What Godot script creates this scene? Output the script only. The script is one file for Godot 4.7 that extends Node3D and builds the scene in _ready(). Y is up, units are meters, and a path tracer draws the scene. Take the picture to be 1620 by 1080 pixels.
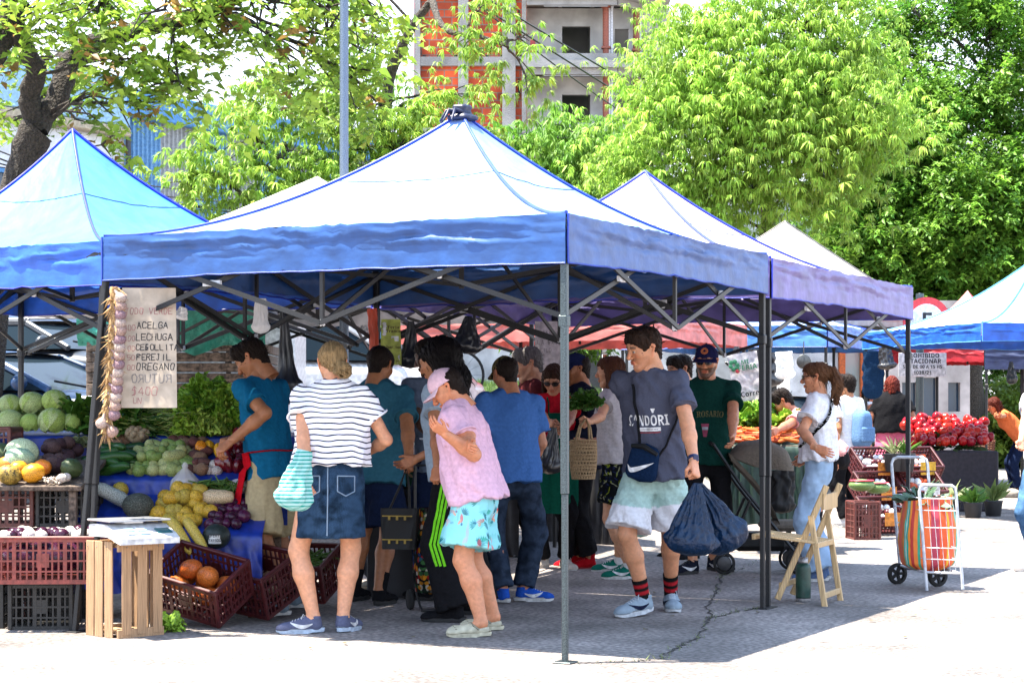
extends Node3D
  # An open-air vegetable market in a square: pop-up tents, stalls, shoppers, trees and buildings behind.

  # ---------------------------------------------------------------- meshes
class MB:  # collects triangles (counter-clockwise seen from outside) and commits them as one mesh
	var v:=PackedVector3Array()
	var c:=PackedColorArray()
	var u:=PackedVector2Array()
	var ix:=PackedInt32Array()
	var col:=Color.WHITE
	func vert(p: Vector3,uv:=Vector2.ZERO) -> int:
		v.append(p)
		c.append(col)
		u.append(uv)
		return v.size()-1
	func tri(a: int,b: int,d: int) -> void:
		ix.append(a)
		ix.append(d)
		ix.append(b)
	func quad(a: int,b: int,d: int,e: int) -> void:
		tri(a,b,d)
		tri(a,d,e)
	func poly(pts: Array) -> void:
		var a0: Vector3=pts[0]
		var ax: Vector3=(pts[1]-pts[0]).normalized()
		var nn: Vector3=ax.cross(pts[2]-pts[0]).normalized()
		var ay:=nn.cross(ax)
		var s:=v.size()
		for p in pts:
			vert(p,Vector2((p-a0).dot(ax),(p-a0).dot(ay)))
		for i in range(1,pts.size()-1):
			tri(s,s+i,s+i+1)
	func box(at: Vector3,size: Vector3,b:=Basis.IDENTITY) -> void:
		var h:=size*0.5
		for f in 6:
			var ax:=f/2
			var sg:=1.0 if f % 2 == 0 else -1.0
			var n:=Vector3.ZERO
			var p:=Vector3.ZERO
			var q:=Vector3.ZERO
			n[ax]=sg
			p[(ax+1) % 3]=1.0
			q[(ax+2) % 3]=sg
			var pts:=[]
			for k in [[-1,-1],[1,-1],[1,1],[-1,1]]:
				pts.append(at+b*((n+p*k[0]+q*k[1])*h))
			poly(pts)
	func bevel(at: Vector3, size: Vector3, r: float, b := Basis.IDENTITY) -> void:  # a box with chamfered edges
		var h:=size*0.5
		var i:=Vector3(h.x-r,h.y-r,h.z-r)
		for ax in 3:
			var a1:=(ax+1) % 3
			var a2:=(ax+2) % 3
			for sg in [-1.0,1.0]:
				var f:=[]
				for k in [[-1,-1],[1,-1],[1,1],[-1,1]]:
					var p:=Vector3.ZERO
					p[ax]=sg*h[ax]
					p[a1]=k[0]*i[a1]
					p[a2]=k[1]*sg*i[a2]
					f.append(at+b*p)
				poly(f)
				for s2 in [-1.0, 1.0]:  # the edge between face ax and face a1
					var e:=[]
					for k in [[0,-1],[1,-1],[1,1],[0,1]]:
						var p:=Vector3.ZERO
						p[ax]=sg*(h[ax] if k[0] == 0 else i[ax])
						p[a1]=s2*(i[a1] if k[0] == 0 else h[a1])
						p[a2]=k[1]*i[a2]
						e.append(at+b*p)
					if sg*s2<0:
						e.reverse()
					poly(e)
		for sx in [-1.0,1.0]:
			for sy in [-1.0,1.0]:
				for sz in [-1.0,1.0]:
					var t:=[at+b*Vector3(sx*h.x,sy*i.y,sz*i.z),at+b*Vector3(sx*i.x,sy*h.y,sz*i.z),at+b*Vector3(sx*i.x,sy*i.y,sz*h.z)]
					if sx*sy*sz<0:
						t.reverse()
					poly(t)
	func bar(p: Vector3, q: Vector3, w: float, t: float, up := Vector3.UP, ch := 0.0) -> void:  # a straight bar, w along side, t along up
		var d:=(q-p)
		var z:=d.normalized()
		if absf(z.dot(up))>0.98:
			up=Vector3.RIGHT if absf(z.x)<0.9 else Vector3.BACK
		var x:=up.cross(z).normalized()
		var y:=z.cross(x)
		if ch>0.0:
			bevel((p+q)*0.5,Vector3(w,t,d.length()),ch,Basis(x,y,z))
		else:
			box((p+q)*0.5,Vector3(w,t,d.length()),Basis(x,y,z))
	func tube(path: Array,rad: Array,sides:=8,cap:=true,oval:=1.0) -> void:
		var n:=path.size()
		var s:=v.size()
		var side:=Vector3.ZERO
		var run:=0.0
		for i in n:
			var d: Vector3=(path[mini(i+1,n-1)]-path[maxi(i-1,0)]).normalized()
			if side == Vector3.ZERO:
				side=d.cross(Vector3.UP if absf(d.y)<0.9 else Vector3.RIGHT).normalized()
			side=(side-d*side.dot(d)).normalized()
			var other:=d.cross(side)
			if i>0:
				run += (path[i]-path[i-1]).length()
			var r: float=rad[mini(i,rad.size()-1)]
			for k in sides+1:
				var a:=TAU*k/sides
				vert(path[i]+side*cos(a)*r+other*sin(a)*r*oval,Vector2(float(k)/sides,run))
		var w:=sides+1
		for i in n-1:
			for k in sides:
				quad(s+i*w+k,s+i*w+k+1,s+(i+1)*w+k+1,s+(i+1)*w+k)
		if cap:
			for e in [0,n-1]:
				var m:=vert(path[e])
				var f:=v.size()
				for k in sides:
					vert(v[s+e*w+k])
				for k in sides:
					if e == 0:
						tri(m,f+(k+1) % sides,f+k)
					else:
						tri(m,f+k,f+(k+1) % sides)
	func lathe(prof: Array, sides: int, xf := Transform3D.IDENTITY, wob := 0.0, lobes := 0) -> void:  # prof: Vector2(radius, height) upwards
		var s:=v.size()
		var w:=sides+1
		for i in prof.size():
			for k in w:
				var a:=TAU*k/sides
				var r: float=prof[i].x*(1.0+wob*cos(a*lobes))
				vert(xf*Vector3(cos(a)*r,prof[i].y,sin(a)*r),Vector2(float(k)/sides,float(i)/(prof.size()-1)))
		for i in prof.size()-1:
			for k in sides:
				quad(s+i*w+k,s+(i+1)*w+k,s+(i+1)*w+k+1,s+i*w+k+1)
	func sheet(nu: int, nv: int, f: Callable, flip := false) -> void:  # f(u, v) -> Vector3
		var s:=v.size()
		for j in nv+1:
			for i in nu+1:
				var q:=Vector2(float(i)/nu,float(j)/nv)
				vert(f.call(q.x,q.y),q)
		for j in nv:
			for i in nu:
				var a:=s+j*(nu+1)+i
				if flip:
					quad(a,a+nu+1,a+nu+2,a+1)
				else:
					quad(a,a+1,a+nu+2,a+nu+1)
	func slab(nu: int, nv: int, f: Callable, g: Callable) -> void:  # two sheets, f outside and g inside, joined round the rim
		sheet(nu,nv,f)
		sheet(nu,nv,g,true)
		for e in 4:
			var n:=nu if e<2 else nv
			var s:=v.size()
			for i in n+1:
				var t:=float(i)/n
				var q:=[Vector2(t,0),Vector2(t,1),Vector2(0,t),Vector2(1,t)][e] as Vector2
				vert(f.call(q.x,q.y),q)
				vert(g.call(q.x,q.y),q)
			for i in n:
				var a:=s+2*i
				if e == 0 or e == 3:
					quad(a,a+1,a+3,a+2)
				else:
					quad(a,a+2,a+3,a+1)
	func ball(at: Vector3,r: Vector3,b:=Basis.IDENTITY,nu:=14,nv:=9,noise: FastNoiseLite=null,amp:=0.0,lobes:=0,deep:=0.0) -> void:
		var s:=v.size()
		for j in nv+1:
			var th:=PI*j/nv
			for i in nu+1:
				var ph:=TAU*i/nu
				var d:=Vector3(sin(th)*cos(ph),cos(th),sin(th)*sin(ph))
				var k:=1.0
				if lobes:
					k -= deep*(0.5+0.5*cos(ph*lobes))*sin(th)
				if noise:
					k += amp*noise.get_noise_3dv(d*10.0+at*7.0)
				vert(at+b*(d*r*k),Vector2(float(i)/nu,float(j)/nv))
		for j in nv:
			for i in nu:
				var a:=s+j*(nu+1)+i
				quad(a,a+1,a+nu+2,a+nu+1)
	func add(o: MB,xf: Transform3D,mirror:=false) -> void:
		var s:=v.size()
		for i in o.v.size():
			var p:=o.v[i]
			if mirror:
				p.x=-p.x
			v.append(xf*p)
		c.append_array(o.c)
		u.append_array(o.u)
		for i in range(0,o.ix.size(),3):
			ix.append(s+o.ix[i])
			ix.append(s+o.ix[i+(2 if mirror else 1)])
			ix.append(s+o.ix[i+(1 if mirror else 2)])
	func mesh() -> ArrayMesh:
		var n:=PackedVector3Array()
		n.resize(v.size())
		for i in range(0,ix.size(),3):
			var a:=ix[i]
			var b:=ix[i+2]
			var d:=ix[i+1]
			var f:=(v[b]-v[a]).cross(v[d]-v[a])
			n[a] += f
			n[b] += f
			n[d] += f
		for i in n.size():
			n[i]=n[i].normalized() if n[i].length_squared()>1e-20 else Vector3.UP
		var arr:=[]
		arr.resize(Mesh.ARRAY_MAX)
		arr[Mesh.ARRAY_VERTEX]=v
		arr[Mesh.ARRAY_NORMAL]=n
		arr[Mesh.ARRAY_COLOR]=c
		arr[Mesh.ARRAY_TEX_UV]=u
		arr[Mesh.ARRAY_INDEX]=ix
		var m:=ArrayMesh.new()
		m.add_surface_from_arrays(Mesh.PRIMITIVE_TRIANGLES,arr)
		return m


class Field:  # a distance field on a grid, joined by smooth minima and meshed as surface nets
	var o: Vector3
	var h: float
	var nx: int
	var ny: int
	var nz: int
	var d:=PackedFloat32Array()
	func _init(lo: Vector3,hi: Vector3,cell: float) -> void:
		o=lo
		h=cell
		nx=int((hi.x-lo.x)/h)+2
		ny=int((hi.y-lo.y)/h)+2
		nz=int((hi.z-lo.z)/h)+2
		d.resize(nx*ny*nz)
		d.fill(9.0)
  # mode 0 joins, 1 carves; flat: the end at b is cut flat; sq and s: the section is s times as thick along sq
	func cap(a: Vector3,b: Vector3,ra: float,rb: float,k:=0.03,sq:=Vector3.ZERO,s:=1.0,flat:=false,mode:=0) -> void:
		var rm:=maxf(ra,rb)+k+2.0*h
		var lo:=Vector3(minf(a.x,b.x),minf(a.y,b.y),minf(a.z,b.z))-Vector3.ONE*rm-o
		var hi:=Vector3(maxf(a.x,b.x),maxf(a.y,b.y),maxf(a.z,b.z))+Vector3.ONE*rm-o
		var x0:=maxi(0,int(lo.x/h))
		var y0:=maxi(0,int(lo.y/h))
		var z0:=maxi(0,int(lo.z/h))
		var x1:=mini(nx-1,int(hi.x/h)+1)
		var y1:=mini(ny-1,int(hi.y/h)+1)
		var z1:=mini(nz-1,int(hi.z/h)+1)
		var ab:=b-a
		var l2:=maxf(ab.length_squared(),1e-8)
		var ln:=sqrt(l2)
		var dr:=rb-ra
		var squash:=s != 1.0
		var e:=1.0/s-1.0
		var ik:=0.25/k
		for z in range(z0,z1+1):
			for y in range(y0,y1+1):
				var at:=(z*ny+y)*nx
				var q:=o+Vector3(x0,y,z)*h-a
				for x in range(x0,x1+1):
					var t0:=q.dot(ab)/l2
					var t:=clampf(t0,0.0,1.0)
					var w:=q-ab*(maxf(t0,0.0) if flat else t)
					if squash:
						w += sq*(w.dot(sq)*e)
					var dd:=w.length()-ra-dr*t
					if flat and t0>1.0-0.1/ln:
						dd=maxf(dd,(t0-1.0)*ln)
					var i:=at+x
					var cur:=d[i]
					if mode == 1:
						dd=-dd
						if dd>cur-k:
							var g:=k-absf(dd-cur)
							d[i]=maxf(dd,cur)+(g*g*ik if g>0.0 else 0.0)
					elif dd<cur+k:
						var g:=k-absf(dd-cur)
						d[i]=minf(dd,cur)-(g*g*ik if g>0.0 else 0.0)
					q.x += h
	func below(y: float) -> void:  # cut off what lies under a height
		for z in nz:
			for j in ny:
				var c:=y-(o.y+j*h)
				if c>-2.0*h:
					var at:=(z*ny+j)*nx
					for x in nx:
						d[at+x]=maxf(d[at+x],c)
	func ripple(nz_: FastNoiseLite, amp: float, scale: Vector3) -> void:  # folds
		var lim:=2.5*h
		for z in nz:
			for y in ny:
				var at:=(z*ny+y)*nx
				for x in nx:
					var c:=d[at+x]
					if c<lim and c>-lim:
						d[at+x]=c+amp*nz_.get_noise_3dv((o+Vector3(x+0.5*y,y,z-0.35*y)*h)*scale)
	func value(p: Vector3) -> float:
		var q:=(p-o)/h
		var x:=clampi(int(q.x),0,nx-2)
		var y:=clampi(int(q.y),0,ny-2)
		var z:=clampi(int(q.z),0,nz-2)
		var f:=q-Vector3(x,y,z)
		var i:=(z*ny+y)*nx+x
		var a:=lerpf(lerpf(d[i],d[i+1],f.x),lerpf(d[i+nx],d[i+nx+1],f.x),f.y)
		i += nx*ny
		var b:=lerpf(lerpf(d[i],d[i+1],f.x),lerpf(d[i+nx],d[i+nx+1],f.x),f.y)
		return lerpf(a,b,f.z)
	func hit(p: Vector3, dir: Vector3, far := 0.8) -> Vector3:  # where a line first meets the surface
		var t:=0.0
		while t<far:
			var c:=value(p+dir*t)
			if c<0.0005:
				break
			t += clampf(c*0.7,0.002,0.02)
		return p+dir*t
	func net(m: MB) -> void:
		var idx:=PackedInt32Array()
		idx.resize(d.size())
		idx.fill(-1)
		var cells:=PackedInt32Array()
		var sx:=1
		var sy:=nx
		var sz:=nx*ny
		var off:=[0,sx,sy,sx+sy,sz,sx+sz,sy+sz,sx+sy+sz]
		var edges:=[0,1,2,3,4,5,6,7,0,2,1,3,4,6,5,7,0,4,1,5,2,6,3,7]
		var lim:=4.0*h
		for z in nz-1:
			for y in ny-1:
				var i:=(z*ny+y)*nx
				for x in nx-1:
					var d0:=d[i]
					if d0<lim and d0>-lim:
						var neg:=0
						for k in 8:
							if d[i+off[k]]<0.0:
								neg += 1
						if neg>0 and neg<8:
							var sum:=Vector3.ZERO
							var cnt:=0
							for k in 12:
								var a: int=edges[k*2]
								var b: int=edges[k*2+1]
								var va:=d[i+off[a]]
								var vb:=d[i+off[b]]
								if (va<0.0) != (vb<0.0):
									var t:=va/(va-vb)
									var pa:=Vector3(a & 1,(a >> 1) & 1,a >> 2)
									var pb:=Vector3(b & 1,(b >> 1) & 1,b >> 2)
									sum += pa+(pb-pa)*t
									cnt += 1
							idx[i]=m.vert(o+(Vector3(x,y,z)+sum/cnt)*h)
							cells.append(i)
					i += 1
		for i in cells:
			var inside:=d[i]<0.0
			for ax in 3:
				var st: int=[sx,sy,sz][ax]
				if (d[i+st]<0.0) == inside:
					continue
				var s1: int=[sy,sz,sx][ax]
				var s2: int=[sz,sx,sy][ax]
				if i-s1-s2<0:
					continue
				var a:=idx[i]
				var b:=idx[i-s1]
				var c:=idx[i-s1-s2]
				var e:=idx[i-s2]
				if a<0 or b<0 or c<0 or e<0:
					continue
				if inside:
					m.quad(a,b,c,e)
				else:
					m.quad(a,e,c,b)


  # ---------------------------------------------------------------- objects
var taken:={}
var mats:={}
var tex:={}
var rng:=RandomNumberGenerator.new()
var wrinkle:=FastNoiseLite.new()
var lump:=FastNoiseLite.new()

func numbered(called: String) -> String:
	var n: int=taken.get(called,0)
	taken[called]=n+1
	return called if n == 0 else "%s_%03d" % [called,n]

func tag(o: Node3D,label: String,category: String,group:="",kind:="") -> Node3D:
	o.set_meta("label",label)
	if category:
		o.set_meta("category",category)
	if group:
		o.set_meta("group",group)
	if kind:
		o.set_meta("kind",kind)
	return o

func thing(called: String,label: String,category: String,at:=Vector3.ZERO,yaw:=0.0,group:="") -> Node3D:
	var o:=Node3D.new()
	o.name=numbered(called)
	add_child(o)
	o.position=at
	o.rotation.y=yaw
	return tag(o,label,category,group)

func put(called: String,m: Mesh,mt: Material,parent: Node=null,xf:=Transform3D.IDENTITY) -> MeshInstance3D:
	var o:=MeshInstance3D.new()
	o.mesh=m
	o.material_override=mt
	o.transform=xf
	if parent == null:
		o.name=numbered(called)
		add_child(o)
	else:
		var n:=0
		var nm:=called
		while parent.has_node(nm):
			n += 1
			nm="%s_%03d" % [called,n]
		o.name=nm
		parent.add_child(o,true)
	return o

func setting(called: String,m: Mesh,mt: Material) -> MeshInstance3D:
	var o:=put(called,m,mt)
	o.set_meta("kind","structure")
	o.set_meta("label",called.replace("_"," ")+" of the market square")
	return o

func dup(src: Node3D,at: Vector3,yaw:=0.0,label:="",keep:="") -> Node3D:
	var o:=src.duplicate() as Node3D
	o.name=numbered(keep if keep else String(src.name).rstrip("0123456789").trim_suffix("_"))
	add_child(o)
	o.position=at
	o.rotation=Vector3(0,yaw,0)
	if label:
		o.set_meta("label",label)
	return o

func many(called: String,m: Mesh,mt: Material,where: Array,tint: Array,parent: Node=null) -> MultiMeshInstance3D:
	var mm:=MultiMesh.new()
	mm.transform_format=MultiMesh.TRANSFORM_3D
	mm.use_colors=true
	mm.mesh=m
	mm.instance_count=where.size()
	for i in where.size():
		mm.set_instance_transform(i,where[i])
		mm.set_instance_color(i,tint[i])
	var o:=MultiMeshInstance3D.new()
	o.multimesh=mm
	o.material_override=mt
	o.set_meta("kind","stuff")
	if parent:
		o.name=called
		parent.add_child(o,true)
	else:
		o.name=numbered(called)
		add_child(o)
	return o

  # ---------------------------------------------------------------- materials
func rgb(r: float, g: float, b: float) -> Color:  # a linear base colour, as StandardMaterial3D takes it
	return Color(r,g,b).linear_to_srgb()

func srgb(r: int,g: int,b: int) -> Color:
	return Color8(r,g,b)

func noise_tex(key: String,freq: float,lo: float,hi: float,type:=FastNoiseLite.TYPE_SIMPLEX_SMOOTH,octaves:=5,size:=512) -> Texture2D:
	if not tex.has(key):
		var n:=FastNoiseLite.new()
		n.seed=hash(key) % 10000
		n.noise_type=type
		n.frequency=freq
		n.fractal_octaves=octaves
		var im:=n.get_seamless_image(size,size)
		im.convert(Image.FORMAT_RGB8)
		var by:=im.get_data()
		var lut:=PackedByteArray()
		for i in 256:
			lut.append(int(clampf(lerpf(lo,hi,i/255.0),0,1)*255))
		for i in by.size():
			by[i]=lut[by[i]]
		tex[key]=ImageTexture.create_from_image(Image.create_from_data(size,size,false,Image.FORMAT_RGB8,by))
	return tex[key]

func weave_tex() -> Texture2D:
	if not tex.has("weave"):
		var im:=Image.create(64,64,false,Image.FORMAT_RGB8)
		for y in 64:
			for x in 64:
				var a:=0.5+0.5*sin(TAU*x/8.0)
				var b:=0.5+0.5*sin(TAU*y/8.0)
				var k:=a if (x/8+y/8) % 2 else b
				im.set_pixel(x,y,Color(k,k,k))
		tex["weave"]=ImageTexture.create_from_image(im)
	return tex["weave"]

func streak_tex(key: String, lo: float, hi: float, sx: float, sy: float, size := 512, seed_ := 3) -> Texture2D:  # noise drawn out along v: wood grain, hair
	if not tex.has(key):
		var n:=FastNoiseLite.new()
		n.seed=seed_
		n.frequency=1.0
		n.fractal_octaves=4
		var im:=Image.create(size,size,false,Image.FORMAT_RGB8)
		for y in size:
			for x in size:
				var a:=TAU*x/size
				var b:=TAU*y/size
				var k:=n.get_noise_3d(cos(a)*sx,sin(a)*sx,0.0+sin(b)*sy)*0.6+n.get_noise_3d(cos(a)*sx*3.0,sin(a)*sx*3.0,9.0+cos(b)*sy)*0.4
				k=clampf(lerpf(lo,hi,0.5+k),0,1)
				im.set_pixel(x,y,Color(k,k,k))
		tex[key]=ImageTexture.create_from_image(im)
	return tex[key]

func mat(key: String,col: Color,rough:=0.7,o:={}) -> StandardMaterial3D:
	if mats.has(key):
		return mats[key]
	var m:=StandardMaterial3D.new()
	m.resource_name=key
	m.albedo_color=col
	m.roughness=rough
	m.metallic=o.get("metal",0.0)
	m.metallic_specular=o.get("spec",0.5)
	if o.get("vc",false):
		m.vertex_color_use_as_albedo=true
	if o.has("tex"):
		m.albedo_texture=o.tex
	if o.has("bump"):
		m.heightmap_enabled=true
		m.heightmap_texture=o.bump
		m.heightmap_scale=o.get("deep",0.3)
	if o.has("tri"):
		m.uv1_triplanar=true
		m.uv1_scale=Vector3.ONE*o.tri if not o.tri is Vector3 else o.tri
		m.uv1_world_triplanar=o.get("world",false)
	elif o.has("uv"):
		m.uv1_scale=Vector3(o.uv.x,o.uv.y,1)
	if o.has("detail"):
		m.detail_enabled=true
		m.detail_albedo=o.detail
		m.detail_blend_mode=BaseMaterial3D.BLEND_MODE_MUL
		m.detail_uv_layer=BaseMaterial3D.DETAIL_UV_2
		m.uv2_triplanar=true
		m.uv2_world_triplanar=o.get("world",false)
		m.uv2_scale=Vector3.ONE*o.get("tri2",0.5)
	if o.has("back"):
		m.backlight_enabled=true
		m.backlight=Color(o.back,o.back,o.back)
	if o.has("rim"):
		m.rim_enabled=true
		m.rim=o.rim
		m.rim_tint=0.5
	if o.has("sss"):
		m.subsurf_scatter_enabled=true
		m.subsurf_scatter_strength=o.sss
	if o.has("coat"):
		m.clearcoat_enabled=true
		m.clearcoat=o.coat
		m.clearcoat_roughness=0.1
	if o.has("alpha"):
		m.transparency=BaseMaterial3D.TRANSPARENCY_ALPHA
		m.albedo_color.a=o.alpha
	m.cull_mode=BaseMaterial3D.CULL_DISABLED
	mats[key]=m
	return m

func cloth(key: String, col: Color, o := {}) -> StandardMaterial3D:  # woven or knitted stuff: soft creases, mottled wear, a sheen
	var q:={"tri": 5.0,"tex": noise_tex("cloth",0.012,0.84,1.0),"bump": noise_tex("crease",0.014,0.0,1.0,FastNoiseLite.TYPE_SIMPLEX,4),"deep": 0.28,"spec": 0.14}
	q.merge(o,true)
	return mat("cloth "+key,col,0.85,q)

func plain(key: String, col: Color, rough := 0.6, o := {}) -> StandardMaterial3D:  # with grain and patches
	var q:={"tri": 3.0,"tex": noise_tex("patch",0.01,0.7,1.0)}
	q.merge(o,true)
	return mat(key,col,rough,q)

func metal(key: String,col: Color,rough:=0.4) -> StandardMaterial3D:
	return mat(key,col,rough,{"metal": 0.75,"tri": 6.0,"tex": noise_tex("scuff",0.03,0.55,1.05,FastNoiseLite.TYPE_SIMPLEX,5)})


  # ---------------------------------------------------------------- the scene
func _ready() -> void:
	var cam:=Camera3D.new()
	cam.name="camera"
	cam.projection=Camera3D.PROJECTION_FRUSTUM
	cam.near=0.1
	cam.far=400.0
	cam.size=2.0*0.1*540.0/3221.0
	cam.frustum_offset=Vector2(0,0.1*107.0/3221.0)
	cam.position=Vector3(0,1.25,0)
	add_child(cam)
	cam.current=true

	var env:=Environment.new()
	env.background_mode=Environment.BG_SKY
	var sky:=ProceduralSkyMaterial.new()
	sky.sky_top_color=Color(0.56,0.66,0.80)
	sky.sky_horizon_color=Color(0.84,0.84,0.845)
	sky.sky_curve=0.18
	sky.ground_bottom_color=Color(0.5,0.48,0.46)
	sky.ground_horizon_color=Color(0.7,0.72,0.74)
	env.sky=Sky.new()
	env.sky.sky_material=sky
	env.tonemap_mode=Environment.TONE_MAPPER_LINEAR
	env.tonemap_exposure=4.9
	env.sdfgi_enabled=true
	env.ssao_enabled=true
	env.ssil_enabled=true
	var we:=WorldEnvironment.new()
	we.name="world_environment"
	we.environment=env
	add_child(we)

	var sun:=DirectionalLight3D.new()
	sun.name="sun"
	sun.light_energy=1.5
	sun.light_color=Color(1.0,0.965,0.9)
	sun.light_angular_distance=0.53
	sun.shadow_enabled=true
	sun.look_at_from_position(Vector3(-0.74,2.08,0.03),Vector3.ZERO)
	add_child(sun)

	rng.seed=7
	wrinkle.seed=5
	wrinkle.frequency=1.0
	wrinkle.fractal_octaves=3
	lump.seed=11
	lump.frequency=0.5
	lump.fractal_octaves=3

	build_ground()
	build_buildings()
	build_trees()
	build_tents()
	build_vehicles()
	build_stall()
	build_hanging()
	build_right_side()
	build_people()
	build_carried()

  # ---------------------------------------------------------------- the ground
func rise(x: float, d: float) -> float:  # the plaza is flat; behind its left half the lawn climbs to the street
	return 1.6*smoothstep(14.5,31.0,d)*(1.0-smoothstep(-0.8,2.4,x-(d-16.0)*0.10))

func build_ground() -> void:
	var g:=MB.new()
	var xs:=[]
	var zs:=[]
	var x:=-150.0
	while x <= 150.0:
		xs.append(x)
		x += 1.0 if absf(x)<20.0 else 13.0
	var d:=-20.0
	while d <= 300.0:
		zs.append(d)
		d += 1.0 if d >= 8.0 and d<50.0 else (7.0 if d<8.0 else 25.0)
	for dz in zs:
		for px in xs:
			g.vert(Vector3(px,rise(px,dz),-dz))
	var w:=xs.size()
	for j in zs.size()-1:
		for i in w-1:
			var a:=j*w+i
			g.quad(a,a+1,a+w+1,a+w)
	var m:=mat("worn concrete paving",rgb(0.375,0.325,0.30),0.92,{
		"tri": 0.55,"world": true,"tex": noise_tex("concrete",0.035,0.58,1.12,FastNoiseLite.TYPE_SIMPLEX,6,1024),
		"bump": noise_tex("grit",0.12,0.0,1.0,FastNoiseLite.TYPE_SIMPLEX,4,1024),"deep": 0.2,
		"detail": noise_tex("blotch",0.012,0.62,1.1,FastNoiseLite.TYPE_SIMPLEX_SMOOTH,6,512),"tri2": 0.13})
	setting("ground",g.mesh(),m)
  # the crack across the paving, with the dirt and weeds that fill it
	var dirt:=plain("crack dirt",rgb(0.035,0.032,0.028),1.0)
	var weed:=mat("weeds",rgb(0.10,0.13,0.035),0.8,{"back": 0.4})
	var line:=[Vector3(0.726,0,-10.167),Vector3(0.822,0,-10.512),Vector3(0.927,0,-10.852),Vector3(1.032,0,-11.153),Vector3(1.139,0,-11.912),Vector3(1.193,0,-12.238),Vector3(1.234,0,-12.863),Vector3(1.346,0,-13.511),Vector3(1.444,0,-14.227),Vector3(1.535,0,-15.023),Vector3(1.641,0,-15.545),Vector3(1.781,0,-15.851),Vector3(1.986,0,-16.569),Vector3(2.152,0,-16.988),Vector3(2.425,0,-17.355)]
	var side:=[Vector3(1.186,0,-12.164),Vector3(1.308,0,-12.388),Vector3(1.43,0,-12.621),Vector3(1.548,0,-12.782)]
	var low:=[Vector3(0.295,0,-9.991),Vector3(0.468,0,-10.041),Vector3(0.595,0,-10.091),Vector3(0.726,0,-10.167)]
	var cr:=MB.new()
	var tufts:=MB.new()
	for path in [line,side,low]:
		var pts:=[]
		for i in path.size()-1:
			for k in 8:
				pts.append((path[i] as Vector3).lerp(path[i+1],k/8.0)+Vector3(rng.randf_range(-1,1),0,rng.randf_range(-1,1))*0.02)
		var s:=cr.v.size()
		for i in pts.size():
			var t: Vector3=pts[i]
			var nx: Vector3=((pts[mini(i+1,pts.size()-1)]-pts[maxi(i-1,0)]) as Vector3).normalized().cross(Vector3.UP)
			var wd:=rng.randf_range(0.002,0.011)
			cr.vert(t-nx*wd+Vector3.UP*0.004)
			cr.vert(t+nx*wd+Vector3.UP*0.004)
			if rng.randf()<0.5:
				for b in rng.randi_range(1,4):
					var q:=t+Vector3(rng.randf_range(-0.03,0.03),0,rng.randf_range(-0.03,0.03))
					var tip:=q+Vector3(rng.randf_range(-0.03,0.03),rng.randf_range(0.008,0.03),rng.randf_range(-0.03,0.03))
					tufts.poly([q,q+Vector3(0.005,0,0.003),tip])
		for i in pts.size()-1:
			cr.quad(s+i*2,s+i*2+1,s+i*2+3,s+i*2+2)
	setting("ground_crack",cr.mesh(),dirt)
	var tf:=put("crack_weeds",tufts.mesh(),weed)
	tag(tf,"sparse low weeds growing along the crack in the paving","weeds","","stuff")
  # lawn on the bank behind the left stalls
	var lw:=MB.new()
	lw.sheet(16,10,func(u,v):
		var px:=lerpf(-1.9,4.0,u)
		var dz:=lerpf(27.0,33.5,v)
		return Vector3(px,rise(px,dz)+0.012,-dz))
	setting("lawn",lw.mesh(),plain("lawn",rgb(0.09,0.15,0.03),0.95,{"world": true,"tri": 0.6,"bump": noise_tex("grit",0.12,0.0,1.0),"deep": 3.0}))
	var blades:=[]
	var tint:=[]
	for i in 5000:
		var px:=rng.randf_range(-1.8,3.9)
		var dz:=rng.randf_range(27.2,33.3)
		blades.append(Transform3D(Basis(Vector3.UP,rng.randf()*TAU)*Basis(Vector3.RIGHT,rng.randf_range(-0.5,0.5))*Basis.from_scale(Vector3.ONE*rng.randf_range(0.6,1.5)),Vector3(px,rise(px,dz)+0.01,-dz)))
		tint.append(Color(0.10,0.18,0.03)*rng.randf_range(0.6,1.4))
	var bl:=MB.new()
	for k in 3:
		var o:=Vector3(k*0.012-0.012,0,(k % 2)*0.01)
		bl.poly([o,o+Vector3(0.006,0,0),o+Vector3(0.012*(k-1),0.09,0.02)])
	tag(many("grass",bl.mesh(),mat("grass",Color.WHITE,0.8,{"vc": true,"back": 0.5}),blades,tint),"bright green grass on the bank beyond the stalls","grass","","stuff")
  # litter on the paving
	var lit:=plain("dry leaf",rgb(0.16,0.13,0.07),0.9)
	for i in 34:
		var q:=Vector3(rng.randf_range(-1.2,2.6),0.004,-rng.randf_range(10.3,16.0))
		var b:=MB.new()
		var yw:=rng.randf()*TAU
		b.sheet(3,2,func(u,v): return q+Basis(Vector3.UP,yw)*Vector3((u-0.5)*0.06,0.004+0.012*absf(u-0.5),(v-0.5)*0.03*(1.0-absf(2*u-1)*0.8)))
		tag(put("dry_leaf",b.mesh(),lit),"small dry brown leaf lying on the paving","leaf","dry leaves scattered on the paving")


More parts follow.
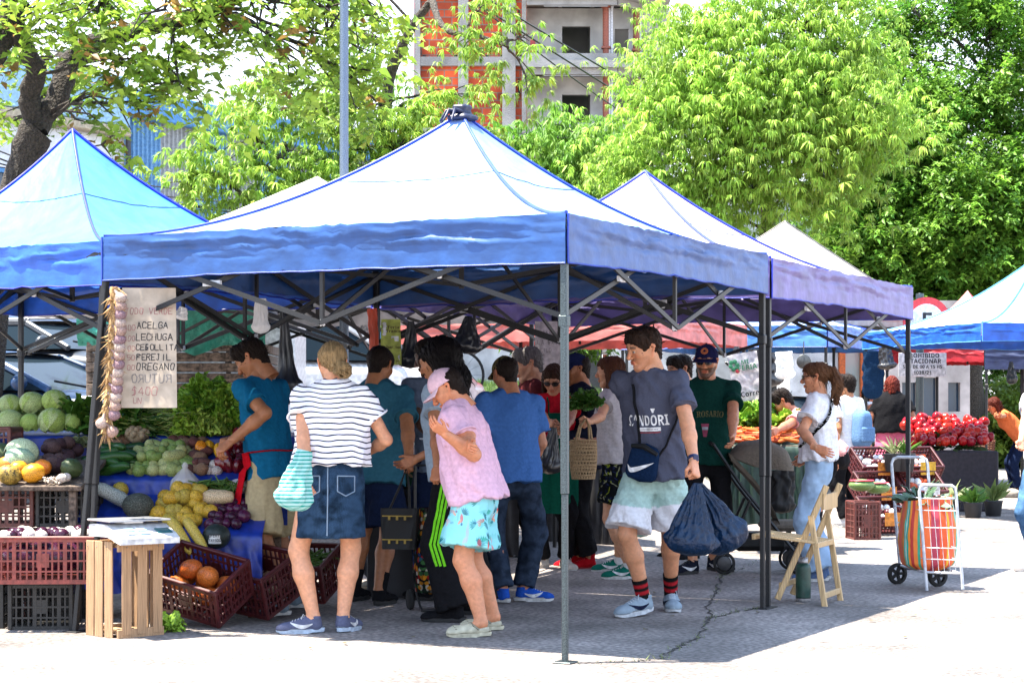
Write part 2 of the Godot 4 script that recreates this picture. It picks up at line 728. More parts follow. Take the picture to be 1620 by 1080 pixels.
  # ---------------------------------------------------------------- tents
  # corners in plan, Vector2(x, distance): front-left, front-right, back-right, back-left
func tent(label: String,cs: Array,eave: float,peak: float,drop: float,o: Dictionary) -> Node3D:
	var mid: Vector2=(cs[0]+cs[1]+cs[2]+cs[3])/4.0
	var t:=thing("pop_up_tent",label,"tent",Vector3(mid.x,0,-mid.y),0.0,o.get("group",""))
	var c3:=[]
	for c in cs:
		c3.append(Vector3(c.x-mid.x,eave,-(c.y-mid.y)))
	var top: Vector3=Vector3(0,peak,0)+(o.get("off",Vector3.ZERO) as Vector3)
	var pw: float=o.get("curve",1.8)
	var nz:=wrinkle
	var sd: float=mid.x*3.1+mid.y
	var roof := func(k: int, u: float, v: float) -> Vector3:  # v from the peak to the eave
		var e: Vector3=(c3[k] as Vector3).lerp(c3[(k+1) % 4],u)
		var p:=top.lerp(e,v)
		p.y=eave+(top.y-eave)*pow(1.0-v,pw)
		var sag:=sin(PI*u)*sin(PI*v)
		p.y -= 0.03*sag
		p.y += 0.012*nz.get_noise_3d(u*5.0+k*9.0,v*7.0,sd)*sag+0.02*nz.get_noise_3d(u*26.0+k,v*3.0,sd+4.0)*v*v*v*sin(PI*u)
		return p
	var skin: Material=o.roof
	for k in 4:
		var m:=MB.new()
		m.sheet(28,20,func(u,v): return roof.call(k,u,v),true)
		put("roof_panel",m.mesh(),skin,t)
		if o.has("dark_underside"):
			var l:=MB.new()  # added sheet in unfaded band blue, putting shade into the underside's colour
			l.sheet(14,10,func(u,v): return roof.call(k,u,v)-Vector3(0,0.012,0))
			put("roof_underside",l.mesh(),o.dark_underside,t)
  # the hanging band
		var a: Vector3=c3[k]
		var b: Vector3=c3[(k+1) % 4]
		var out:=(b-a).cross(Vector3.UP).normalized()
		var vb:=MB.new()
		var hang:=func(u: float,v: float) -> Vector3:
			var p: Vector3=roof.call(k,u,1.0)
			var ends:=smoothstep(0.0,0.06,u)*smoothstep(1.0,0.94,u)
			p.y -= drop*v-0.018*sin(PI*u)*v*(1.0 if k % 2 else 0.6)
			var f:=0.030*nz.get_noise_3d(u*3.0+k*5.0,v*6.0+u*2.0,sd)+0.016*nz.get_noise_3d(u*7.0+k*3.0,v*15.0-u*4.0,sd+2.0)
			return p+out*(0.012+f*sin(PI*minf(v*1.4+0.1,1.0))*(0.3+0.7*ends))
		vb.sheet(64,14,hang,true)
		put("valance",vb.mesh(),o.valance,t)
		if o.has("band_back"):
			var vl:=MB.new()  # second sheet behind the band, in the same blue
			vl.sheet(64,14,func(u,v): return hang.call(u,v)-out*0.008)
			put("valance_back",vl.mesh(),o.band_back,t)
  # piping along the ridge and the hem
		if o.has("piping"):
			var pp:=MB.new()
			var path:=[]
			for i in 25:
				path.append(roof.call(k,0.0,i/24.0)+Vector3(0,0.006,0))
			pp.tube(path,[0.010],6)
			put("ridge_piping",pp.mesh(),o.piping,t)
			var hp:=MB.new()
			path=[]
			for i in 33:
				path.append(hang.call(i/32.0,1.0))
			hp.tube(path,[0.005],5)
			put("hem",hp.mesh(),o.piping,t)
			var cp:=MB.new()
			cp.tube([hang.call(0.0,0.0),hang.call(0.0,0.5),hang.call(0.0,1.0)],[0.006],5)
			put("corner_seam",cp.mesh(),o.piping,t)
			if o.get("seams",false):
				var sm:=MB.new()
				path=[]
				for i in 25:
					path.append(roof.call(k,i/24.0,0.36)+Vector3(0,0.003,0))
				sm.tube(path,[0.0022],4)
				put("roof_seam",sm.mesh(),o.piping,t)
  # frame
	var steel: Material=o.get("steel",mat("tent frame steel",rgb(0.022,0.023,0.025),0.5,{"metal": 0.2,"tri": 6.0,"tex": noise_tex("scuff",0.03,0.55,1.05,FastNoiseLite.TYPE_SIMPLEX,5)}))
	var joint:=mat("joint plastic",rgb(0.55,0.56,0.58),0.5)
	var feet: Array=o.get("feet",[null,null,null,null])
	for k in 4:
		if o.get("legs",[1,1,1,1])[k] == 0:
			continue
		var hi: Vector3=(c3[k] as Vector3)*Vector3(0.985,1,0.985)-Vector3(0,0.03,0)
		var foot:=Vector3(hi.x,0,hi.z)
		if feet[k] != null:
			foot=Vector3(feet[k].x-mid.x,0,-(feet[k].y-mid.y))
		var w: float=o.get("leg",0.035)
		var side:=(c3[(k+1) % 4]-c3[k]) as Vector3
		side=side.normalized()
		var pole_mat: Material=o.get("pole%d" % k,steel)
		var knee:=hi.lerp(foot,0.62)
		var lg:=MB.new()
		lg.bar(knee,hi,w,w,side,0.004)
		var leg:=put("leg",lg.mesh(),pole_mat,t)
		var lo:=MB.new()
		lo.bar(foot,knee,w*0.8,w*0.8,side,0.003)
		put("lower_tube",lo.mesh(),pole_mat,leg)
		var ft:=MB.new()
		ft.bevel(foot+Vector3(0,0.004,0),Vector3(0.10,0.008,0.10),0.002,Basis(side,Vector3.UP,side.cross(Vector3.UP)))
		put("foot_plate",ft.mesh(),pole_mat,leg)
		var br:=MB.new()
		br.bevel(hi-Vector3(0,0.02,0),Vector3(w*1.5,0.07,w*1.5),0.006,Basis(side,Vector3.UP,side.cross(Vector3.UP)))
		put("corner_bracket",br.mesh(),pole_mat,leg)
		var sl:=MB.new()
		sl.bevel(hi-Vector3(0,0.50,0),Vector3(w*1.4,0.06,w*1.4),0.006,Basis(side,Vector3.UP,side.cross(Vector3.UP)))
		put("slider",sl.mesh(),pole_mat,leg)
	var lowb: float=o.get("low",0.46)
	for k in (4 if mid.y<19.0 else 0):
		var a: Vector3=c3[k]*Vector3(0.985,1,0.985)-Vector3(0,0.05,0)
		var b: Vector3=c3[(k+1) % 4]*Vector3(0.985,1,0.985)-Vector3(0,0.05,0)
		var m:=(a+b)/2.0
		var dn:=Vector3(0,-lowb,0)
		var ins:=(b-a).cross(Vector3.UP).normalized()*0.02
		for s in [[a,m+dn,1.0],[a+dn,m,-1.0],[m,b+dn,-1.0],[m+dn,b,1.0]]:
			var bb:=MB.new()
			bb.bar(s[0]+ins*s[2],s[1]+ins*s[2],0.012,0.026,Vector3.UP)
			put("truss_bar",bb.mesh(),steel,t)
		var cl:=MB.new()
		for q in [a.lerp(m,0.5)+dn*0.5,m.lerp(b,0.5)+dn*0.5,m,m+dn]:
			cl.bevel(q,Vector3(0.03,0.035,0.03),0.006)
		cl.bar(a.lerp(m,0.46)+dn*0.5,a.lerp(m,0.54)+dn*0.5,0.02,0.03)
		put("truss_joint",cl.mesh(),joint,t)
		var mb:=MB.new()
		mb.bar(m+dn-Vector3(0,0.02,0),m+Vector3(0,0.02,0),0.02,0.02,ins)
		put("truss_post",mb.mesh(),steel,t)
		var hub:=Vector3(top.x,eave+0.05,top.z)
		for s in [[m,hub-Vector3(0,0.28,0),0.014],[m+dn,hub+Vector3(0,0.18,0),-0.014]]:
			var ib:=MB.new()
			ib.bar(s[0]+ins*s[2]*40.0,s[1],0.012,0.024)
			put("roof_truss_bar",ib.mesh(),steel,t)
	var mast:=MB.new()
	mast.bar(Vector3(top.x,eave-0.25,top.z),top-Vector3(0,0.04,0),0.03,0.03)
	put("mast",mast.mesh(),steel,t)
	if o.has("cap"):
		var cpm:=MB.new()
		cpm.lathe([Vector2(0.03,-0.045),Vector2(0.085,-0.04),Vector2(0.09,-0.02),Vector2(0.055,0.0),Vector2(0.05,0.02),Vector2(0.058,0.035),Vector2(0.05,0.05),Vector2(0.0,0.052)],20,Transform3D(Basis(),top),0.12,5)
		for i in 5:
			var aa:=2.0+i*0.5
			cpm.tube([top+Vector3(0.03,0.0,0.03),top+Vector3(cos(aa)*0.09,0.015,sin(aa)*0.09),top+Vector3(cos(aa)*0.13,-0.05,sin(aa)*0.13)],[0.016,0.012,0.006],6)
		put("peak_cap",cpm.mesh(),o.cap,t)
	return t

func fabric(key: String,col: Color,back:=0.0,rough:=0.45) -> StandardMaterial3D:
	var o:={"tri": 0.8,"tex": noise_tex("dusty",0.014,0.72,1.06,FastNoiseLite.TYPE_SIMPLEX_SMOOTH,6),"bump": noise_tex("crease",0.014,0.0,1.0,FastNoiseLite.TYPE_SIMPLEX,4),"deep": 0.35,"spec": 0.5}
	if back>0.0:
		o["back"]=back
	return mat("canopy "+key,col,rough,o)

func build_tents() -> void:
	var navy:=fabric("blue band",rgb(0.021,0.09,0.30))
	var pipe_blue:=fabric("blue piping",rgb(0.02,0.06,0.42))
	var grey_pole:=metal("galvanised pole",rgb(0.11,0.14,0.15),0.45)
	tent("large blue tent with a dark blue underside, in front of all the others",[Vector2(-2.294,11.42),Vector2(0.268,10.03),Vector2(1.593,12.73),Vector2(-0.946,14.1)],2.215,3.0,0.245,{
		"roof": fabric("faded blue roof",rgb(0.22,0.36,0.74),0.0),"valance": fabric("blue band",rgb(0.021,0.09,0.30)),"dark_underside": navy,"band_back": navy,"piping": pipe_blue,
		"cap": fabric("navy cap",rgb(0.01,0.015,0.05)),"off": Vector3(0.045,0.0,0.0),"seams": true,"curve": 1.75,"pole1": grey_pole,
		"feet": [Vector2(-2.453,11.42),Vector2(0.262,10.03),Vector2(1.571,12.75),null],"group": "pop-up tents of the market"})
	tent("sky blue tent at the left edge, its peak beside the tree trunk",[Vector2(-4.235,12.75),Vector2(-2.299,11.5),Vector2(-1.02,14.02),Vector2(-3.7,15.3)],2.2,3.07,0.25,{
		"roof": fabric("sky blue roof",rgb(0.07,0.27,0.62),0.25),"valance": fabric("sky blue band",rgb(0.03,0.15,0.68),0.3),"piping": fabric("royal piping",rgb(0.015,0.03,0.5)),"seams": true,"off": Vector3(-0.06,0,0.1),
		"feet": [null,Vector2(-2.386,11.47),null,null],"legs": [1,1,0,1],"group": "pop-up tents of the market"})
	tent("violet blue tent just behind the right corner of the large blue tent",[Vector2(-0.97,14.16),Vector2(1.625,12.80),Vector2(3.125,15.9),Vector2(0.35,17.25)],2.2,3.0,0.25,{
		"roof": fabric("pale violet roof",rgb(0.55,0.50,0.78),0.35),"valance": fabric("violet band",rgb(0.15,0.12,0.36),0.2),"piping": fabric("blue trim",rgb(0.03,0.05,0.5)),"seams": true,"off": Vector3(-0.05,0,0.0),
		"legs": [1,1,1,1],"group": "pop-up tents of the market"})
	tent("white tent behind the two blue tents",[Vector2(-3.9,16.1),Vector2(-1.15,14.5),Vector2(0.2,17.4),Vector2(-2.6,18.6)],2.2,3.12,0.22,{
		"roof": fabric("white roof",rgb(0.80,0.76,0.76),0.45),"valance": fabric("white band",rgb(0.78,0.74,0.75),0.4),"off": Vector3(0.3,0,0.3),"curve": 1.12,"legs": [0,0,1,1],"group": "pop-up tents of the market"})
	tent("faded red tent between the stalls, behind the violet one",[Vector2(-1.25,22.95),Vector2(1.5,21.6),Vector2(2.8,24.3),Vector2(0.1,25.6)],2.25,3.0,0.27,{
		"roof": fabric("faded red roof",rgb(0.74,0.13,0.10),0.5),"valance": fabric("faded red band",rgb(0.76,0.20,0.17),0.5),"group": "pop-up tents of the market"})
	tent("mid blue tent beyond the red one",[Vector2(1.5,28.1),Vector2(4.15,26.8),Vector2(5.47,29.5),Vector2(2.8,30.8)],2.36,3.2,0.29,{
		"roof": fabric("mid blue roof",rgb(0.3,0.45,0.85),0.3),"valance": fabric("mid blue band",rgb(0.10,0.30,0.75),0.35),"piping": pipe_blue,"group": "pop-up tents of the market"})
	tent("grey tent whose pointed peak shows above the violet roof",[Vector2(1.7,30.8),Vector2(4.6,29.0),Vector2(6.6,31.4),Vector2(3.8,33.2)],2.65,4.12,0.2,{
		"roof": fabric("grey roof",rgb(0.36,0.34,0.31),0.15),"valance": fabric("grey band",rgb(0.3,0.29,0.28)),"curve": 1.1,"piping": fabric("grey piping",rgb(0.2,0.19,0.18)),"group": "pop-up tents of the market"})
	tent("light blue tent at the right edge with a bright blue hem",[Vector2(4.3,24.9),Vector2(5.06,21.9),Vector2(7.96,22.7),Vector2(7.2,25.7)],2.18,3.02,0.2,{
		"roof": fabric("light blue roof",rgb(0.42,0.62,0.85),0.3),"valance": fabric("bright blue band",rgb(0.012,0.12,0.60),0.25),"piping": fabric("light piping",rgb(0.10,0.35,0.75)),
		"legs": [1,0,1,1],"feet": [null,null,null,null],"group": "pop-up tents of the market"})
	tent("red tent far back at the right, behind the light blue roof",[Vector2(5.6,31.2),Vector2(7.6,30.2),Vector2(8.6,32.2),Vector2(6.6,33.2)],2.2,3.1,0.25,{
		"roof": fabric("crimson roof",rgb(0.6,0.02,0.04),0.3),"valance": fabric("crimson band",rgb(0.55,0.02,0.03),0.3),"group": "pop-up tents of the market"})
	tent("dark navy tent far back at the right edge",[Vector2(6.6,28.4),Vector2(9.2,27.4),Vector2(10.2,29.6),Vector2(7.6,30.4)],2.1,2.9,0.3,{
		"roof": fabric("dark navy roof",rgb(0.02,0.035,0.10)),"valance": fabric("dark navy band",rgb(0.02,0.03,0.09)),"group": "pop-up tents of the market"})


  # ---------------------------------------------------------------- trees
func blade(m: MB, p: Vector3, dir: Vector3, len: float, wid: float, droop: float, roll: float) -> void:  # one leaf, folded along its midrib
	var side:=dir.cross(Vector3.UP).normalized().rotated(dir,roll)
	var a:=p
	var b:=p+dir*len*0.45-Vector3(0,droop*len*0.15,0)
	var e:=p+dir*len-Vector3(0,droop*len*0.55,0)
	var lift:=side.cross(dir)*wid*0.22
	var i0:=m.vert(a)
	var i1:=m.vert(b+side*wid*0.5+lift)
	var i2:=m.vert(e)
	var i3:=m.vert(b-side*wid*0.5+lift)
	var i4:=m.vert(b)
	m.tri(i0,i4,i1)
	m.tri(i4,i2,i1)
	m.tri(i0,i3,i4)
	m.tri(i4,i3,i2)

func spray(kind: String) -> ArrayMesh:
	var m:=MB.new()
	if kind == "broad":
		m.tube([Vector3.ZERO,Vector3(0,-0.06,0.10),Vector3(0,-0.14,0.18)],[0.003,0.002],4,false)
		for i in 7:
			var t:=i/6.0
			var p:=Vector3(0,-0.14*t*t,0.18*t)
			var d:=Vector3(1.0 if i % 2 else -1.0,rng.randf_range(-0.5,0.2),rng.randf_range(0.0,0.9)).normalized()
			blade(m,p,d,rng.randf_range(0.085,0.13),rng.randf_range(0.06,0.085),0.6,rng.randf_range(-0.7,0.7))
	elif kind == "drooping":
		for i in 15:
			var a:=rng.randf()*TAU
			var d:=Vector3(cos(a),rng.randf_range(-1.5,0.25),sin(a)).normalized()
			var p:=Vector3(cos(a),0.3,sin(a))*rng.randf_range(0.0,0.07)
			blade(m,p,d,rng.randf_range(0.10,0.17),rng.randf_range(0.026,0.042),1.1,rng.randf_range(-0.5,0.5))
	else:
		for i in 16:
			var a:=rng.randf()*TAU
			var d:=Vector3(cos(a),rng.randf_range(-0.8,0.6),sin(a)).normalized()
			blade(m,Vector3(rng.randf_range(-0.1,0.1),rng.randf_range(-0.08,0.08),rng.randf_range(-0.1,0.1)),d,rng.randf_range(0.09,0.15),rng.randf_range(0.04,0.065),0.5,rng.randf_range(-0.8,0.8))
	return m.mesh()

  # boles: [[points], radius0, radius1]; blobs: [centre, radius, number of tips]
func tree(called: String,label: String,foot: Vector3,boles: Array,blobs: Array,o: Dictionary) -> void:
	var t:=thing(called,label,"tree",foot,0.0,o.get("group",""))
	var bark:=MB.new()
	var spine := []  # points along all boles
	for b in boles:
		var pts:=[]
		var src: Array=b[0]
		for i in src.size()-1:
			for k in 5:
				var f:=k/5.0
				var p0: Vector3=src[maxi(i-1,0)]
				var p3: Vector3=src[mini(i+2,src.size()-1)]
				pts.append((src[i] as Vector3).cubic_interpolate(src[i+1],p0,p3,f)-foot+Vector3(rng.randf_range(-1,1),0,rng.randf_range(-1,1))*b[1]*0.12)
		pts.append(src[-1]-foot)
		var rad:=[]
		for i in pts.size():
			rad.append(lerpf(b[1],b[2],float(i)/(pts.size()-1))*rng.randf_range(0.92,1.1))
		bark.tube(pts,rad,11)
		spine.append_array(pts)
	var twigs:=MB.new()
	var where:=[]
	var tint:=[]
	var n_spray: int=o.get("sprays",14)
	var spread: float=o.get("spread",0.34)
	var size: float=o.get("size",1.0)
	for bl in blobs:
		var c: Vector3=bl[0]-foot
		var r: float=bl[1]
		var near: Vector3=spine[0]
		for s in spine:
			if (s-c).length()+absf(s.y-c.y)*0.3+maxf(0.0,s.y-c.y)<(near-c).length()+absf(near.y-c.y)*0.3+maxf(0.0,near.y-c.y):
				near=s
		var limb:=[]
		var bend:=Vector3(rng.randf_range(-0.3,0.3),rng.randf_range(0.1,0.5),rng.randf_range(-0.3,0.3))*r
		for i in 7:
			var f:=i/6.0
			limb.append(near.lerp(c,f)+bend*sin(PI*f)+Vector3(rng.randf_range(-1,1),rng.randf_range(-1,1),rng.randf_range(-1,1))*0.03)
		var lr: float=clampf((near-c).length()*0.016,0.02,0.07)
		bark.tube(limb,[lr,lr*0.9,lr*0.8,lr*0.7,lr*0.6,lr*0.5,lr*0.35],7)
		var n:=int(bl[2]*o.get("thin",1.0)+0.5)
		for i in n:
			var d:=Vector3(rng.randfn(),rng.randfn()*0.85,rng.randfn()).normalized()*r*pow(rng.randf(),0.42)
			var tip:=c+d
			var from: Vector3=limb[rng.randi_range(2,6)]
			var midp:=from.lerp(tip,0.55)+Vector3(rng.randf_range(-0.1,0.1),rng.randf_range(0.0,0.16),rng.randf_range(-0.1,0.1))*minf(1.0,(tip-from).length())
			twigs.tube([from,midp,tip],[0.014,0.009,0.004],5,false)
			var tone:=rng.randf_range(0.62,1.3)
			if rng.randf()<0.12:
				continue
			var yel:=rng.randf()
			for k in n_spray:
				var q:=tip+Vector3(rng.randfn(),rng.randfn()*0.7,rng.randfn())*spread*0.55
				var bs:=Basis(Vector3.UP,rng.randf()*TAU)*Basis(Vector3.RIGHT,rng.randf_range(-0.5,0.5))
				where.append(Transform3D(bs.scaled(Vector3.ONE*size*rng.randf_range(0.7,1.25)),q))
				var col: Color=(o.green as Color).lerp(o.yellow,clampf(yel*0.6+rng.randf()*0.5,0,1))
				if rng.randf()<o.get("brown",0.0):
					col=Color(0.20,0.12,0.03)
				tint.append(col*tone*rng.randf_range(0.75,1.25))
	var bm:=mat("bark "+called,o.get("bark",rgb(0.085,0.07,0.055)),0.95,{"tri": 2.2,"tex": noise_tex("bark",0.02,0.35,1.25,FastNoiseLite.TYPE_SIMPLEX,5),"bump": noise_tex("bark bump",0.03,0.0,1.0,FastNoiseLite.TYPE_CELLULAR,3),"deep": 4.0})
	put("trunk",bark.mesh(),bm,t)
	var tw:=put("twigs",twigs.mesh(),bm,t)
	tw.set_meta("kind","stuff")
	many("crown",spray(o.kind),mat("leaf "+o.kind,Color.WHITE,0.5,{"vc": true,"back": 0.85,"spec": 0.4}),where,tint,t)

func build_trees() -> void:
	tree("gnarled_tree","big old tree with dark forked trunk and broad leaves at the left edge",Vector3(-4.904,0.263,-19.5)*Vector3(1,0,1),[
		[[Vector3(-5.146,-0.282,-19.5)*Vector3(1,0,1),Vector3(-4.964,2.261,-19.5),Vector3(-4.698,3.502,-19.5),Vector3(-4.517,3.912,-19.4)],0.16,0.16],
		[[Vector3(-4.517,3.894,-19.4),Vector3(-4.584,4.228,-19.3),Vector3(-4.483,4.439,-19.2),Vector3(-4.601,4.713,-19),Vector3(-4.681,5.377,-18.8)],0.11,0.08],
		[[Vector3(-4.529,3.942,-19.4),Vector3(-4.347,4.259,-19.5),Vector3(-4.247,4.609,-19.6),Vector3(-3.885,4.773,-19.4),Vector3(-3.185,4.86,-19),Vector3(-2.656,4.94,-18.6),Vector3(-2.034,5.188,-18.2)],0.12,0.055],
		[[Vector3(-4.955,4.359,-19),Vector3(-4.731,4.713,-19),Vector3(-4.695,5.008,-19),Vector3(-4.66,5.538,-19)],0.10,0.08]],[
		[Vector3(-4.494,4.851,-18.8),0.55,16],[Vector3(-3.811,4.755,-18.6),0.60,20],[Vector3(-3.142,4.843,-18.4),0.60,20],[Vector3(-2.599,4.697,-18.6),0.55,16],[Vector3(-2.171,4.832,-18.4),0.60,18],[Vector3(-1.693,4.735,-18.8),0.60,18],[Vector3(-1.325,5.026,-19.4),0.55,14],
		[Vector3(-3.56,4.413,-18.8),0.42,11],[Vector3(-3.032,4.264,-18.6),0.42,12],[Vector3(-4.37,4.588,-20.4),0.40,9],[Vector3(-4.877,4.651,-20.4),0.36,8],[Vector3(-4.655,4.303,-20.4),0.30,7],[Vector3(-3.629,4.077,-18.7),0.30,6],[Vector3(-5.003,4.144,-20.4),0.20,3],[Vector3(-3.765,3.672,-18.8),0.20,4],[Vector3(-4.307,4.144,-20.4),0.22,4],[Vector3(-3.28,4.048,-18.7),0.30,6],[Vector3(-1.995,4.401,-18.9),0.50,12],[Vector3(-1.49,4.451,-19.2),0.45,10],[Vector3(-1.278,4.213,-19.6),0.30,5],
		[Vector3(-4.56,5.728,-20.4),0.70,14],[Vector3(-2.945,5.39,-18.6),0.70,14],[Vector3(-1.79,5.333,-18.6),0.70,14],[Vector3(-5.25,4.713,-19),0.70,14]],
		{"kind": "broad","green": Color(0.14,0.27,0.03),"yellow": Color(0.27,0.37,0.045),"brown": 0.04,"sprays": 6,"spread": 0.34,"size": 0.95,"thin": 0.62,"bark": rgb(0.05,0.04,0.032)})
	tree("feathery_tree","pale feathery tree with a thin dark trunk behind the peak of the large blue tent",Vector3(-1.844,-0.033,-27)*Vector3(1,0,1),[
		[[Vector3(-1.844,-0.452,-27)*Vector3(1,0,1),Vector3(-1.878,3.153,-27),Vector3(-1.777,4.326,-27),Vector3(-1.702,4.913,-27),Vector3(-1.643,5.5,-27),Vector3(-1.514,5.884,-26.8),Vector3(-1.321,6.221,-26.6),Vector3(-1.033,6.553,-26.4)],0.13,0.045],
		[[Vector3(-1.033,6.553,-26.4),Vector3(-0.952,6.247,-26),Vector3(-0.779,5.995,-25.6),Vector3(-0.394,5.895,-25.4),Vector3(-0.078,5.749,-25.2)],0.05,0.02],
		[[Vector3(-1.878,3.153,-27),Vector3(-2.096,3.907,-27),Vector3(-2.145,4.434,-27.2),Vector3(-2.476,5.066,-27.5),Vector3(-2.903,5.493,-27.5)],0.09,0.035],
		[[Vector3(-2.145,4.18,-27.2),Vector3(-2.746,4.22,-26.8),Vector3(-3.36,4.422,-26.4),Vector3(-3.823,4.235,-26.2)],0.06,0.02]],[
		[Vector3(-4.016,4.627,-26.4),0.42,8],[Vector3(-3.442,4.709,-26.4),0.60,16],[Vector3(-3.782,4.154,-26.2),0.50,13],[Vector3(-3.033,4.504,-26.4),0.65,20],[Vector3(-4.148,4.073,-26.2),0.30,6],[Vector3(-2.746,5.136,-26.8),0.70,20],[Vector3(-3.245,5.385,-26.8),0.50,11],[Vector3(-3.335,3.91,-26.2),0.50,13],[Vector3(-2.247,5.302,-26.8),0.65,17],[Vector3(-2.56,4.363,-26.6),0.60,18],[Vector3(-2.08,4.636,-26.8),0.55,16],
		[Vector3(-1.498,4.636,-26.8),0.65,22],[Vector3(-1.885,5.294,-27.6),0.4,6],[Vector3(-1.188,5.078,-26.4),0.55,15],[Vector3(-0.991,4.611,-26.6),0.50,14],[Vector3(-0.61,5.293,-26.2),0.25,4],[Vector3(-0.513,5.879,-25.4),0.25,4],[Vector3(-0.078,5.725,-25.2),0.25,5],[Vector3(0.197,5.366,-25.4),0.18,3],[Vector3(0.235,5.882,-25.2),0.16,2],[Vector3(-2.027,6.123,-27.2),0.55,12],[Vector3(-0.578,4.694,-26.6),0.30,6],[Vector3(-1.747,4.054,-26.8),0.60,14],[Vector3(-0.397,6.233,-25.6),0.30,5],[Vector3(-2.431,6.841,-27),0.70,12],[Vector3(-0.922,4.159,-27),0.50,9]],
		{"kind": "drooping","green": Color(0.16,0.32,0.035),"yellow": Color(0.34,0.50,0.07),"sprays": 15,"spread": 0.40,"size": 0.68,"thin": 0.62})
	tree("low_leafy_tree","low round leafy tree in front of the unfinished building",Vector3(1.207,-0.802,-43.2)*Vector3(1,0,1),[
		[[Vector3(1.207,-0.266,-43.2)*Vector3(1,0,1),Vector3(1.234,4.295,-43.2),Vector3(1.408,5.904,-43.2),Vector3(1.676,6.44,-43.2)],0.14,0.05]],[
		[Vector3(0.661,6.831,-42.6),0.72,12],[Vector3(1.311,6.784,-42.24),0.84,18],[Vector3(1.984,6.699,-42.6),0.72,14],[Vector3(1.574,5.997,-42.24),0.96,20],[Vector3(0.918,6.194,-42.24),0.72,14],[Vector3(2.381,5.972,-42.6),0.84,16],[Vector3(0.265,7.03,-42.6),0.30,3],[Vector3(2.513,5.31,-42.6),0.72,10],[Vector3(1.984,5.178,-42.6),0.72,10]],
		{"kind": "drooping","green": Color(0.10,0.26,0.025),"yellow": Color(0.22,0.40,0.045),"sprays": 15,"spread": 0.42,"size": 1.0})
	tree("pale_leafy_tree","big pale green tree with drooping leaves above the violet tent",Vector3(4.577,-1.044,-36.4)*Vector3(1,0,1),[
		[[Vector3(4.577,-0.479,-36.4)*Vector3(1,0,1),Vector3(4.566,3.476,-36.4),Vector3(4.554,4.776,-36.4),Vector3(4.329,5.478,-36.12),Vector3(4.095,5.946,-35.84),Vector3(4.085,7.068,-35.56)],0.19,0.05],
		[[Vector3(4.554,4.945,-36.4),Vector3(4.687,5.478,-36.12),Vector3(4.877,6.426,-35.7),Vector3(5.299,7.399,-35.56)],0.08,0.03],
		[[Vector3(4.329,5.478,-36.12),Vector3(3.422,6.185,-35.56),Vector3(2.738,6.475,-35.28)],0.06,0.02],
		[[Vector3(4.687,5.422,-36.12),Vector3(5.586,5.817,-35.28),Vector3(6.252,5.961,-34.72)],0.06,0.02]],[
		[Vector3(2.263,6.571,-35.56),0.42,5],[Vector3(2.114,7.225,-35.84),0.20,2],[Vector3(3.012,6.968,-35.28),0.70,13],[Vector3(2.574,5.982,-35.28),0.84,19],[Vector3(2.098,5.467,-35.56),0.63,11],[Vector3(2.429,4.97,-35.56),0.70,13],[Vector3(3.202,7.731,-35.56),0.70,12],[Vector3(3.834,7.789,-35.28),0.91,18],[Vector3(3.369,6.65,-35),0.91,20],[Vector3(4.096,6.715,-34.72),1.05,26],[Vector3(4.89,7.628,-35),1.05,24],[Vector3(5.066,6.607,-34.72),1.05,28],[Vector3(3.477,5.727,-35),0.98,24],[Vector3(4.312,5.799,-34.72),0.98,24],[Vector3(5.174,5.583,-34.72),0.91,24],[Vector3(5.868,7.302,-35),0.84,18],[Vector3(5.988,6.297,-34.44),0.77,18],[Vector3(6.308,5.869,-34.44),0.56,10],[Vector3(3.286,4.941,-35.28),0.77,16],[Vector3(4.053,4.941,-35.28),0.77,15],[Vector3(5.148,4.832,-35.28),0.63,11],[Vector3(2.67,4.443,-35.84),0.70,9],[Vector3(5.696,5.27,-35.28),0.56,9],[Vector3(2.893,8.004,-35.84),0.42,5],[Vector3(4.272,8.884,-35.28),1.12,14],[Vector3(5.805,8.556,-35.28),0.98,14]],
		{"kind": "drooping","green": Color(0.20,0.38,0.04),"yellow": Color(0.38,0.56,0.09),"sprays": 19,"spread": 0.66,"size": 0.78,"thin": 1.12})
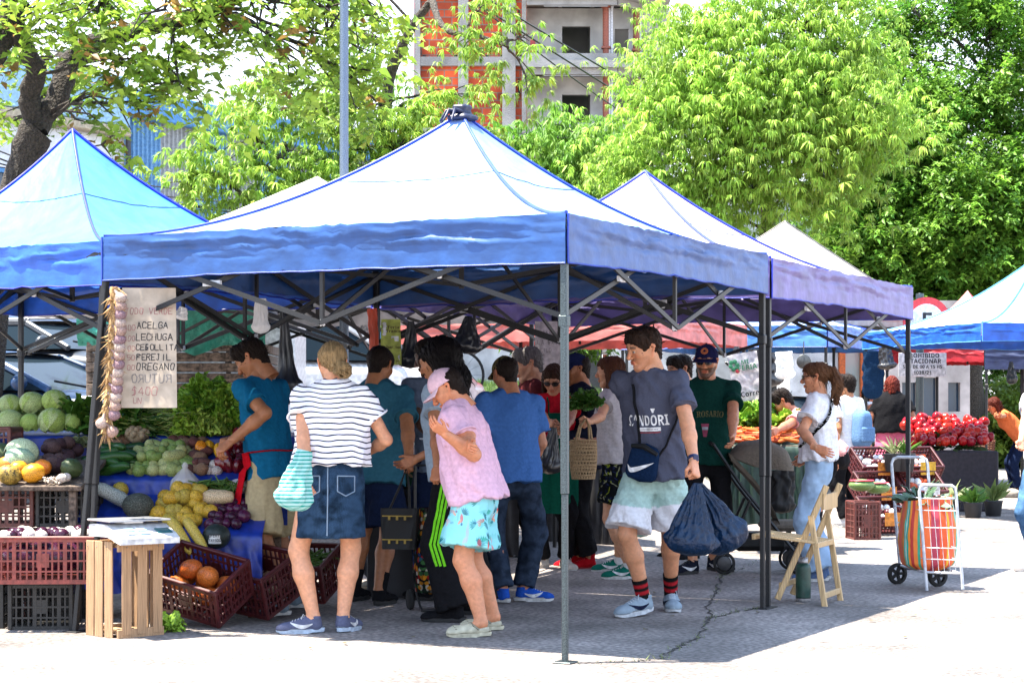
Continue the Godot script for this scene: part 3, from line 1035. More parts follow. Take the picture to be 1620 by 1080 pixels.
	tree("dense_green_tree","dense deep green tree with a thick trunk at the right, behind the light blue tent",Vector3(9.701,-0.812,-43.4)*Vector3(1,0,1),[
		[[Vector3(9.701,-0.677,-43.4)*Vector3(1,0,1),Vector3(9.661,1.883,-43.4),Vector3(9.567,3.904,-43.4),Vector3(9.357,5.549,-43.68),Vector3(9.036,7.37,-44.1)],0.42,0.14],
		[[Vector3(9.567,3.904,-43.4),Vector3(10.372,5.576,-43.96),Vector3(10.919,7.152,-44.52),Vector3(10.432,8.58,-44.8)],0.16,0.05],
		[[Vector3(9.357,5.549,-43.68),Vector3(8.516,6.291,-44.24),Vector3(7.878,6.737,-44.52)],0.10,0.04],
		[[Vector3(10.432,8.58,-44.8),Vector3(9.875,9.275,-44.8),Vector3(9.18,9.693,-44.8),Vector3(8.762,10.11,-44.8)],0.05,0.015],
		[[Vector3(10.432,8.58,-44.8),Vector3(9.597,8.858,-44.8),Vector3(8.971,8.928,-44.8)],0.035,0.01]],[
		[Vector3(7.779,5.576,-43.96),1.26,28],[Vector3(8.598,6.532,-43.96),1.33,32],[Vector3(8.911,4.934,-42.84),1.40,34],[Vector3(9.906,5.895,-43.12),1.40,36],[Vector3(10.507,4.801,-42.84),1.26,30],[Vector3(10.914,6.464,-43.4),1.26,30],[Vector3(8.219,4.578,-43.4),1.12,26],[Vector3(9.371,4.021,-43.12),1.12,24],[Vector3(7.348,4.643,-44.24),0.98,20],[Vector3(6.815,4.268,-44.8),0.84,14],[Vector3(10.713,7.802,-44.24),1.12,24],[Vector3(11.057,9.225,-44.52),0.98,20],[Vector3(10.217,9.885,-45.08),0.70,10],[Vector3(8.59,8.672,-45.36),0.98,18],[Vector3(8.36,9.993,-45.64),0.98,16],[Vector3(9.065,7.527,-44.24),1.12,24],[Vector3(10.442,3.887,-43.12),0.84,16],[Vector3(7.554,3.681,-44.24),0.84,14],[Vector3(8.543,3.65,-43.68),0.84,14],[Vector3(11.722,5.252,-43.4),1.40,20],[Vector3(10.432,10.805,-44.8),1.12,12],[Vector3(9.435,10.08,-45.36),0.49,4]],
		{"kind": "dense","green": Color(0.05,0.165,0.02),"yellow": Color(0.19,0.35,0.04),"sprays": 24,"spread": 0.72,"size": 1.15})
	tree("back_row_tree","mid green tree filling the gap behind the grey tent's peak",Vector3(8.885,-1.315,-54)*Vector3(1,0,1),[
		[[Vector3(8.885,-0.309,-54)*Vector3(1,0,1),Vector3(8.969,4.05,-54),Vector3(9.053,6.564,-54)],0.2,0.08]],[
		[Vector3(7.782,5.34,-53.33),1.49,26],[Vector3(8.941,6.333,-53.33),1.62,30],[Vector3(10.1,5.008,-53.33),1.62,30],[Vector3(11.424,5.008,-53.33),1.62,28],[Vector3(12.749,4.346,-53.33),1.62,26],[Vector3(8.61,4.346,-53.33),1.35,20],[Vector3(10.509,6.538,-53.73),1.62,26],[Vector3(12.511,6.204,-53.73),1.62,26],[Vector3(8.885,9.079,-54),1.62,22],[Vector3(10.394,9.079,-54),1.35,16],[Vector3(13.08,2.69,-53.33),1.08,14],[Vector3(14.073,4.015,-53.33),1.62,20]],
		{"kind": "dense","green": Color(0.03,0.12,0.012),"yellow": Color(0.09,0.22,0.02),"sprays": 18,"spread": 0.62,"size": 1.6})
  # trunks seen between the stalls
	tree("street_tree","slim street tree with a mottled trunk standing behind the black bag on its hook",Vector3(-1.414,1.322,-33)*Vector3(1,0,1),[
		[[Vector3(-1.373,1.322,-33)*Vector3(1,0,1),Vector3(-1.414,1.732,-33),Vector3(-1.496,2.551,-33),Vector3(-1.639,3.781,-33)],0.12,0.08]],[[Vector3(-1.742,3.985,-33),0.9,14],[Vector3(-1.229,4.293,-33),0.9,14],[Vector3(-1.923,2.94,-32.6),0.3,4],[Vector3(0.307,3.063,-33),0.7,10],[Vector3(-0.205,2.756,-33),0.3,4],[Vector3(1.229,2.346,-33),0.3,5],[Vector3(-3.08,2.71,-32),0.3,5]],
		{"kind": "dense","green": Color(0.06,0.15,0.02),"yellow": Color(0.16,0.26,0.03),"sprays": 14,"spread": 0.4,"size": 1.0,"bark": rgb(0.13,0.11,0.07)})
	tree("mottled_tree","thick tree trunk with grey flaking bark beside the lamp post",Vector3(-1.892,1.305,-25.5)*Vector3(1,0,1),[
		[[Vector3(-1.884,0.91,-25.5)*Vector3(1,0,1),Vector3(-1.892,1.939,-25.5),Vector3(-1.908,2.651,-25.5),Vector3(-1.987,3.611,-25.6)],0.17,0.13]],[[Vector3(-2.106,3.372,-25.6),0.7,14],[Vector3(-1.749,3.372,-25.6),0.6,12]],
		{"kind": "drooping","green": Color(0.105,0.20,0.03),"yellow": Color(0.23,0.29,0.05),"sprays": 14,"size": 1.0,"bark": rgb(0.22,0.21,0.19)})
  # bushes far right
	for b in [[Vector3(10.897,1.348,-45),1.6],[Vector3(9.854,1.207,-46),1.3],[Vector3(11.338,1.619,-44),1.8],[Vector3(-2.949,2.276,-38),0.7]]:
		var c: Vector3=b[0]
		c.y=rise(c.x,-c.z)
		var t:=thing("garden_bush",["wide bright bush beyond the woman in orange","smaller bright bush behind the thick trunk","tall bright bush cut by the right edge","bush before the white house behind the stalls"][int(taken.get("garden_bush",0))],"bush",c)
		var where:=[]
		var tint:=[]
		for i in 700:
			var d:=Vector3(rng.randfn(),rng.randfn(),rng.randfn()).normalized()*pow(rng.randf(),0.4)
			d.y=absf(d.y)
			where.append(Transform3D(Basis(Vector3.UP,rng.randf()*TAU).scaled(Vector3.ONE*rng.randf_range(0.9,1.6)),d*b[1]*Vector3(1.2,1.1,1.0)+Vector3(0,0.1,0)))
			tint.append(Color(0.12,0.20,0.03).lerp(Color(0.20,0.27,0.04),rng.randf())*rng.randf_range(0.7,1.3))
		var st:=MB.new()
		for i in 9:
			st.tube([Vector3(rng.randf_range(-0.2,0.2),-0.1,rng.randf_range(-0.2,0.2)),Vector3(rng.randf_range(-1,1),0.9,rng.randf_range(-1,1))*b[1]*0.7],[0.03,0.008],5)
		put("stem",st.mesh(),mat("bush stem",rgb(0.1,0.08,0.05),0.9),t)
		many("foliage",spray("dense"),mat("leaf dense",Color.WHITE,0.5),where,tint,t)


  # ---------------------------------------------------------------- buildings, lamp post, wires
func wall_with_holes(m: MB, b: Basis, o: Vector3, w: float, h: float, thick: float, holes: Array) -> void:  # holes: [x, y, w, h] in the wall's plane; b.x along, b.y up, b.z outwards
	var xs:=[0.0,w]
	var ys:=[0.0,h]
	for q in holes:
		xs.append_array([q[0],q[0]+q[2]])
		ys.append_array([q[1],q[1]+q[3]])
	xs.sort()
	ys.sort()
	for i in xs.size()-1:
		for j in ys.size()-1:
			var c:=Vector2((xs[i]+xs[i+1])/2,(ys[j]+ys[j+1])/2)
			if xs[i+1]-xs[i]<1e-4 or ys[j+1]-ys[j]<1e-4:
				continue
			var open:=false
			for q in holes:
				if c.x>q[0] and c.x<q[0]+q[2] and c.y>q[1] and c.y<q[1]+q[3]:
					open=true
			if not open:
				m.box(o+b*Vector3(c.x,c.y,-thick/2),Vector3(xs[i+1]-xs[i],ys[j+1]-ys[j],thick),b)

func build_buildings() -> void:
	var white:=plain("white painted wall",rgb(0.72,0.74,0.78),0.85,{"tri": 0.35,"tex": noise_tex("wall stain",0.012,0.75,1.08,FastNoiseLite.TYPE_SIMPLEX_SMOOTH,6),"bump": noise_tex("grit",0.12,0.0,1.0),"deep": 0.8})
	var pale:=plain("pale blue painted wall",rgb(0.46,0.58,0.80),0.85,{"tri": 0.35,"tex": noise_tex("wall stain",0.012,0.75,1.08),"bump": noise_tex("grit",0.12,0.0,1.0),"deep": 0.8})
	var bluem:=plain("blue trim paint",rgb(0.10,0.32,0.68),0.6)
	var sky_blue:=plain("light blue fascia",rgb(0.36,0.60,0.82),0.6)
	var beige:=plain("beige string course",rgb(0.55,0.46,0.33),0.8)
  # the blue and white hall at the left: its long wall runs away to the right
	var dir:=Vector3(3.7,0,-6.06).normalized()
	var out:=Vector3(-dir.z,0,dir.x)
	var b:=Basis(dir,Vector3.UP,out)
	var a:=Vector3(-8.55,0,-34)-dir*6.0
	var hall:=thing("blue_white_hall","white hall with blue trim and a striped corrugated side at the left","building",Vector3(a.x,0,a.z))
	var seam := 6.0 + 3.0  # where plaster gives way to corrugated sheet
	var m:=MB.new()
	wall_with_holes(m,b,Vector3(0,-1,0),seam,7.1,0.3,[[5.1,3.4,1.2,2.9],[1.0,4.0,1.2,2.0]])
	put("wall",m.mesh(),white,hall)
	m=MB.new()
	m.box(b*Vector3(seam/2,2.1,0.01),Vector3(seam,4.9,0.02),b)
	put("lower_wall",m.mesh(),pale,hall)
	for q in [[5.7,3.85],[1.6,4.0]]:
		m=MB.new()
		for s in [-0.55,0.0,0.55]:
			m.box(b*Vector3(q[0]+s,q[1],-0.06),Vector3(0.08,2.9,0.08),b)
		for s in [-1.4,-0.5,0.5,1.4]:
			m.box(b*Vector3(q[0],q[1]+s,-0.06),Vector3(1.2,0.07,0.075),b)
		var f:=put("window",m.mesh(),bluem,hall)
		m=MB.new()
		m.box(b*Vector3(q[0],q[1],-0.1),Vector3(1.2,2.9,0.012),b)
		put("pane",m.mesh(),mat("dark glass",rgb(0.03,0.06,0.10),0.08),f)
	m=MB.new()
	m.bevel(b*Vector3(seam/2,6.75,0.06),Vector3(seam,0.9,0.22),0.02,b)
	put("fascia",m.mesh(),sky_blue,hall)
	m=MB.new()
	m.bevel(b*Vector3(seam/2,6.2,0.08),Vector3(seam,0.16,0.24),0.02,b)
	put("string_course",m.mesh(),beige,hall)
	var grey_s:=plain("grey corrugated sheet",rgb(0.42,0.43,0.44),0.5)
	var blue_s:=plain("blue corrugated sheet",rgb(0.17,0.38,0.66),0.5)
	var x:=seam+0.02
	for k in 12:
		m=MB.new()
		var w:=0.95
		var n:=8
		for i in n:
			var p0:=x+w*i/n
			var dx:=w/n
			var pr:=[[0.0,0.0],[0.6,0.0],[0.7,0.04],[0.9,0.04],[1.0,0.0]]
			for s in 4:
				var l: float=p0+dx*pr[s][0]
				var r: float=p0+dx*pr[s+1][0]
				m.poly([b*Vector3(l,-1,pr[s][1]),b*Vector3(r,-1,pr[s+1][1]),b*Vector3(r,6.5,pr[s+1][1]),b*Vector3(l,6.5,pr[s][1])])
		put("corrugated_panel",m.mesh(),blue_s if k % 2 == 0 else grey_s,hall)
		x += w
	m=MB.new()
	m.bevel(b*Vector3(seam+5.8,6.75,0.08),Vector3(11.8,0.5,0.2),0.02,b)
	put("roof_trim",m.mesh(),bluem,hall)
	m=MB.new()
	m.box(b*Vector3((seam+11.8)/2,6.6,-4.0),Vector3(seam+11.8,0.2,7.7),b)
	m.box(b*Vector3(seam+11.8,2.8,-4.0),Vector3(0.2,7.4,7.6),b)
	put("roof",m.mesh(),grey_s,hall)
	m=MB.new()
	m.tube([b*Vector3(seam,0,0.12),b*Vector3(seam,6.2,0.12)],[0.05],8)
	m.lathe([Vector2(0.0,-0.12),Vector2(0.09,-0.1),Vector2(0.1,0.08),Vector2(0,0.12)],10,Transform3D(Basis(),b*Vector3(seam,4.0,0.2)))
	put("downpipe",m.mesh(),plain("dark iron",rgb(0.06,0.06,0.07),0.6),hall)

  # the unfinished tower of brick and concrete
	var conc:=plain("raw concrete",rgb(0.34,0.33,0.31),0.9,{"tri": 0.12,"world": true,"tex": noise_tex("wall stain",0.012,0.75,1.08),"bump": noise_tex("grit",0.12,0.0,1.0),"deep": 2.0})
	var render_m:=plain("grey render",rgb(0.47,0.46,0.43),0.9,{"tri": 0.1,"world": true,"tex": noise_tex("wall stain",0.012,0.75,1.08)})
	var dark:=plain("room beyond",rgb(0.47,0.46,0.43),0.9,{"tri": 0.1})
	var im:=Image.create(256,256,false,Image.FORMAT_RGB8)
	var r2:=RandomNumberGenerator.new()
	r2.seed=4
	var shade:=[]
	for i in 128:
		shade.append(r2.randf_range(0.72,1.08))
	for y in 256:
		for px in 256:
			var row:=y/32
			var xx:=(px+(row % 2)*32) % 256
			var mort:=y % 32<4 or xx % 64<4
			var s: float=shade[row*8+xx/32/2*2]
			im.set_pixel(px,y,Color(0.56,0.50,0.46) if mort else Color(0.86*s,0.36*s,0.20*s))
	var brick:=mat("hollow clay brick",Color.WHITE,0.9,{"tri": 0.42,"world": true,"tex": ImageTexture.create_from_image(im),"detail": noise_tex("blotch",0.012,0.62,1.1),"tri2": 0.06})
	var z:=-80.0
	var tw:=thing("unfinished_building","tall unfinished building of red hollow brick and raw concrete floors","building",Vector3(-1.739,0,z))
	var s:=3221.0/80.0
	var lx:=func(px: float) -> float: return (px-740.0)/s
	var hy:=func(py: float) -> float: return 1.25+(647.0-py)/s
  # brick part with its columns and beams
	m=MB.new()
	var x0: float=lx.call(655)
	var x1: float=lx.call(833)
	wall_with_holes(m,Basis.IDENTITY,Vector3(x0,-1,0.0),x1-x0,22.0,0.3,[])
	m.box(Vector3(x0+0.15,10,-6.2),Vector3(0.3,22,12))
	put("brick_wall",m.mesh(),brick,tw)
	m=MB.new()
	for q in [[733,16],[805,21],[829,7],[661,8]]:
		m.box(Vector3(lx.call(q[0]),10,0.12),Vector3(q[1]/s,22.0,0.3))
	put("concrete_column",m.mesh(),conc,tw)
	for py in [98.0,210.0,322.0,-14.0]:
		m=MB.new()
		m.box(Vector3((x0+x1)/2,hy.call(py),0.1),Vector3(x1-x0,14.0/s,0.24))
		put("concrete_beam",m.mesh(),conc,tw)
		for i in 7:
			m=MB.new()
			m.box(Vector3(lerpf(x0+0.4,x1-0.3,i/6.0),hy.call(py-8.0),0.155),Vector3(0.12+0.1*(i % 2),0.08,0.03))
			put("putlog_hole",m.mesh(),plain("dark slit",rgb(0.01,0.01,0.01),0.9),tw)
	for py in [30.0,138.0]:
		m=MB.new()
		m.box(Vector3(lx.call(821),hy.call(py),0.153),Vector3(0.06,26/s,0.02))
		put("slit",m.mesh(),plain("dark slit",rgb(0.01,0.01,0.01),0.9),tw)
  # concrete floors to the right
	var xr: float=lx.call(1060)
	var pitch:=109.0/s
	for k in 6:
		var base: float = hy.call(107.0) - pitch * (k - 1)  # level of a floor slab's middle
		if base<-1.0:
			continue
		m=MB.new()
		m.box(Vector3((x1+xr)/2,base,-5.0),Vector3(xr-x1,0.28,12.0))
		put("floor_slab",m.mesh(),conc,tw)
		m=MB.new()
		m.box(Vector3((x1+lx.call(975))/2,base+0.02,0.72),Vector3(lx.call(975)-x1,33/s,0.16))
		m.box(Vector3((x1+lx.call(975))/2,base-0.05,0.2),Vector3(lx.call(975)-x1-0.02,0.2,1.2))
		m.bar(Vector3(lx.call(975),base+0.02,0.72),Vector3(lx.call(1060),base+0.02,-1.6),0.16,33/s)
		put("balcony",m.mesh(),conc,tw)
  # the wall of the storey above this slab, with its openings
		m=MB.new()
		var wl:=[[lx.call(890)-x1,0.0,45/s,66/s],[lx.call(974)-x1,0.0,22/s,62/s],[lx.call(1016)-x1,0.0,16/s,56/s]]
		wall_with_holes(m,Basis.IDENTITY,Vector3(x1,base+0.1,-0.6),xr-x1,pitch-0.36,0.22,wl)
		put("storey_wall",m.mesh(),render_m,tw)
		m=MB.new()
		m.box(Vector3((x1+xr)/2,base+pitch/2,-3.4),Vector3(xr-x1,pitch,0.2))
		m.box(Vector3(lx.call(938),base+pitch/2,-2.0),Vector3(0.15,pitch-0.3,2.6))
		m.box(Vector3(lx.call(887),base+pitch/2,-2.0),Vector3(0.15,pitch-0.3,2.6))
		for i in 9:
			m.box(Vector3((x1+xr)/2,base+pitch-0.2,-1.0-i*0.45),Vector3(xr-x1,0.1,0.1))
		put("inner_wall",m.mesh(),dark,tw)
		m=MB.new()
		m.box(Vector3(lx.call(910),base-0.02-17/s,0.79),Vector3(2.5,0.04,0.01))
		put("damp_edge",m.mesh(),conc,tw)
	for q in [[958,0.24,0.26,rgb(0.36,0.10,0.055)],[963.5,0.10,0.22,rgb(0.75,0.75,0.75)],[967.5,0.10,0.22,rgb(0.72,0.74,0.76)],[1008,0.26,-0.3,rgb(0.36,0.10,0.055)],[1014,0.10,-0.3,rgb(0.72,0.74,0.76)]]:
		m=MB.new()
		m.tube([Vector3(lx.call(q[0]),0,q[2]),Vector3(lx.call(q[0]),21,q[2])],[q[1]/2],8)
		for k in 12:
			m.box(Vector3(lx.call(q[0]),1.0+k*1.6,q[2]),Vector3(q[1]*1.4,0.08,q[1]*1.4))
		put("riser_pipe",m.mesh(),plain("pipe %d" % q[0],q[3],0.6),tw)
	m=MB.new()
	m.bevel(Vector3(lx.call(843),hy.call(74),0.2),Vector3(0.2,0.5,0.15),0.02)
	put("meter_box",m.mesh(),plain("red box",rgb(0.35,0.03,0.03),0.5),tw)

  # the white house across the street, seen between the stalls
	var hs:=thing("white_house","low white house with a brown panelled door behind the stalls","building",Vector3(-2.285,1.5,-46))
	var hx:=func(px: float) -> float: return (px-650.0)/3221.0*46.0
	m=MB.new()
	var dx0: float=hx.call(642) 
	wall_with_holes(m,Basis.IDENTITY,Vector3(hx.call(380),0,0),hx.call(1300)-hx.call(380),4.6,0.3,[[dx0-hx.call(380),0.1,0.42,2.1],[hx.call(492)-hx.call(380),1.5,0.9,1.5],[hx.call(905)-hx.call(380),0.0,0.8,2.4]])
	m.box(Vector3(hx.call(840),4.65,-3),Vector3(hx.call(1300)-hx.call(380),0.2,6.4))
	put("wall",m.mesh(),plain("white house wall",rgb(0.80,0.81,0.82),0.85,{"tri": 0.3}),hs)
	m=MB.new()
	m.bevel(Vector3(dx0+0.21,1.15,-0.15),Vector3(0.42,2.1,0.06),0.005)
	var dr:=put("door",m.mesh(),plain("brown door",rgb(0.075,0.03,0.02),0.5),hs)
	for q in [0.55,1.15,1.75]:
		m=MB.new()
		m.bevel(Vector3(dx0+0.21,q,-0.115),Vector3(0.3,0.48,0.03),0.01)
		put("door_panel",m.mesh(),plain("brown door",rgb(0.075,0.03,0.02),0.5),dr)
	m=MB.new()
	for q in [-0.08,0.5]:
		m.box(Vector3(dx0+q,1.2,0.03),Vector3(0.14,2.4,0.1))
	put("door_frame",m.mesh(),plain("white trim",rgb(0.8,0.8,0.8),0.7),hs)
	m=MB.new()
	m.bevel(Vector3(dx0+0.2,0.04,0.3),Vector3(1.0,0.1,0.5),0.01)
	put("door_step",m.mesh(),plain("blue step",rgb(0.04,0.10,0.22),0.7),hs)
	m=MB.new()
	m.box(Vector3(hx.call(505) ,2.25,-0.12),Vector3(0.9,1.5,0.02))
	put("window",m.mesh(),mat("dark glass",Color.BLACK),hs)
	m=MB.new()
	m.bevel(Vector3(hx.call(925),1.2,-0.12),Vector3(0.8,2.4,0.05),0.01)
	put("roller_shutter",m.mesh(),plain("dark shutter",rgb(0.05,0.055,0.06),0.5),hs)

  # orange framed kiosk far back
	var kk:=thing("orange_kiosk","white kiosk with orange door frame behind the second stall","kiosk",Vector3(6.04,0,-38))
	m=MB.new()
	m.box(Vector3(-0.4,1.3,-1.0),Vector3(0.9,2.6,2.0))
	put("wall",m.mesh(),white,kk)
	for q in [0.12,0.52]:
		m=MB.new()
		m.bevel(Vector3(q,1.3,0.0),Vector3(0.12,2.7,0.14),0.01)
		put("frame_post",m.mesh(),plain("orange paint",rgb(0.70,0.14,0.02),0.5),kk)
	m=MB.new()
	m.box(Vector3(0.32,1.3,-0.06),Vector3(0.28,2.4,0.03))
	put("pane",m.mesh(),mat("pale glass",rgb(0.35,0.42,0.40),0.1),kk)
	m=MB.new()
	m.bevel(Vector3(0.0,2.7,-0.9),Vector3(1.8,0.12,2.2),0.01)
	put("roof",m.mesh(),white,kk)
  # pale sheds behind the far right stalls
	var sh:=thing("pale_house","pale house wall with small dark windows behind the parking sign","building",Vector3(8.606,0,-42))
	m=MB.new()
	wall_with_holes(m,Basis.IDENTITY,Vector3(-0.9,0,0),1.75,3.4,0.25,[[0.35,1.1,0.3,0.7],[0.75,1.0,0.32,0.9],[1.3,1.2,0.25,0.6]])
	m.box(Vector3(0,3.4,-2),Vector3(2.0,0.16,4.4))
	m.box(Vector3(-0.8,1.7,-2.1),Vector3(0.2,3.4,3.9))
	put("wall",m.mesh(),plain("pinkish plaster",rgb(0.62,0.55,0.52),0.9,{"tri": 0.3}),sh)
	m=MB.new()
	m.box(Vector3(0,1.5,-0.2),Vector3(1.7,1.4,0.02))
	put("window",m.mesh(),mat("dark glass",Color.BLACK),sh)

  # lamp post
	var lp:=thing("lamp_post","tall blue grey steel lamp post rising behind the large blue tent","lamp post",Vector3(-1.453,rise(-1.453,17.6),-17.6))
	m=MB.new()
	m.lathe([Vector2(0.040,0),Vector2(0.040,3),Vector2(0.038,3.02),Vector2(0.036,7.6)],18)
	put("pole",m.mesh(),metal("blue grey steel",rgb(0.22,0.28,0.36),0.5),lp)
	m=MB.new()
	m.lathe([Vector2(0.12,0),Vector2(0.12,0.02),Vector2(0.065,0.05),Vector2(0.06,0.25),Vector2(0.052,0.26)],18)
	put("base_flange",m.mesh(),metal("blue grey steel",Color.WHITE),lp)
	m=MB.new()
	m.tube([Vector3(0,7.5,0),Vector3(-0.1,7.9,0.2),Vector3(-0.4,8.1,0.9)],[0.04,0.03],8)
	m.bevel(Vector3(-0.5,8.1,1.2),Vector3(0.25,0.12,0.7),0.03)
	put("lamp_arm",m.mesh(),metal("blue grey steel",Color.WHITE),lp)
  # wires
	var wire:=plain("black cable",rgb(0.012,0.012,0.012),0.6)
	var n:=0
	for q in [[Vector3(-1.583,7.928,-30),Vector3(6.855,5.777,-46),0.10,0.016],[Vector3(-1.444,7.947,-30),Vector3(6.855,6.206,-46),0.05,0.016],[Vector3(-1.388,7.973,-30.2),Vector3(5.328,5.99,-44),0.3,0.013],[Vector3(-8.103,5.274,-30),Vector3(-3.483,4.344,-33),0.25,0.012],[Vector3(-8.103,5.153,-30),Vector3(-3.483,4.498,-33),0.3,0.014],[Vector3(-8.103,5.022,-30),Vector3(-3.483,4.58,-33),0.2,0.012],[Vector3(-6.985,4.836,-30),Vector3(-3.483,4.682,-33),0.1,0.010]]:
		m=MB.new()
		var pts:=[]
		for i in 25:
			var f:=i/24.0
			pts.append((q[0] as Vector3).lerp(q[1],f)-Vector3(0,4.0*q[2]*f*(1-f),0))
		m.tube(pts,[q[3]],5)
		tag(put("overhead_cable",m.mesh(),wire),["uppermost black cable slanting down before the unfinished building","second of three black cables slanting down before the unfinished building","lowest of three black cables slanting down before the unfinished building","lowest thin cable before the striped hall","thicker sagging cable before the striped hall","third cable up before the striped hall","uppermost faint cable before the striped hall"][n],"cable","overhead cables")
		n += 1


  # ---------------------------------------------------------------- vehicles
func car(label: String, at: Vector3, yaw: float, paint: Color, o := {}) -> Node3D:  # nose towards +x
	var t:=thing("parked_car",label,"car",at,yaw,"cars parked behind the stalls")
	var L: float=o.get("len",4.1)
	var hgt: float=o.get("high",1.47)
	var pm:=mat("car paint %s" % paint.to_html(),paint,0.35,{"coat": 0.1,"tri": 2.0,"tex": noise_tex("patch",0.01,0.7,1.0)})
	var glass:=mat("car glass",rgb(0.012,0.02,0.028),0.08,{"spec": 0.12})
	var trim:=plain("black trim",rgb(0.015,0.015,0.017),0.6)
  # body: rounded sections along the length
	var prof:=[[-0.5,0.42,0.72,0.74],[-0.485,0.30,0.92,0.80],[-0.42,0.24,0.98,0.84],[-0.2,0.22,0.97,0.86],[0.1,0.22,0.96,0.86],[0.2,0.22,0.96,0.86],[0.36,0.23,0.88,0.84],[0.46,0.27,0.78,0.78],[0.495,0.36,0.66,0.68],[0.5,0.42,0.58,0.6]]
	var m:=MB.new()
	m.sheet(40,prof.size()-1,func(u,v):
		var p=prof[int(round(v*(prof.size()-1)))]
		var a: float=TAU*u
		var lo: float=p[1]
		var hi: float=p[2]
		var e:=0.35
		var cy:=signf(sin(a))*pow(absf(sin(a)),e)
		var cz:=signf(cos(a))*pow(absf(cos(a)),e)
		return Vector3(p[0]*L,(lo+hi)/2+cy*(hi-lo)/2,cz*p[3]*(1.0-0.05*maxf(0,cy))))
	put("body",m.mesh(),pm,t)
  # cabin: pillars and roof, then panes
	var base:=0.95
	var x_: Array=o.get("cab", [-0.46, -0.36, 0.06, 0.24])  # rear foot, rear top, front top, windscreen foot
	var c:=[]
	for q in [[x_[0],base,0.80],[x_[1],hgt-0.04,0.60],[x_[2],hgt-0.04,0.60],[x_[3],base,0.78]]:
		c.append(Vector3(q[0]*L,q[1],q[2]))
	m=MB.new()
	for sz in [1.0,-1.0]:
		var k:=Vector3(1,1,sz)
		var mid_b: Vector3=c[0].lerp(c[3],0.48)
		var mid_t: Vector3=c[1].lerp(c[2],0.48)
		for pr in [[c[0],c[1]],[c[3],c[2]],[c[1],c[2]],[mid_b,mid_t]]:
			m.bar(pr[0]*k,pr[1]*k,0.07,0.06,Vector3(0,0,1),0.015)
	m.sheet(8,8,func(u,v):
		var xx: float=lerpf(c[1].x-0.05,c[2].x+0.05,u)
		return Vector3(xx,hgt-0.03+0.05*sin(PI*u)*0.6+0.03*sin(PI*v),lerpf(0.63,-0.63,v)))
	put("roof",m.mesh(),pm,t)
	for pn in [["windscreen",[c[3],c[2],c[2]*Vector3(1,1,-1),c[3]*Vector3(1,1,-1)]],["rear_window",[c[0]*Vector3(1,1,-1),c[1]*Vector3(1,1,-1),c[1],c[0]]],["side_window",[c[0],c[1],c[2],c[3]]],["side_window",[c[3]*Vector3(1,1,-1),c[2]*Vector3(1,1,-1),c[1]*Vector3(1,1,-1),c[0]*Vector3(1,1,-1)]]]:
		m=MB.new()
		m.poly(pn[1])
		put(pn[0],m.mesh(),glass,t)
	for q in [[0.31,1],[0.31,-1],[-0.30,1],[-0.30,-1]]:
		var w:=MB.new()
		var xf:=Transform3D(Basis(Vector3.RIGHT,PI/2),Vector3(q[0]*L,0.31,q[1]*0.76))
		w.lathe([Vector2(0.19,-0.10),Vector2(0.29,-0.10),Vector2(0.315,-0.06),Vector2(0.315,0.06),Vector2(0.29,0.10),Vector2(0.19,0.10)],24,xf)
		var wh:=put("wheel",w.mesh(),plain("tyre rubber",rgb(0.02,0.02,0.02),0.9),t)
		w=MB.new()
		w.lathe([Vector2(0.0,-0.07),Vector2(0.2,-0.08),Vector2(0.2,0.08),Vector2(0.0,0.07)],20,xf)
		put("rim",w.mesh(),metal("alloy",rgb(0.5,0.5,0.52)),wh)
	for q in [1.0,-1.0]:
		m=MB.new()
		m.ball(Vector3(0.462*L,0.64,q*0.6),Vector3(0.12,0.09,0.17))
		put("headlight",m.mesh(),mat("headlight glass",rgb(0.7,0.72,0.75),0.1,{"coat": 1.0}),t)
		m=MB.new()
		m.ball(Vector3(c[3].x-0.25,1.02,q*0.93),Vector3(0.06,0.08,0.11))
		put("door_mirror",m.mesh(),pm,t)
		if o.get("rails",false):
			m=MB.new()
			m.tube([Vector3(c[1].x,hgt,q*0.55),Vector3(c[1].x+0.1,hgt+0.07,q*0.55),Vector3(c[2].x-0.1,hgt+0.07,q*0.55),Vector3(c[2].x,hgt,q*0.55)],[0.018],6)
			put("roof_rail",m.mesh(),metal("alloy",Color.WHITE),t)
	m=MB.new()
	m.bevel(Vector3(0.49*L,0.42,0),Vector3(0.1,0.16,1.1),0.03)
	put("grille",m.mesh(),trim,t)
	m=MB.new()
	for q in [0.35,-0.35]:
		m.tube([Vector3(c[3].x+0.02,base+0.02,q-0.3),Vector3(c[3].x-0.08,base+0.09,q+0.25)],[0.012],5)
	put("wiper",m.mesh(),trim,t)
	return t

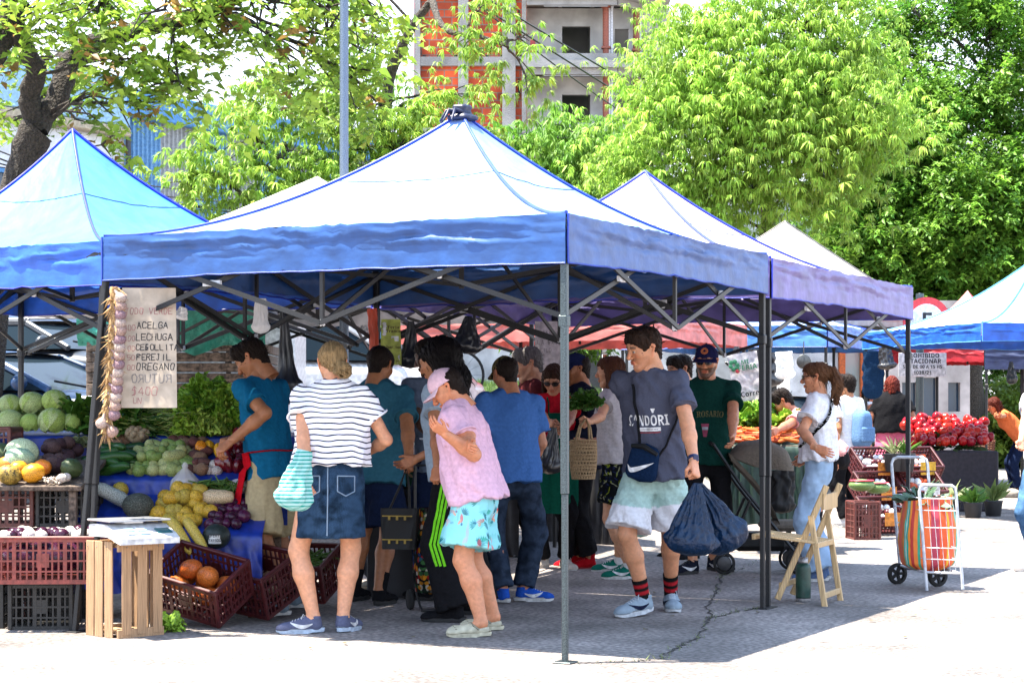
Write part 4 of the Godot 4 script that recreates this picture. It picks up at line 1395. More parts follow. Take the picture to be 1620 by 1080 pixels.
func build_vehicles() -> void:
	car("blue parked car whose windscreen shows above the green cabbages",Vector3(-4.85,rise(-4.85,20.5),-20.5),deg_to_rad(-24),rgb(0.02,0.065,0.17),{"high": 1.34,"cab": [-0.44,-0.30,-0.02,0.2]})
	car("dark parked car with roof rails behind the blue car",Vector3(-5.544,rise(-5.544,24.0),-24.0),deg_to_rad(-25),rgb(0.03,0.035,0.045),{"high": 1.3,"rails": true})
	car("white parked car behind the vendor in the teal polo shirt",Vector3(-2.428,rise(-2.428,23.0),-23.0),deg_to_rad(20),rgb(0.72,0.72,0.73),{})
	car("white parked car seen past the pole beside the stroller",Vector3(4.412,0.0,-34.0),deg_to_rad(-60),rgb(0.75,0.75,0.76),{})
  # truck with plank sides
	var t:=thing("flatbed_truck","truck with wooden plank sides under a green tarpaulin","truck",Vector3(-2.89,rise(-2.89,17.3)-0.12,-17.3))
	var wood:=mat("weathered plank",rgb(0.19,0.14,0.105),0.85,{"tri": Vector3(0.6,6.0,6.0),"tex": streak_tex("grain",0.35,1.2,3.0,1.0),"bump": streak_tex("grain",0.35,1.2,3.0,1.0),"deep": 0.6})
	for i in 5:
		var m:=MB.new()
		m.bevel(Vector3(rng.randf_range(-0.005,0.005),1.425+i*0.088,rng.randf_range(-0.004,0.004)),Vector3(1.46,0.076,0.03),0.004,Basis(Vector3.BACK,rng.randf_range(-0.004,0.004)))
		put("plank",m.mesh(),wood,t)
	var m:=MB.new()
	for x in [-0.71,0.0,0.71]:
		m.bevel(Vector3(x,1.75,-0.03),Vector3(0.05,0.9,0.03),0.004)
	for i in 5:
		m.bevel(Vector3(-0.72,1.425+i*0.088,-1.3),Vector3(0.03,0.076,2.5),0.004)
		m.bevel(Vector3(0.72,1.425+i*0.088,-1.3),Vector3(0.03,0.076,2.5),0.004)
	put("side_rail",m.mesh(),wood,t)
	m=MB.new()
	m.bevel(Vector3(0,1.20,-1.2),Vector3(1.54,0.32,2.6),0.02)
	m.bevel(Vector3(0,0.92,-1.2),Vector3(1.48,0.26,2.4),0.02)
	put("bed",m.mesh(),plain("white truck paint",rgb(0.78,0.78,0.78),0.4),t)
	m=MB.new()
	m.bevel(Vector3(0,0.62,-1.2),Vector3(1.0,0.2,4.0),0.02)
	m.bevel(Vector3(0,0.45,0.02),Vector3(1.4,0.12,0.1),0.02)
	put("chassis",m.mesh(),plain("truck chassis",rgb(0.03,0.03,0.03),0.7),t)
	m=MB.new()
	m.bevel(Vector3(0,1.45,-3.3),Vector3(1.5,1.7,1.3),0.12)
	put("cab",m.mesh(),plain("white truck paint",Color.WHITE),t)
	for x in [-0.6,0.6]:
		for z in [-0.4,-3.3]:
			m=MB.new()
			m.lathe([Vector2(0.0,-0.11),Vector2(0.36,-0.11),Vector2(0.40,-0.07),Vector2(0.40,0.07),Vector2(0.36,0.11),Vector2(0.0,0.11)],24,Transform3D(Basis(Vector3.BACK,PI/2),Vector3(x,0.4,z)))
			put("wheel",m.mesh(),plain("tyre rubber",Color.WHITE),t)
	m=MB.new()
	m.sheet(40,26,func(u,v):
		var x:=lerpf(-0.80,0.80,u)
		var f:=0.05*wrinkle.get_noise_3d(u*3.0+v*2.5,v*2.5-u*1.5,3.0)+0.02*wrinkle.get_noise_3d(u*9.0,v*7.0,8.0)
		if v<0.35:
			var k: float=v/0.35
			return Vector3(x,2.16+0.06*sin(PI*u)+f,lerpf(-2.5,0.0,k))
		var k2: float=(v-0.35)/0.65
		return Vector3(x,lerpf(2.16,1.79-0.10*maxf(0.0,1.0-absf(u-0.62)*7.0),k2)+f*0.3,0.03+0.05*sin(PI*k2)+f*1.6*k2))
	put("tarpaulin",m.mesh(),mat("green tarpaulin",rgb(0.03,0.30,0.22),0.5,{"back": 0.3,"tri": 1.5,"tex": noise_tex("dusty",0.014,0.72,1.06),"bump": noise_tex("crease",0.014,0.0,1.0),"deep": 1.5}),t)
  # bicycle by the lawn
	var at:=Vector3(-1.19,1.309,-27)
	at.y=rise(at.x,27.0)
	var bk:=thing("bicycle","blue bicycle leaning in the sun beyond the fruit crates","bicycle",at,deg_to_rad(10))
	for x in [-0.5,0.5]:
		m=MB.new()
		var ring:=[]
		for i in 33:
			ring.append(Vector3(x+cos(TAU*i/32)*0.32,0.34+sin(TAU*i/32)*0.32,0))
		m.tube(ring,[0.02],6,false)
		var w:=put("wheel",m.mesh(),plain("tyre rubber",Color.WHITE),bk)
		m=MB.new()
		for i in 14:
			var a:=TAU*i/14
			m.tube([Vector3(x,0.34,0.02*(1 if i % 2 else -1)),Vector3(x+cos(a)*0.31,0.34+sin(a)*0.31,0)],[0.003],4,false)
		put("spokes",m.mesh(),metal("alloy",Color.WHITE),w)
	m=MB.new()
	for q in [[Vector3(-0.5,0.34,0),Vector3(-0.05,0.32,0)],[Vector3(-0.05,0.32,0),Vector3(-0.2,0.85,0)],[Vector3(-0.5,0.34,0),Vector3(-0.18,0.78,0)],[Vector3(-0.18,0.78,0),Vector3(0.36,0.8,0)],[Vector3(-0.05,0.32,0),Vector3(0.38,0.74,0)],[Vector3(0.33,0.98,0),Vector3(0.5,0.34,0)]]:
		m.tube(q,[0.018],8)
	put("frame",m.mesh(),mat("blue bicycle paint",rgb(0.02,0.10,0.5),0.3,{"coat": 0.5}),bk)
	m=MB.new()
	m.ball(Vector3(-0.22,0.89,0),Vector3(0.13,0.035,0.07))
	m.tube([Vector3(0.33,1.0,-0.28),Vector3(0.38,1.02,-0.1),Vector3(0.33,0.98,0),Vector3(0.38,1.02,0.1),Vector3(0.33,1.0,0.28)],[0.013],6)
	put("saddle",m.mesh(),plain("black trim",Color.BLACK),bk)


  # ---------------------------------------------------------------- crates and produce
func crate_mesh(m: MB, sz: Vector3, cols: int, rows: int, t := 0.008) -> void:  # one lattice side: sz.x wide, sz.y high, in the plane z = 0, standing on y = 0
	for i in cols+1:
		var x:=lerpf(-sz.x/2,sz.x/2,float(i)/cols)
		m.box(Vector3(x,sz.y/2,0),Vector3(0.010 if i % 4 else 0.022,sz.y,t))
	for j in rows+1:
		var y:=lerpf(0.008,sz.y-0.012,float(j)/rows)
		m.box(Vector3(0,y,0.001),Vector3(sz.x,0.024 if j == rows or j == 0 else 0.010,t*1.2))

func crate(label: String,xf: Transform3D,sz: Vector3,mt: Material,o:={}) -> Node3D:
	var t:=thing("plastic_crate",label,"crate",Vector3.ZERO,0.0,o.get("group",""))
	t.transform=xf
	var m:=MB.new()
	for i in 9:
		m.box(Vector3(lerpf(-sz.x/2+0.02,sz.x/2-0.02,i/8.0),0.006,0),Vector3(0.03,0.010,sz.z-0.01))
	for i in 5:
		m.box(Vector3(0,0.012,lerpf(-sz.z/2+0.02,sz.z/2-0.02,i/4.0)),Vector3(sz.x-0.01,0.010,0.025))
	put("floor",m.mesh(),mt,t)
	for k in 4:
		m=MB.new()
		var w:=sz.x if k % 2 == 0 else sz.z
		crate_mesh(m,Vector3(w,sz.y,0),int(w/0.034),o.get("rows",4))
		if k % 2 == 0 or o.get("solid",false):
			m.box(Vector3(0,sz.y*0.5,-0.001),Vector3(0.07,sz.y*0.3,0.006))
		put("side_panel",m.mesh(),mt,t,Transform3D(Basis(Vector3.UP,k*PI/2),Basis(Vector3.UP,k*PI/2)*Vector3(0,0,(sz.z if k % 2 == 0 else sz.x)/2)))
	m=MB.new()
	for k in 4:
		var w:=(sz.x if k % 2 == 0 else sz.z)+0.02
		var b:=Basis(Vector3.UP,k*PI/2)
		m.bevel(b*Vector3(0,sz.y,(sz.z if k % 2 == 0 else sz.x)/2),Vector3(w,0.018,0.022),0.004,b)
	for sx in [-1,1]:
		for szz in [-1,1]:
			m.bevel(Vector3(sx*sz.x/2,sz.y/2,szz*sz.z/2),Vector3(0.026,sz.y,0.026),0.005)
	put("rim",m.mesh(),mt,t)
	return t

var n_goods:=0
func goods(called: String, label: String, cat: String, group: String, shapes: Array, ms: Array, spots: Array, roll := 1.0) -> void:  # each spot: [position, yaw, scale]
	for i in spots.size():
		var q: Array=spots[i]
		var o: MeshInstance3D
		var pick:=(i*7+i/3) % shapes.size()
		o=put(called,shapes[pick],ms[(i*5+i/2) % ms.size()])
		var b:=Basis(Vector3.UP,q[1])*Basis(Vector3.RIGHT,rng.randf_range(-0.35,0.35)*roll)*Basis(Vector3.BACK,rng.randf_range(-0.3,0.3)*roll)
		o.transform=Transform3D(b.scaled(Vector3.ONE*q[2]),q[0])
		tag(o,label,cat,group)
		n_goods += 1

func heap(a: Vector3, b: Vector3, rows: int, cols: int, r: float, yaw := 0.0, jit := 0.55) -> Array:  # spots on a slope: a the front left corner, b the back right corner
	var out:=[]
	for j in rows:
		for i in cols:
			var u:=(i+0.5+(0.25 if j % 2 else -0.25))/cols
			var v:=(j+0.5)/rows
			out.append([Vector3(lerpf(a.x,b.x,u),lerpf(a.y,b.y,v)+r*0.9,lerpf(a.z,b.z,v))+Vector3(rng.randf_range(-1,1),rng.randf_range(-0.2,0.5),rng.randf_range(-1,1))*r*jit,yaw+rng.randf_range(-0.9,0.9),rng.randf_range(0.8,1.2)])
	return out

func lathed(prof: Array, sides := 14, bend := 0.0, lobes := 0, wob := 0.0) -> ArrayMesh:  # lies along x
	var m:=MB.new()
	m.lathe(prof,sides,Transform3D(Basis(Vector3.BACK,-PI/2),Vector3.ZERO),wob,lobes)
	for i in m.v.size():
		var p:=m.v[i]
		p.y += bend*(0.01-p.x*p.x)*4.0
		m.v[i]=p
	return m.mesh()

func round_one(r: Vector3,amp:=0.05,lobes:=0,deep:=0.0,seed_at:=Vector3.ZERO) -> ArrayMesh:
	var m:=MB.new()
	m.ball(seed_at,r,Basis(),18,11,lump,amp,lobes,deep)
	for i in m.v.size():
		m.v[i] -= seed_at
	return m.mesh()

func veg(key: String,col: Color,rough:=0.45,o:={}) -> StandardMaterial3D:
	var q:={"tri": 7.0,"tex": noise_tex("skin blotch",0.02,0.55,1.15,FastNoiseLite.TYPE_SIMPLEX,5),"sss": 0.08,"spec": 0.4}
	q.merge(o,true)
	return mat("veg "+key,rgb(col.r,col.g,col.b),rough,q)

func leaf_clump(n: int, r: Vector3, len: float, wid: float, seed_: int, curl := 0.35) -> ArrayMesh:  # ruffled leaves springing from a base
	var m:=MB.new()
	var g:=RandomNumberGenerator.new()
	g.seed=seed_
	for i in n:
		var a:=g.randf()*TAU
		var el:=g.randf_range(0.15,1.35)
		var d:=Vector3(cos(a)*cos(el),sin(el),sin(a)*cos(el))
		var base:=d*r*g.randf_range(0.2,0.75)
		var L:=len*g.randf_range(0.7,1.2)
		var side:=d.cross(Vector3(g.randf_range(-1,1),1,g.randf_range(-1,1))).normalized()
		var nn:=side.cross(d)
		var ph:=g.randf()*9.0
		m.sheet(7,6,func(u,v):
			var w: float=wid*(0.25+0.9*sin(PI*clampf(v*0.8+0.12,0,1)))
			var x: float=(u-0.5)*2.0
			var ruf: float=sin(v*17.0+ph+x*3.0)*absf(x)*wid*curl+sin(x*9.0+ph)*v*wid*curl*0.5
			return base+d*L*v+side*x*w+nn*(ruf+L*0.30*v*v*(1.0 if nn.y<0 else -1.0)))
	return m.mesh()

func table_frame(label: String, a: Vector3, b: Vector3, wood: Material) -> Node3D:  # a: front left top, b: back right top
	var t:=thing("trestle_table",label,"table",Vector3((a.x+b.x)/2,0,(a.z+b.z)/2),0.0,"trestle tables of the vegetable stall")
	var o:=Vector3(t.position.x,0,t.position.z)
	var nrm:=Vector3(0,a.z-b.z,b.y-a.y).normalized()
	var m:=MB.new()
	var sl:=Vector2(a.z-b.z,b.y-a.y)
	var bs:=Basis(Vector3.RIGHT,atan2(sl.y,sl.x))
	m.bevel((a+b)/2-o-bs.y*0.018,Vector3(b.x-a.x,0.03,sl.length()),0.004,bs)
	put("top",m.mesh(),wood,t)
	for x in [a.x+0.06,b.x-0.06]:
		for z in [a.z-0.06,b.z+0.06]:
			m=MB.new()
			var yy: float=lerpf(a.y,b.y,(a.z-z)/(a.z-b.z))-0.03
			m.bevel(Vector3(x,yy/2,z)-o,Vector3(0.045,yy,0.045),0.004)
			put("leg",m.mesh(),wood,t)
	return t

func drape(label: String, a: Vector3, b: Vector3, low: float, mt: Material) -> void:  # cloth over the table's top, hanging in front down to a height
	var m:=MB.new()
	var sd:=a.x*9.0+a.y*5.0
	m.sheet(60,26,func(u,v):
		var x:=lerpf(a.x-0.01,b.x+0.01,u)
		var f:=0.012*sin(u*38.0+2.0*wrinkle.get_noise_2d(u*4.0,sd))+0.02*wrinkle.get_noise_3d(u*8.0,v*2.0,sd)
		if v<0.4:
			var k: float=v/0.4
			return Vector3(x,lerpf(b.y,a.y,k)+0.003+0.002*f,lerpf(b.z,a.z+0.012,k))
		var k2: float=(v-0.4)/0.6
		return Vector3(x+f*0.3*k2,lerpf(a.y,low+0.012*sin(u*21.0),k2)+0.002,a.z+0.014+absf(f)*1.4*minf(1.0,k2*3.0)))
	tag(put("table_cloth",m.mesh(),mt),label,"tablecloth","blue cloths of the vegetable stall")

func build_stall() -> void:
	var wood:=mat("grey stall wood",rgb(0.16,0.115,0.085),0.85,{"tri": Vector3(0.8,6.0,6.0),"tex": streak_tex("grain",0.35,1.2,3.0,1.0),"bump": streak_tex("grain",0.35,1.2,3.0,1.0),"deep": 0.4})
	var blue:=mat("blue plastic sheeting",rgb(0.008,0.035,0.30),0.4,{"tri": 2.0,"tex": noise_tex("dusty",0.014,0.72,1.06),"spec": 0.5})
  # a: front left, b: back right, of each display
	var bk:=[Vector3(-4.1,1.076,-13.05),Vector3(-1.35,1.092,-13.75)]
	var md:=[Vector3(-2.684,0.82,-12.6),Vector3(-1.40,0.82+0.20,-13.02)]
	var lw:=[Vector3(-2.62,0.499,-12.15),Vector3(-1.50,0.499+0.22,-12.56)]
	var lf:=[Vector3(-3.7,0.803,-11.9),Vector3(-2.52,0.803+0.16,-12.75)]
	table_frame("highest rear table of the vegetable stall under the cabbages",bk[0],bk[1],wood)
	table_frame("middle table of the vegetable stall under the marrows and cucumbers",md[0],md[1],wood)
	table_frame("low front table of the vegetable stall under the yellow melons",lw[0],lw[1],wood)
	table_frame("rough wooden table at the left edge holding pumpkins and papayas",lf[0],lf[1],wood)
	drape("blue cloth hanging below the row of cabbages and lettuces",bk[0],bk[1],bk[0].y-0.2,blue)
	drape("blue cloth hanging below the marrows, cucumbers and peppers",md[0],md[1],md[0].y-0.3,blue)
	drape("blue cloth on the low table of melons and onions",lw[0],lw[1],0.16,blue)

  # cabbages: a ball of leaves wrapped in outer leaves
	var cab_m:=[veg("cabbage",Color(0.42,0.56,0.12),0.5),veg("pale cabbage",Color(0.52,0.62,0.24),0.5)]
	var cm:=MB.new()
	cm.ball(Vector3.ZERO,Vector3(0.096,0.086,0.096),Basis(),20,12,lump,0.05)
	var ball:=cm.mesh()
	var wraps:=[]
	for k in 5:
		var m:=MB.new()
		var c:=Basis(Vector3.UP,k*1.26)*Basis(Vector3.RIGHT,0.9+0.25*(k % 2))
		m.sheet(14,12,func(u,v):
			var x: float=(u-0.5)*2.2
			var y: float=(v-0.35)*2.4
			var q:=Vector3(sin(x)*cos(y),cos(x)*cos(y),sin(y)).normalized()
			var r: float=1.0+0.06*v*absf(x)+0.015*sin(u*21.0)*v+0.02*exp(-pow(x*9.0,2.0))+0.01*sin(absf(x)*14.0-y*6.0)
			return c*(q*(r+0.05*pow(absf(2*u-1),6.0)*v))*Vector3(0.102,0.092,0.102))
		wraps.append(m.mesh())
	var n:=0
	for q in [[-12,668,13.2,1.05],[15,666,13.16,1.0],[47,668,13.14,0.78],[82,665,13.12,1.08],[111,668,13.16,0.78],[15,640,13.36,0.92],[50,637,13.33,0.98],[86,634,13.30,1.0],[-20,640,13.36,0.95],[30,655,13.5,0.9],[65,655,13.5,0.9],[100,655,13.5,0.9]]:
		var t:=thing("cabbage","round green cabbage in the pile on the highest table at the left","cabbage",Vector3((q[0]-810)/3221.0*q[2],1.25+(647-q[1])/3221.0*q[2],-q[2]),rng.randf()*TAU,"green cabbages piled on the highest table")
		t.scale=Vector3.ONE*q[3]*0.82
		put("head",ball,cab_m[n % 2],t)
		for k in 5:
			put("outer_leaf",wraps[k],cab_m[(n+k/3) % 2],t)
		n += 1
	var wc:=thing("cabbage","single big pale white cabbage on the rough table at the left","cabbage",Vector3(-2.967,0.983,-12.3),0.4)
	put("head",ball,veg("white cabbage",Color(0.60,0.68,0.40),0.5),wc)
	for k in 4:
		put("outer_leaf",wraps[k],veg("white cabbage",Color.WHITE),wc)
  # greens on the highest table
	var gr:=veg("chard green",Color(0.08,0.20,0.022),0.5,{"back": 0.5})
	var gs:=veg("stem green",Color(0.48,0.58,0.16),0.5)
	for i in 13:
		var m:=MB.new()
		for k in 70:
			var a:=Vector3(rng.randf_range(-0.05,0.05),rng.randf_range(-0.045,0.055),rng.randf_range(-0.17,0.1))
			var b:=a+Vector3(rng.randf_range(0.10,0.24),rng.randf_range(-0.05,0.05),rng.randf_range(0.0,0.12))
			m.tube([a,a.lerp(b,0.5)+Vector3(0,0.02,0),b],[0.0045,0.004,0.002],4,false)
		tag(put("green_bunch",m.mesh(),[gs,veg("asparagus green",Color(0.36,0.44,0.13)),gr][i % 3],null,Transform3D(Basis(Vector3.UP,rng.randf_range(-0.4,0.2)),Vector3(lerpf(-2.58,-2.156,(i % 5)/4.0)-0.03,1.075+0.055+0.075*(i/5),-13.18-0.13*(i/5)))),"bunch of thin green stalks lying below the handwritten sign","bunch of greens","bunches of greens on the highest table")
	var ch:=leaf_clump(46,Vector3(0.12,0.1,0.12),0.17,0.045,5,0.3)
	for i in 4:
		tag(put("chard_bunch",ch,gr,null,Transform3D(Basis(Vector3.UP,i*1.7),[Vector3(-2.789,1.122,-13.25),Vector3(-2.694,1.097,-13.35),Vector3(-2.561,1.131,-13.2),Vector3(-2.49,1.083,-13.15)][i])),"dark green leafy bunch beside the garlic braid on the highest table","bunch of greens","dark leafy bunches on the highest table")
	var let:=[leaf_clump(80,Vector3(0.10,0.10,0.10),0.12,0.034,21,0.75),leaf_clump(80,Vector3(0.11,0.09,0.11),0.11,0.036,22,0.75),leaf_clump(70,Vector3(0.09,0.10,0.09),0.13,0.032,23,0.8)]
	var lms:=[veg("lettuce",Color(0.36,0.60,0.06),0.45,{"back": 0.6}),veg("lettuce light",Color(0.55,0.74,0.12),0.45,{"back": 0.6}),veg("lettuce deep",Color(0.24,0.48,0.04),0.45,{"back": 0.6})]
	n=0
	for q in [[302,672,13.12],[328,674,13.1],[354,674,13.12],[374,676,13.2],[296,655,13.25],[318,650,13.2],[342,648,13.22],[362,655,13.25],[328,632,13.3],[345,636,13.35],[312,640,13.4],[385,668,13.4]]:
		tag(put("lettuce",let[n % 3],lms[n % 3],null,Transform3D(Basis(Vector3.UP,n*1.3)*Basis(Vector3.RIGHT,rng.randf_range(0.1,0.6)),Vector3((q[0]-810)/3221.0*q[2],1.25+(647-q[1])/3221.0*q[2]-0.03,-q[2]))),"curly light green lettuce in the heap beside the vendor","lettuce","lettuces heaped on the highest table")
		n += 1

  # the middle table
	var mz:=func(px: float,s: float) -> Vector3: return Vector3((px-810)/3221.0*lerpf(12.6,13.02,s),lerpf(md[0].y,md[1].y,s)+0.004,-lerpf(12.6,13.02,s))
	var cuc:=lathed([Vector2(0,-0.115),Vector2(0.018,-0.108),Vector2(0.028,-0.08),Vector2(0.031,0),Vector2(0.028,0.08),Vector2(0.017,0.108),Vector2(0,0.115)],12,0.3)
	goods("cucumber","dark green cucumber in the stack behind the double pole","cucumber","cucumbers on the middle table",[cuc],[veg("cucumber",Color(0.012,0.055,0.012),0.35),veg("cucumber light",Color(0.03,0.10,0.015),0.35)],heap(mz.call(150,0.02),mz.call(212,0.75),6,2,0.036,0.1))
	goods("cucumber","dark green cucumber in the stack behind the double pole","cucumber","cucumbers on the middle table",[cuc],[veg("cucumber",Color.WHITE),veg("cucumber light",Color.WHITE)],heap(mz.call(150,0.12)+Vector3(0,0.05,0),mz.call(205,0.5)+Vector3(0,0.05,0),3,2,0.036,-0.1))
	var zuc:=[round_one(Vector3(0.042,0.040,0.042),0.06),round_one(Vector3(0.040,0.038,0.042),0.05,5,0.04,Vector3(2,0,0)),lathed([Vector2(0,-0.07),Vector2(0.02,-0.066),Vector2(0.034,-0.035),Vector2(0.036,0.01),Vector2(0.028,0.05),Vector2(0.012,0.07),Vector2(0,0.074)],14)]
	var zm:=[veg("marrow",Color(0.34,0.40,0.13),0.45),veg("marrow light",Color(0.46,0.48,0.19),0.45),veg("marrow green",Color(0.23,0.33,0.08),0.45)]
	goods("marrow","pale green round marrow in the heap on the middle table","marrow","pale green marrows on the middle table",zuc,zm,heap(mz.call(206,0.0),mz.call(304,0.75),5,7,0.034,0.0))
	goods("marrow","pale green round marrow in the heap on the middle table","marrow","pale green marrows on the middle table",zuc,zm,heap(mz.call(222,0.15)+Vector3(0,0.05,0),mz.call(292,0.7)+Vector3(0,0.045,0),3,5,0.034,0.0))
	var pot:=[round_one(Vector3(0.055,0.036,0.038),0.14),round_one(Vector3(0.065,0.032,0.034),0.16,0,0,Vector3(3,1,0)),round_one(Vector3(0.042,0.036,0.038),0.12,0,0,Vector3(5,0,2))]
	var sw:=[veg("sweet potato",Color(0.13,0.055,0.045),0.8),veg("sweet potato red",Color(0.17,0.06,0.05),0.8),veg("potato brown",Color(0.26,0.15,0.09),0.85)]
	goods("sweet_potato","reddish brown sweet potato beside the pale marrows","sweet potato","sweet potatoes on the middle table",pot,sw,heap(mz.call(300,0.02),mz.call(330,0.7),4,3,0.036,0.4))
	goods("sweet_potato","reddish brown sweet potato beside the pale marrows","sweet potato","sweet potatoes on the middle table",pot,sw,heap(mz.call(262,0.78),mz.call(320,1.0),2,4,0.036,0.4))
	goods("potato","brown potato behind the cucumbers on the middle table","potato","potatoes on the middle table",pot,[sw[2]],heap(mz.call(160,0.8),mz.call(200,1.0),2,3,0.036))
	var cel:=MB.new()
	for i in 40:
		var d:=Vector3(rng.randfn(),absf(rng.randfn())*0.8,rng.randfn()).normalized()
		cel.ball(d*Vector3(0.065,0.05,0.055),Vector3.ONE*rng.randf_range(0.016,0.024),Basis(),8,6,lump,0.2)
	cel.ball(Vector3.ZERO,Vector3(0.066,0.05,0.056),Basis(),12,8,lump,0.1)
	tag(put("cauliflower",cel.mesh(),veg("beige cauliflower",Color(0.38,0.28,0.17),0.9),null,Transform3D(Basis(),mz.call(216,0.92)+Vector3(0,0.07,0))),"knobbly beige cauliflower behind the marrows","cauliflower")
	var pep:=[round_one(Vector3(0.044,0.05,0.044),0.05,4,0.18),round_one(Vector3(0.04,0.056,0.04),0.06,3,0.22,Vector3(1,2,0))]
	goods("orange_pepper","orange bell pepper between the sweet potatoes and the red peppers","pepper","orange peppers on the middle table",pep,[veg("orange pepper",Color(0.80,0.27,0.012),0.25),veg("yellow pepper",Color(0.82,0.42,0.015),0.25)],[[mz.call(317,0.6)+Vector3(0,0.06,0),0.2,1.0],[mz.call(346,0.5)+Vector3(0,0.06,0),1.2,1.0],[mz.call(330,0.7)+Vector3(0,0.045,0),1.0,0.9]])
	goods("red_pepper","dark red shiny bell pepper at the vendor's hands","pepper","red peppers on the middle table",pep,[veg("red pepper",Color(0.20,0.006,0.012),0.18,{"coat": 0.5}),veg("dark red pepper",Color(0.13,0.005,0.012),0.18,{"coat": 0.5})],heap(mz.call(350,0.05),mz.call(408,0.9),4,4,0.045)+heap(mz.call(358,0.4)+Vector3(0,0.07,0),mz.call(400,0.9)+Vector3(0,0.07,0),2,3,0.04))
	var gar:=round_one(Vector3(0.036,0.03,0.036),0.05,7,0.13)
	goods("garlic_bulb","white garlic bulb at the front edge of the middle table","garlic","garlic on the middle table",[gar],[veg("garlic",Color(0.66,0.58,0.52),0.6)],heap(mz.call(322,0.0),mz.call(352,0.32),2,3,0.032))

  # the rough table at the left
	var lz:=func(px: float,s: float) -> Vector3: return Vector3((px-810)/3221.0*lerpf(11.9,12.75,s),lerpf(lf[0].y,lf[1].y,s)+0.004,-lerpf(11.9,12.75,s))
	goods("beetroot","dark purple brown beetroot in the heap on the rough left table","beetroot","beetroots on the rough left table",[round_one(Vector3(0.05,0.042,0.048),0.10),round_one(Vector3(0.056,0.038,0.045),0.12,0,0,Vector3(2,2,0))],[veg("beetroot",Color(0.045,0.018,0.022),0.8),veg("dusty beetroot",Color(0.085,0.045,0.042),0.9)],heap(lz.call(58,0.3),lz.call(122,0.95),4,4,0.045)+heap(lz.call(66,0.55)+Vector3(0,0.06,0),lz.call(108,0.9)+Vector3(0,0.06,0),2,3,0.04))
	var sq:=lathed([Vector2(0,-0.085),Vector2(0.04,-0.078),Vector2(0.062,-0.05),Vector2(0.072,0),Vector2(0.06,0.045),Vector2(0.03,0.08),Vector2(0,0.086)],18,0,9,0.04)
	goods("papaya","orange yellow papaya on the rough left table","papaya","papayas on the rough left table",[sq],[veg("papaya",Color(0.76,0.33,0.02),0.35),veg("papaya orange",Color(0.74,0.22,0.02),0.4)],[[lz.call(52,0.08)+Vector3(0,0.055,0),0.2,0.8],[lz.call(66,0.24)+Vector3(0,0.055,0),-0.5,0.72],[lz.call(10,0.3)+Vector3(0,0.055,0),-0.3,0.85],[lz.call(30,0.2)+Vector3(0,0.055,0),0.4,0.7]])
	goods("striped_squash","yellow and black striped squash at the front edge of the left table","squash","striped squashes on the rough left table",[sq],[veg("striped squash",Color(0.42,0.28,0.05),0.5,{"tri": Vector3(1.5,12,12),"tex": streak_tex("stripe",-0.2,1.6,4.0,1.0,128)}),veg("green squash",Color(0.06,0.09,0.03),0.5)],[[lz.call(15,0.05)+Vector3(0,0.05,0),0.1,0.82],[lz.call(113,0.2)+Vector3(0,0.06,0),1.2,0.85],[lz.call(2,0.55)+Vector3(0,0.07,0),0.1,1.1]])
	tag(put("green_squash",sq,veg("mint squash",Color(0.36,0.52,0.34),0.5),null,Transform3D(Basis(Vector3.UP,0.3).scaled(Vector3.ONE*1.05),lz.call(30,0.32)+Vector3(0,0.09,0))),"smooth mint green squash in front of the white cabbage","squash")
	goods("garlic_bulb","small white garlic at the edge of the rough left table","garlic","garlic on the rough left table",[gar],[veg("garlic",Color.WHITE)],[[lz.call(98,0.05)+Vector3(0,0.03,0),0.0,0.9],[lz.call(104,0.08)+Vector3(0,0.03,0),0.0,0.85]])
	var bn:=MB.new()
	for i in 90:
		bn.ball(Vector3(rng.randf_range(-0.05,0.05),rng.randf_range(0,0.035),rng.randf_range(-0.04,0.04)),Vector3(0.008,0.006,0.006),Basis(Vector3.UP,rng.randf()*3),6,4)
	tag(put("shelled_beans",bn.mesh(),veg("white beans",Color(0.66,0.56,0.46),0.5),null,Transform3D(Basis(),lz.call(84,0.06))),"little heap of shelled white beans beside the papaya","beans","","stuff")
	tag(put("artichoke",leaf_clump(60,Vector3(0.07,0.07,0.07),0.05,0.03,9,0.1),veg("artichoke",Color(0.30,0.34,0.16),0.7),null,Transform3D(Basis(),mz.call(128,0.72)+Vector3(0,0.04,0))),"pale green artichoke just left of the double pole","artichoke")

  # the low table
	var oz:=func(px: float,s: float) -> Vector3: return Vector3((px-810)/3221.0*lerpf(12.15,12.56,s),lerpf(lw[0].y,lw[1].y,s)+0.004,-lerpf(12.15,12.56,s))
	var ym:=[round_one(Vector3(0.047,0.042,0.044),0.09,8,0.03),round_one(Vector3(0.040,0.046,0.040),0.12,0,0,Vector3(3,0,1)),round_one(Vector3(0.055,0.042,0.042),0.06,0,0,Vector3(1,1,4))]
	goods("yellow_melon","knobbly yellow melon heaped on the low table","melon","yellow melons on the low table",ym,[veg("yellow melon",Color(0.62,0.36,0.03),0.5),veg("golden melon",Color(0.68,0.42,0.04),0.5),veg("green gold melon",Color(0.5,0.36,0.05),0.5)],heap(oz.call(238,0.05),oz.call(338,0.9),4,6,0.042)+heap(oz.call(262,0.4)+Vector3(0,0.06,0),oz.call(320,0.8)+Vector3(0,0.055,0),2,4,0.042)+[[oz.call(190,0.75)+Vector3(0,0.09,0),0.3,1.1]])
	tag(put("netted_melon",round_one(Vector3(0.098,0.08,0.085),0.03),veg("netted rind",Color(0.12,0.13,0.105),0.8,{"tex": noise_tex("net",0.05,0.2,1.3,FastNoiseLite.TYPE_CELLULAR,2),"tri": 5.0}),null,Transform3D(Basis(),oz.call(218,0.35)+Vector3(0,0.085,0))),"large grey green netted melon just behind the scale","melon")
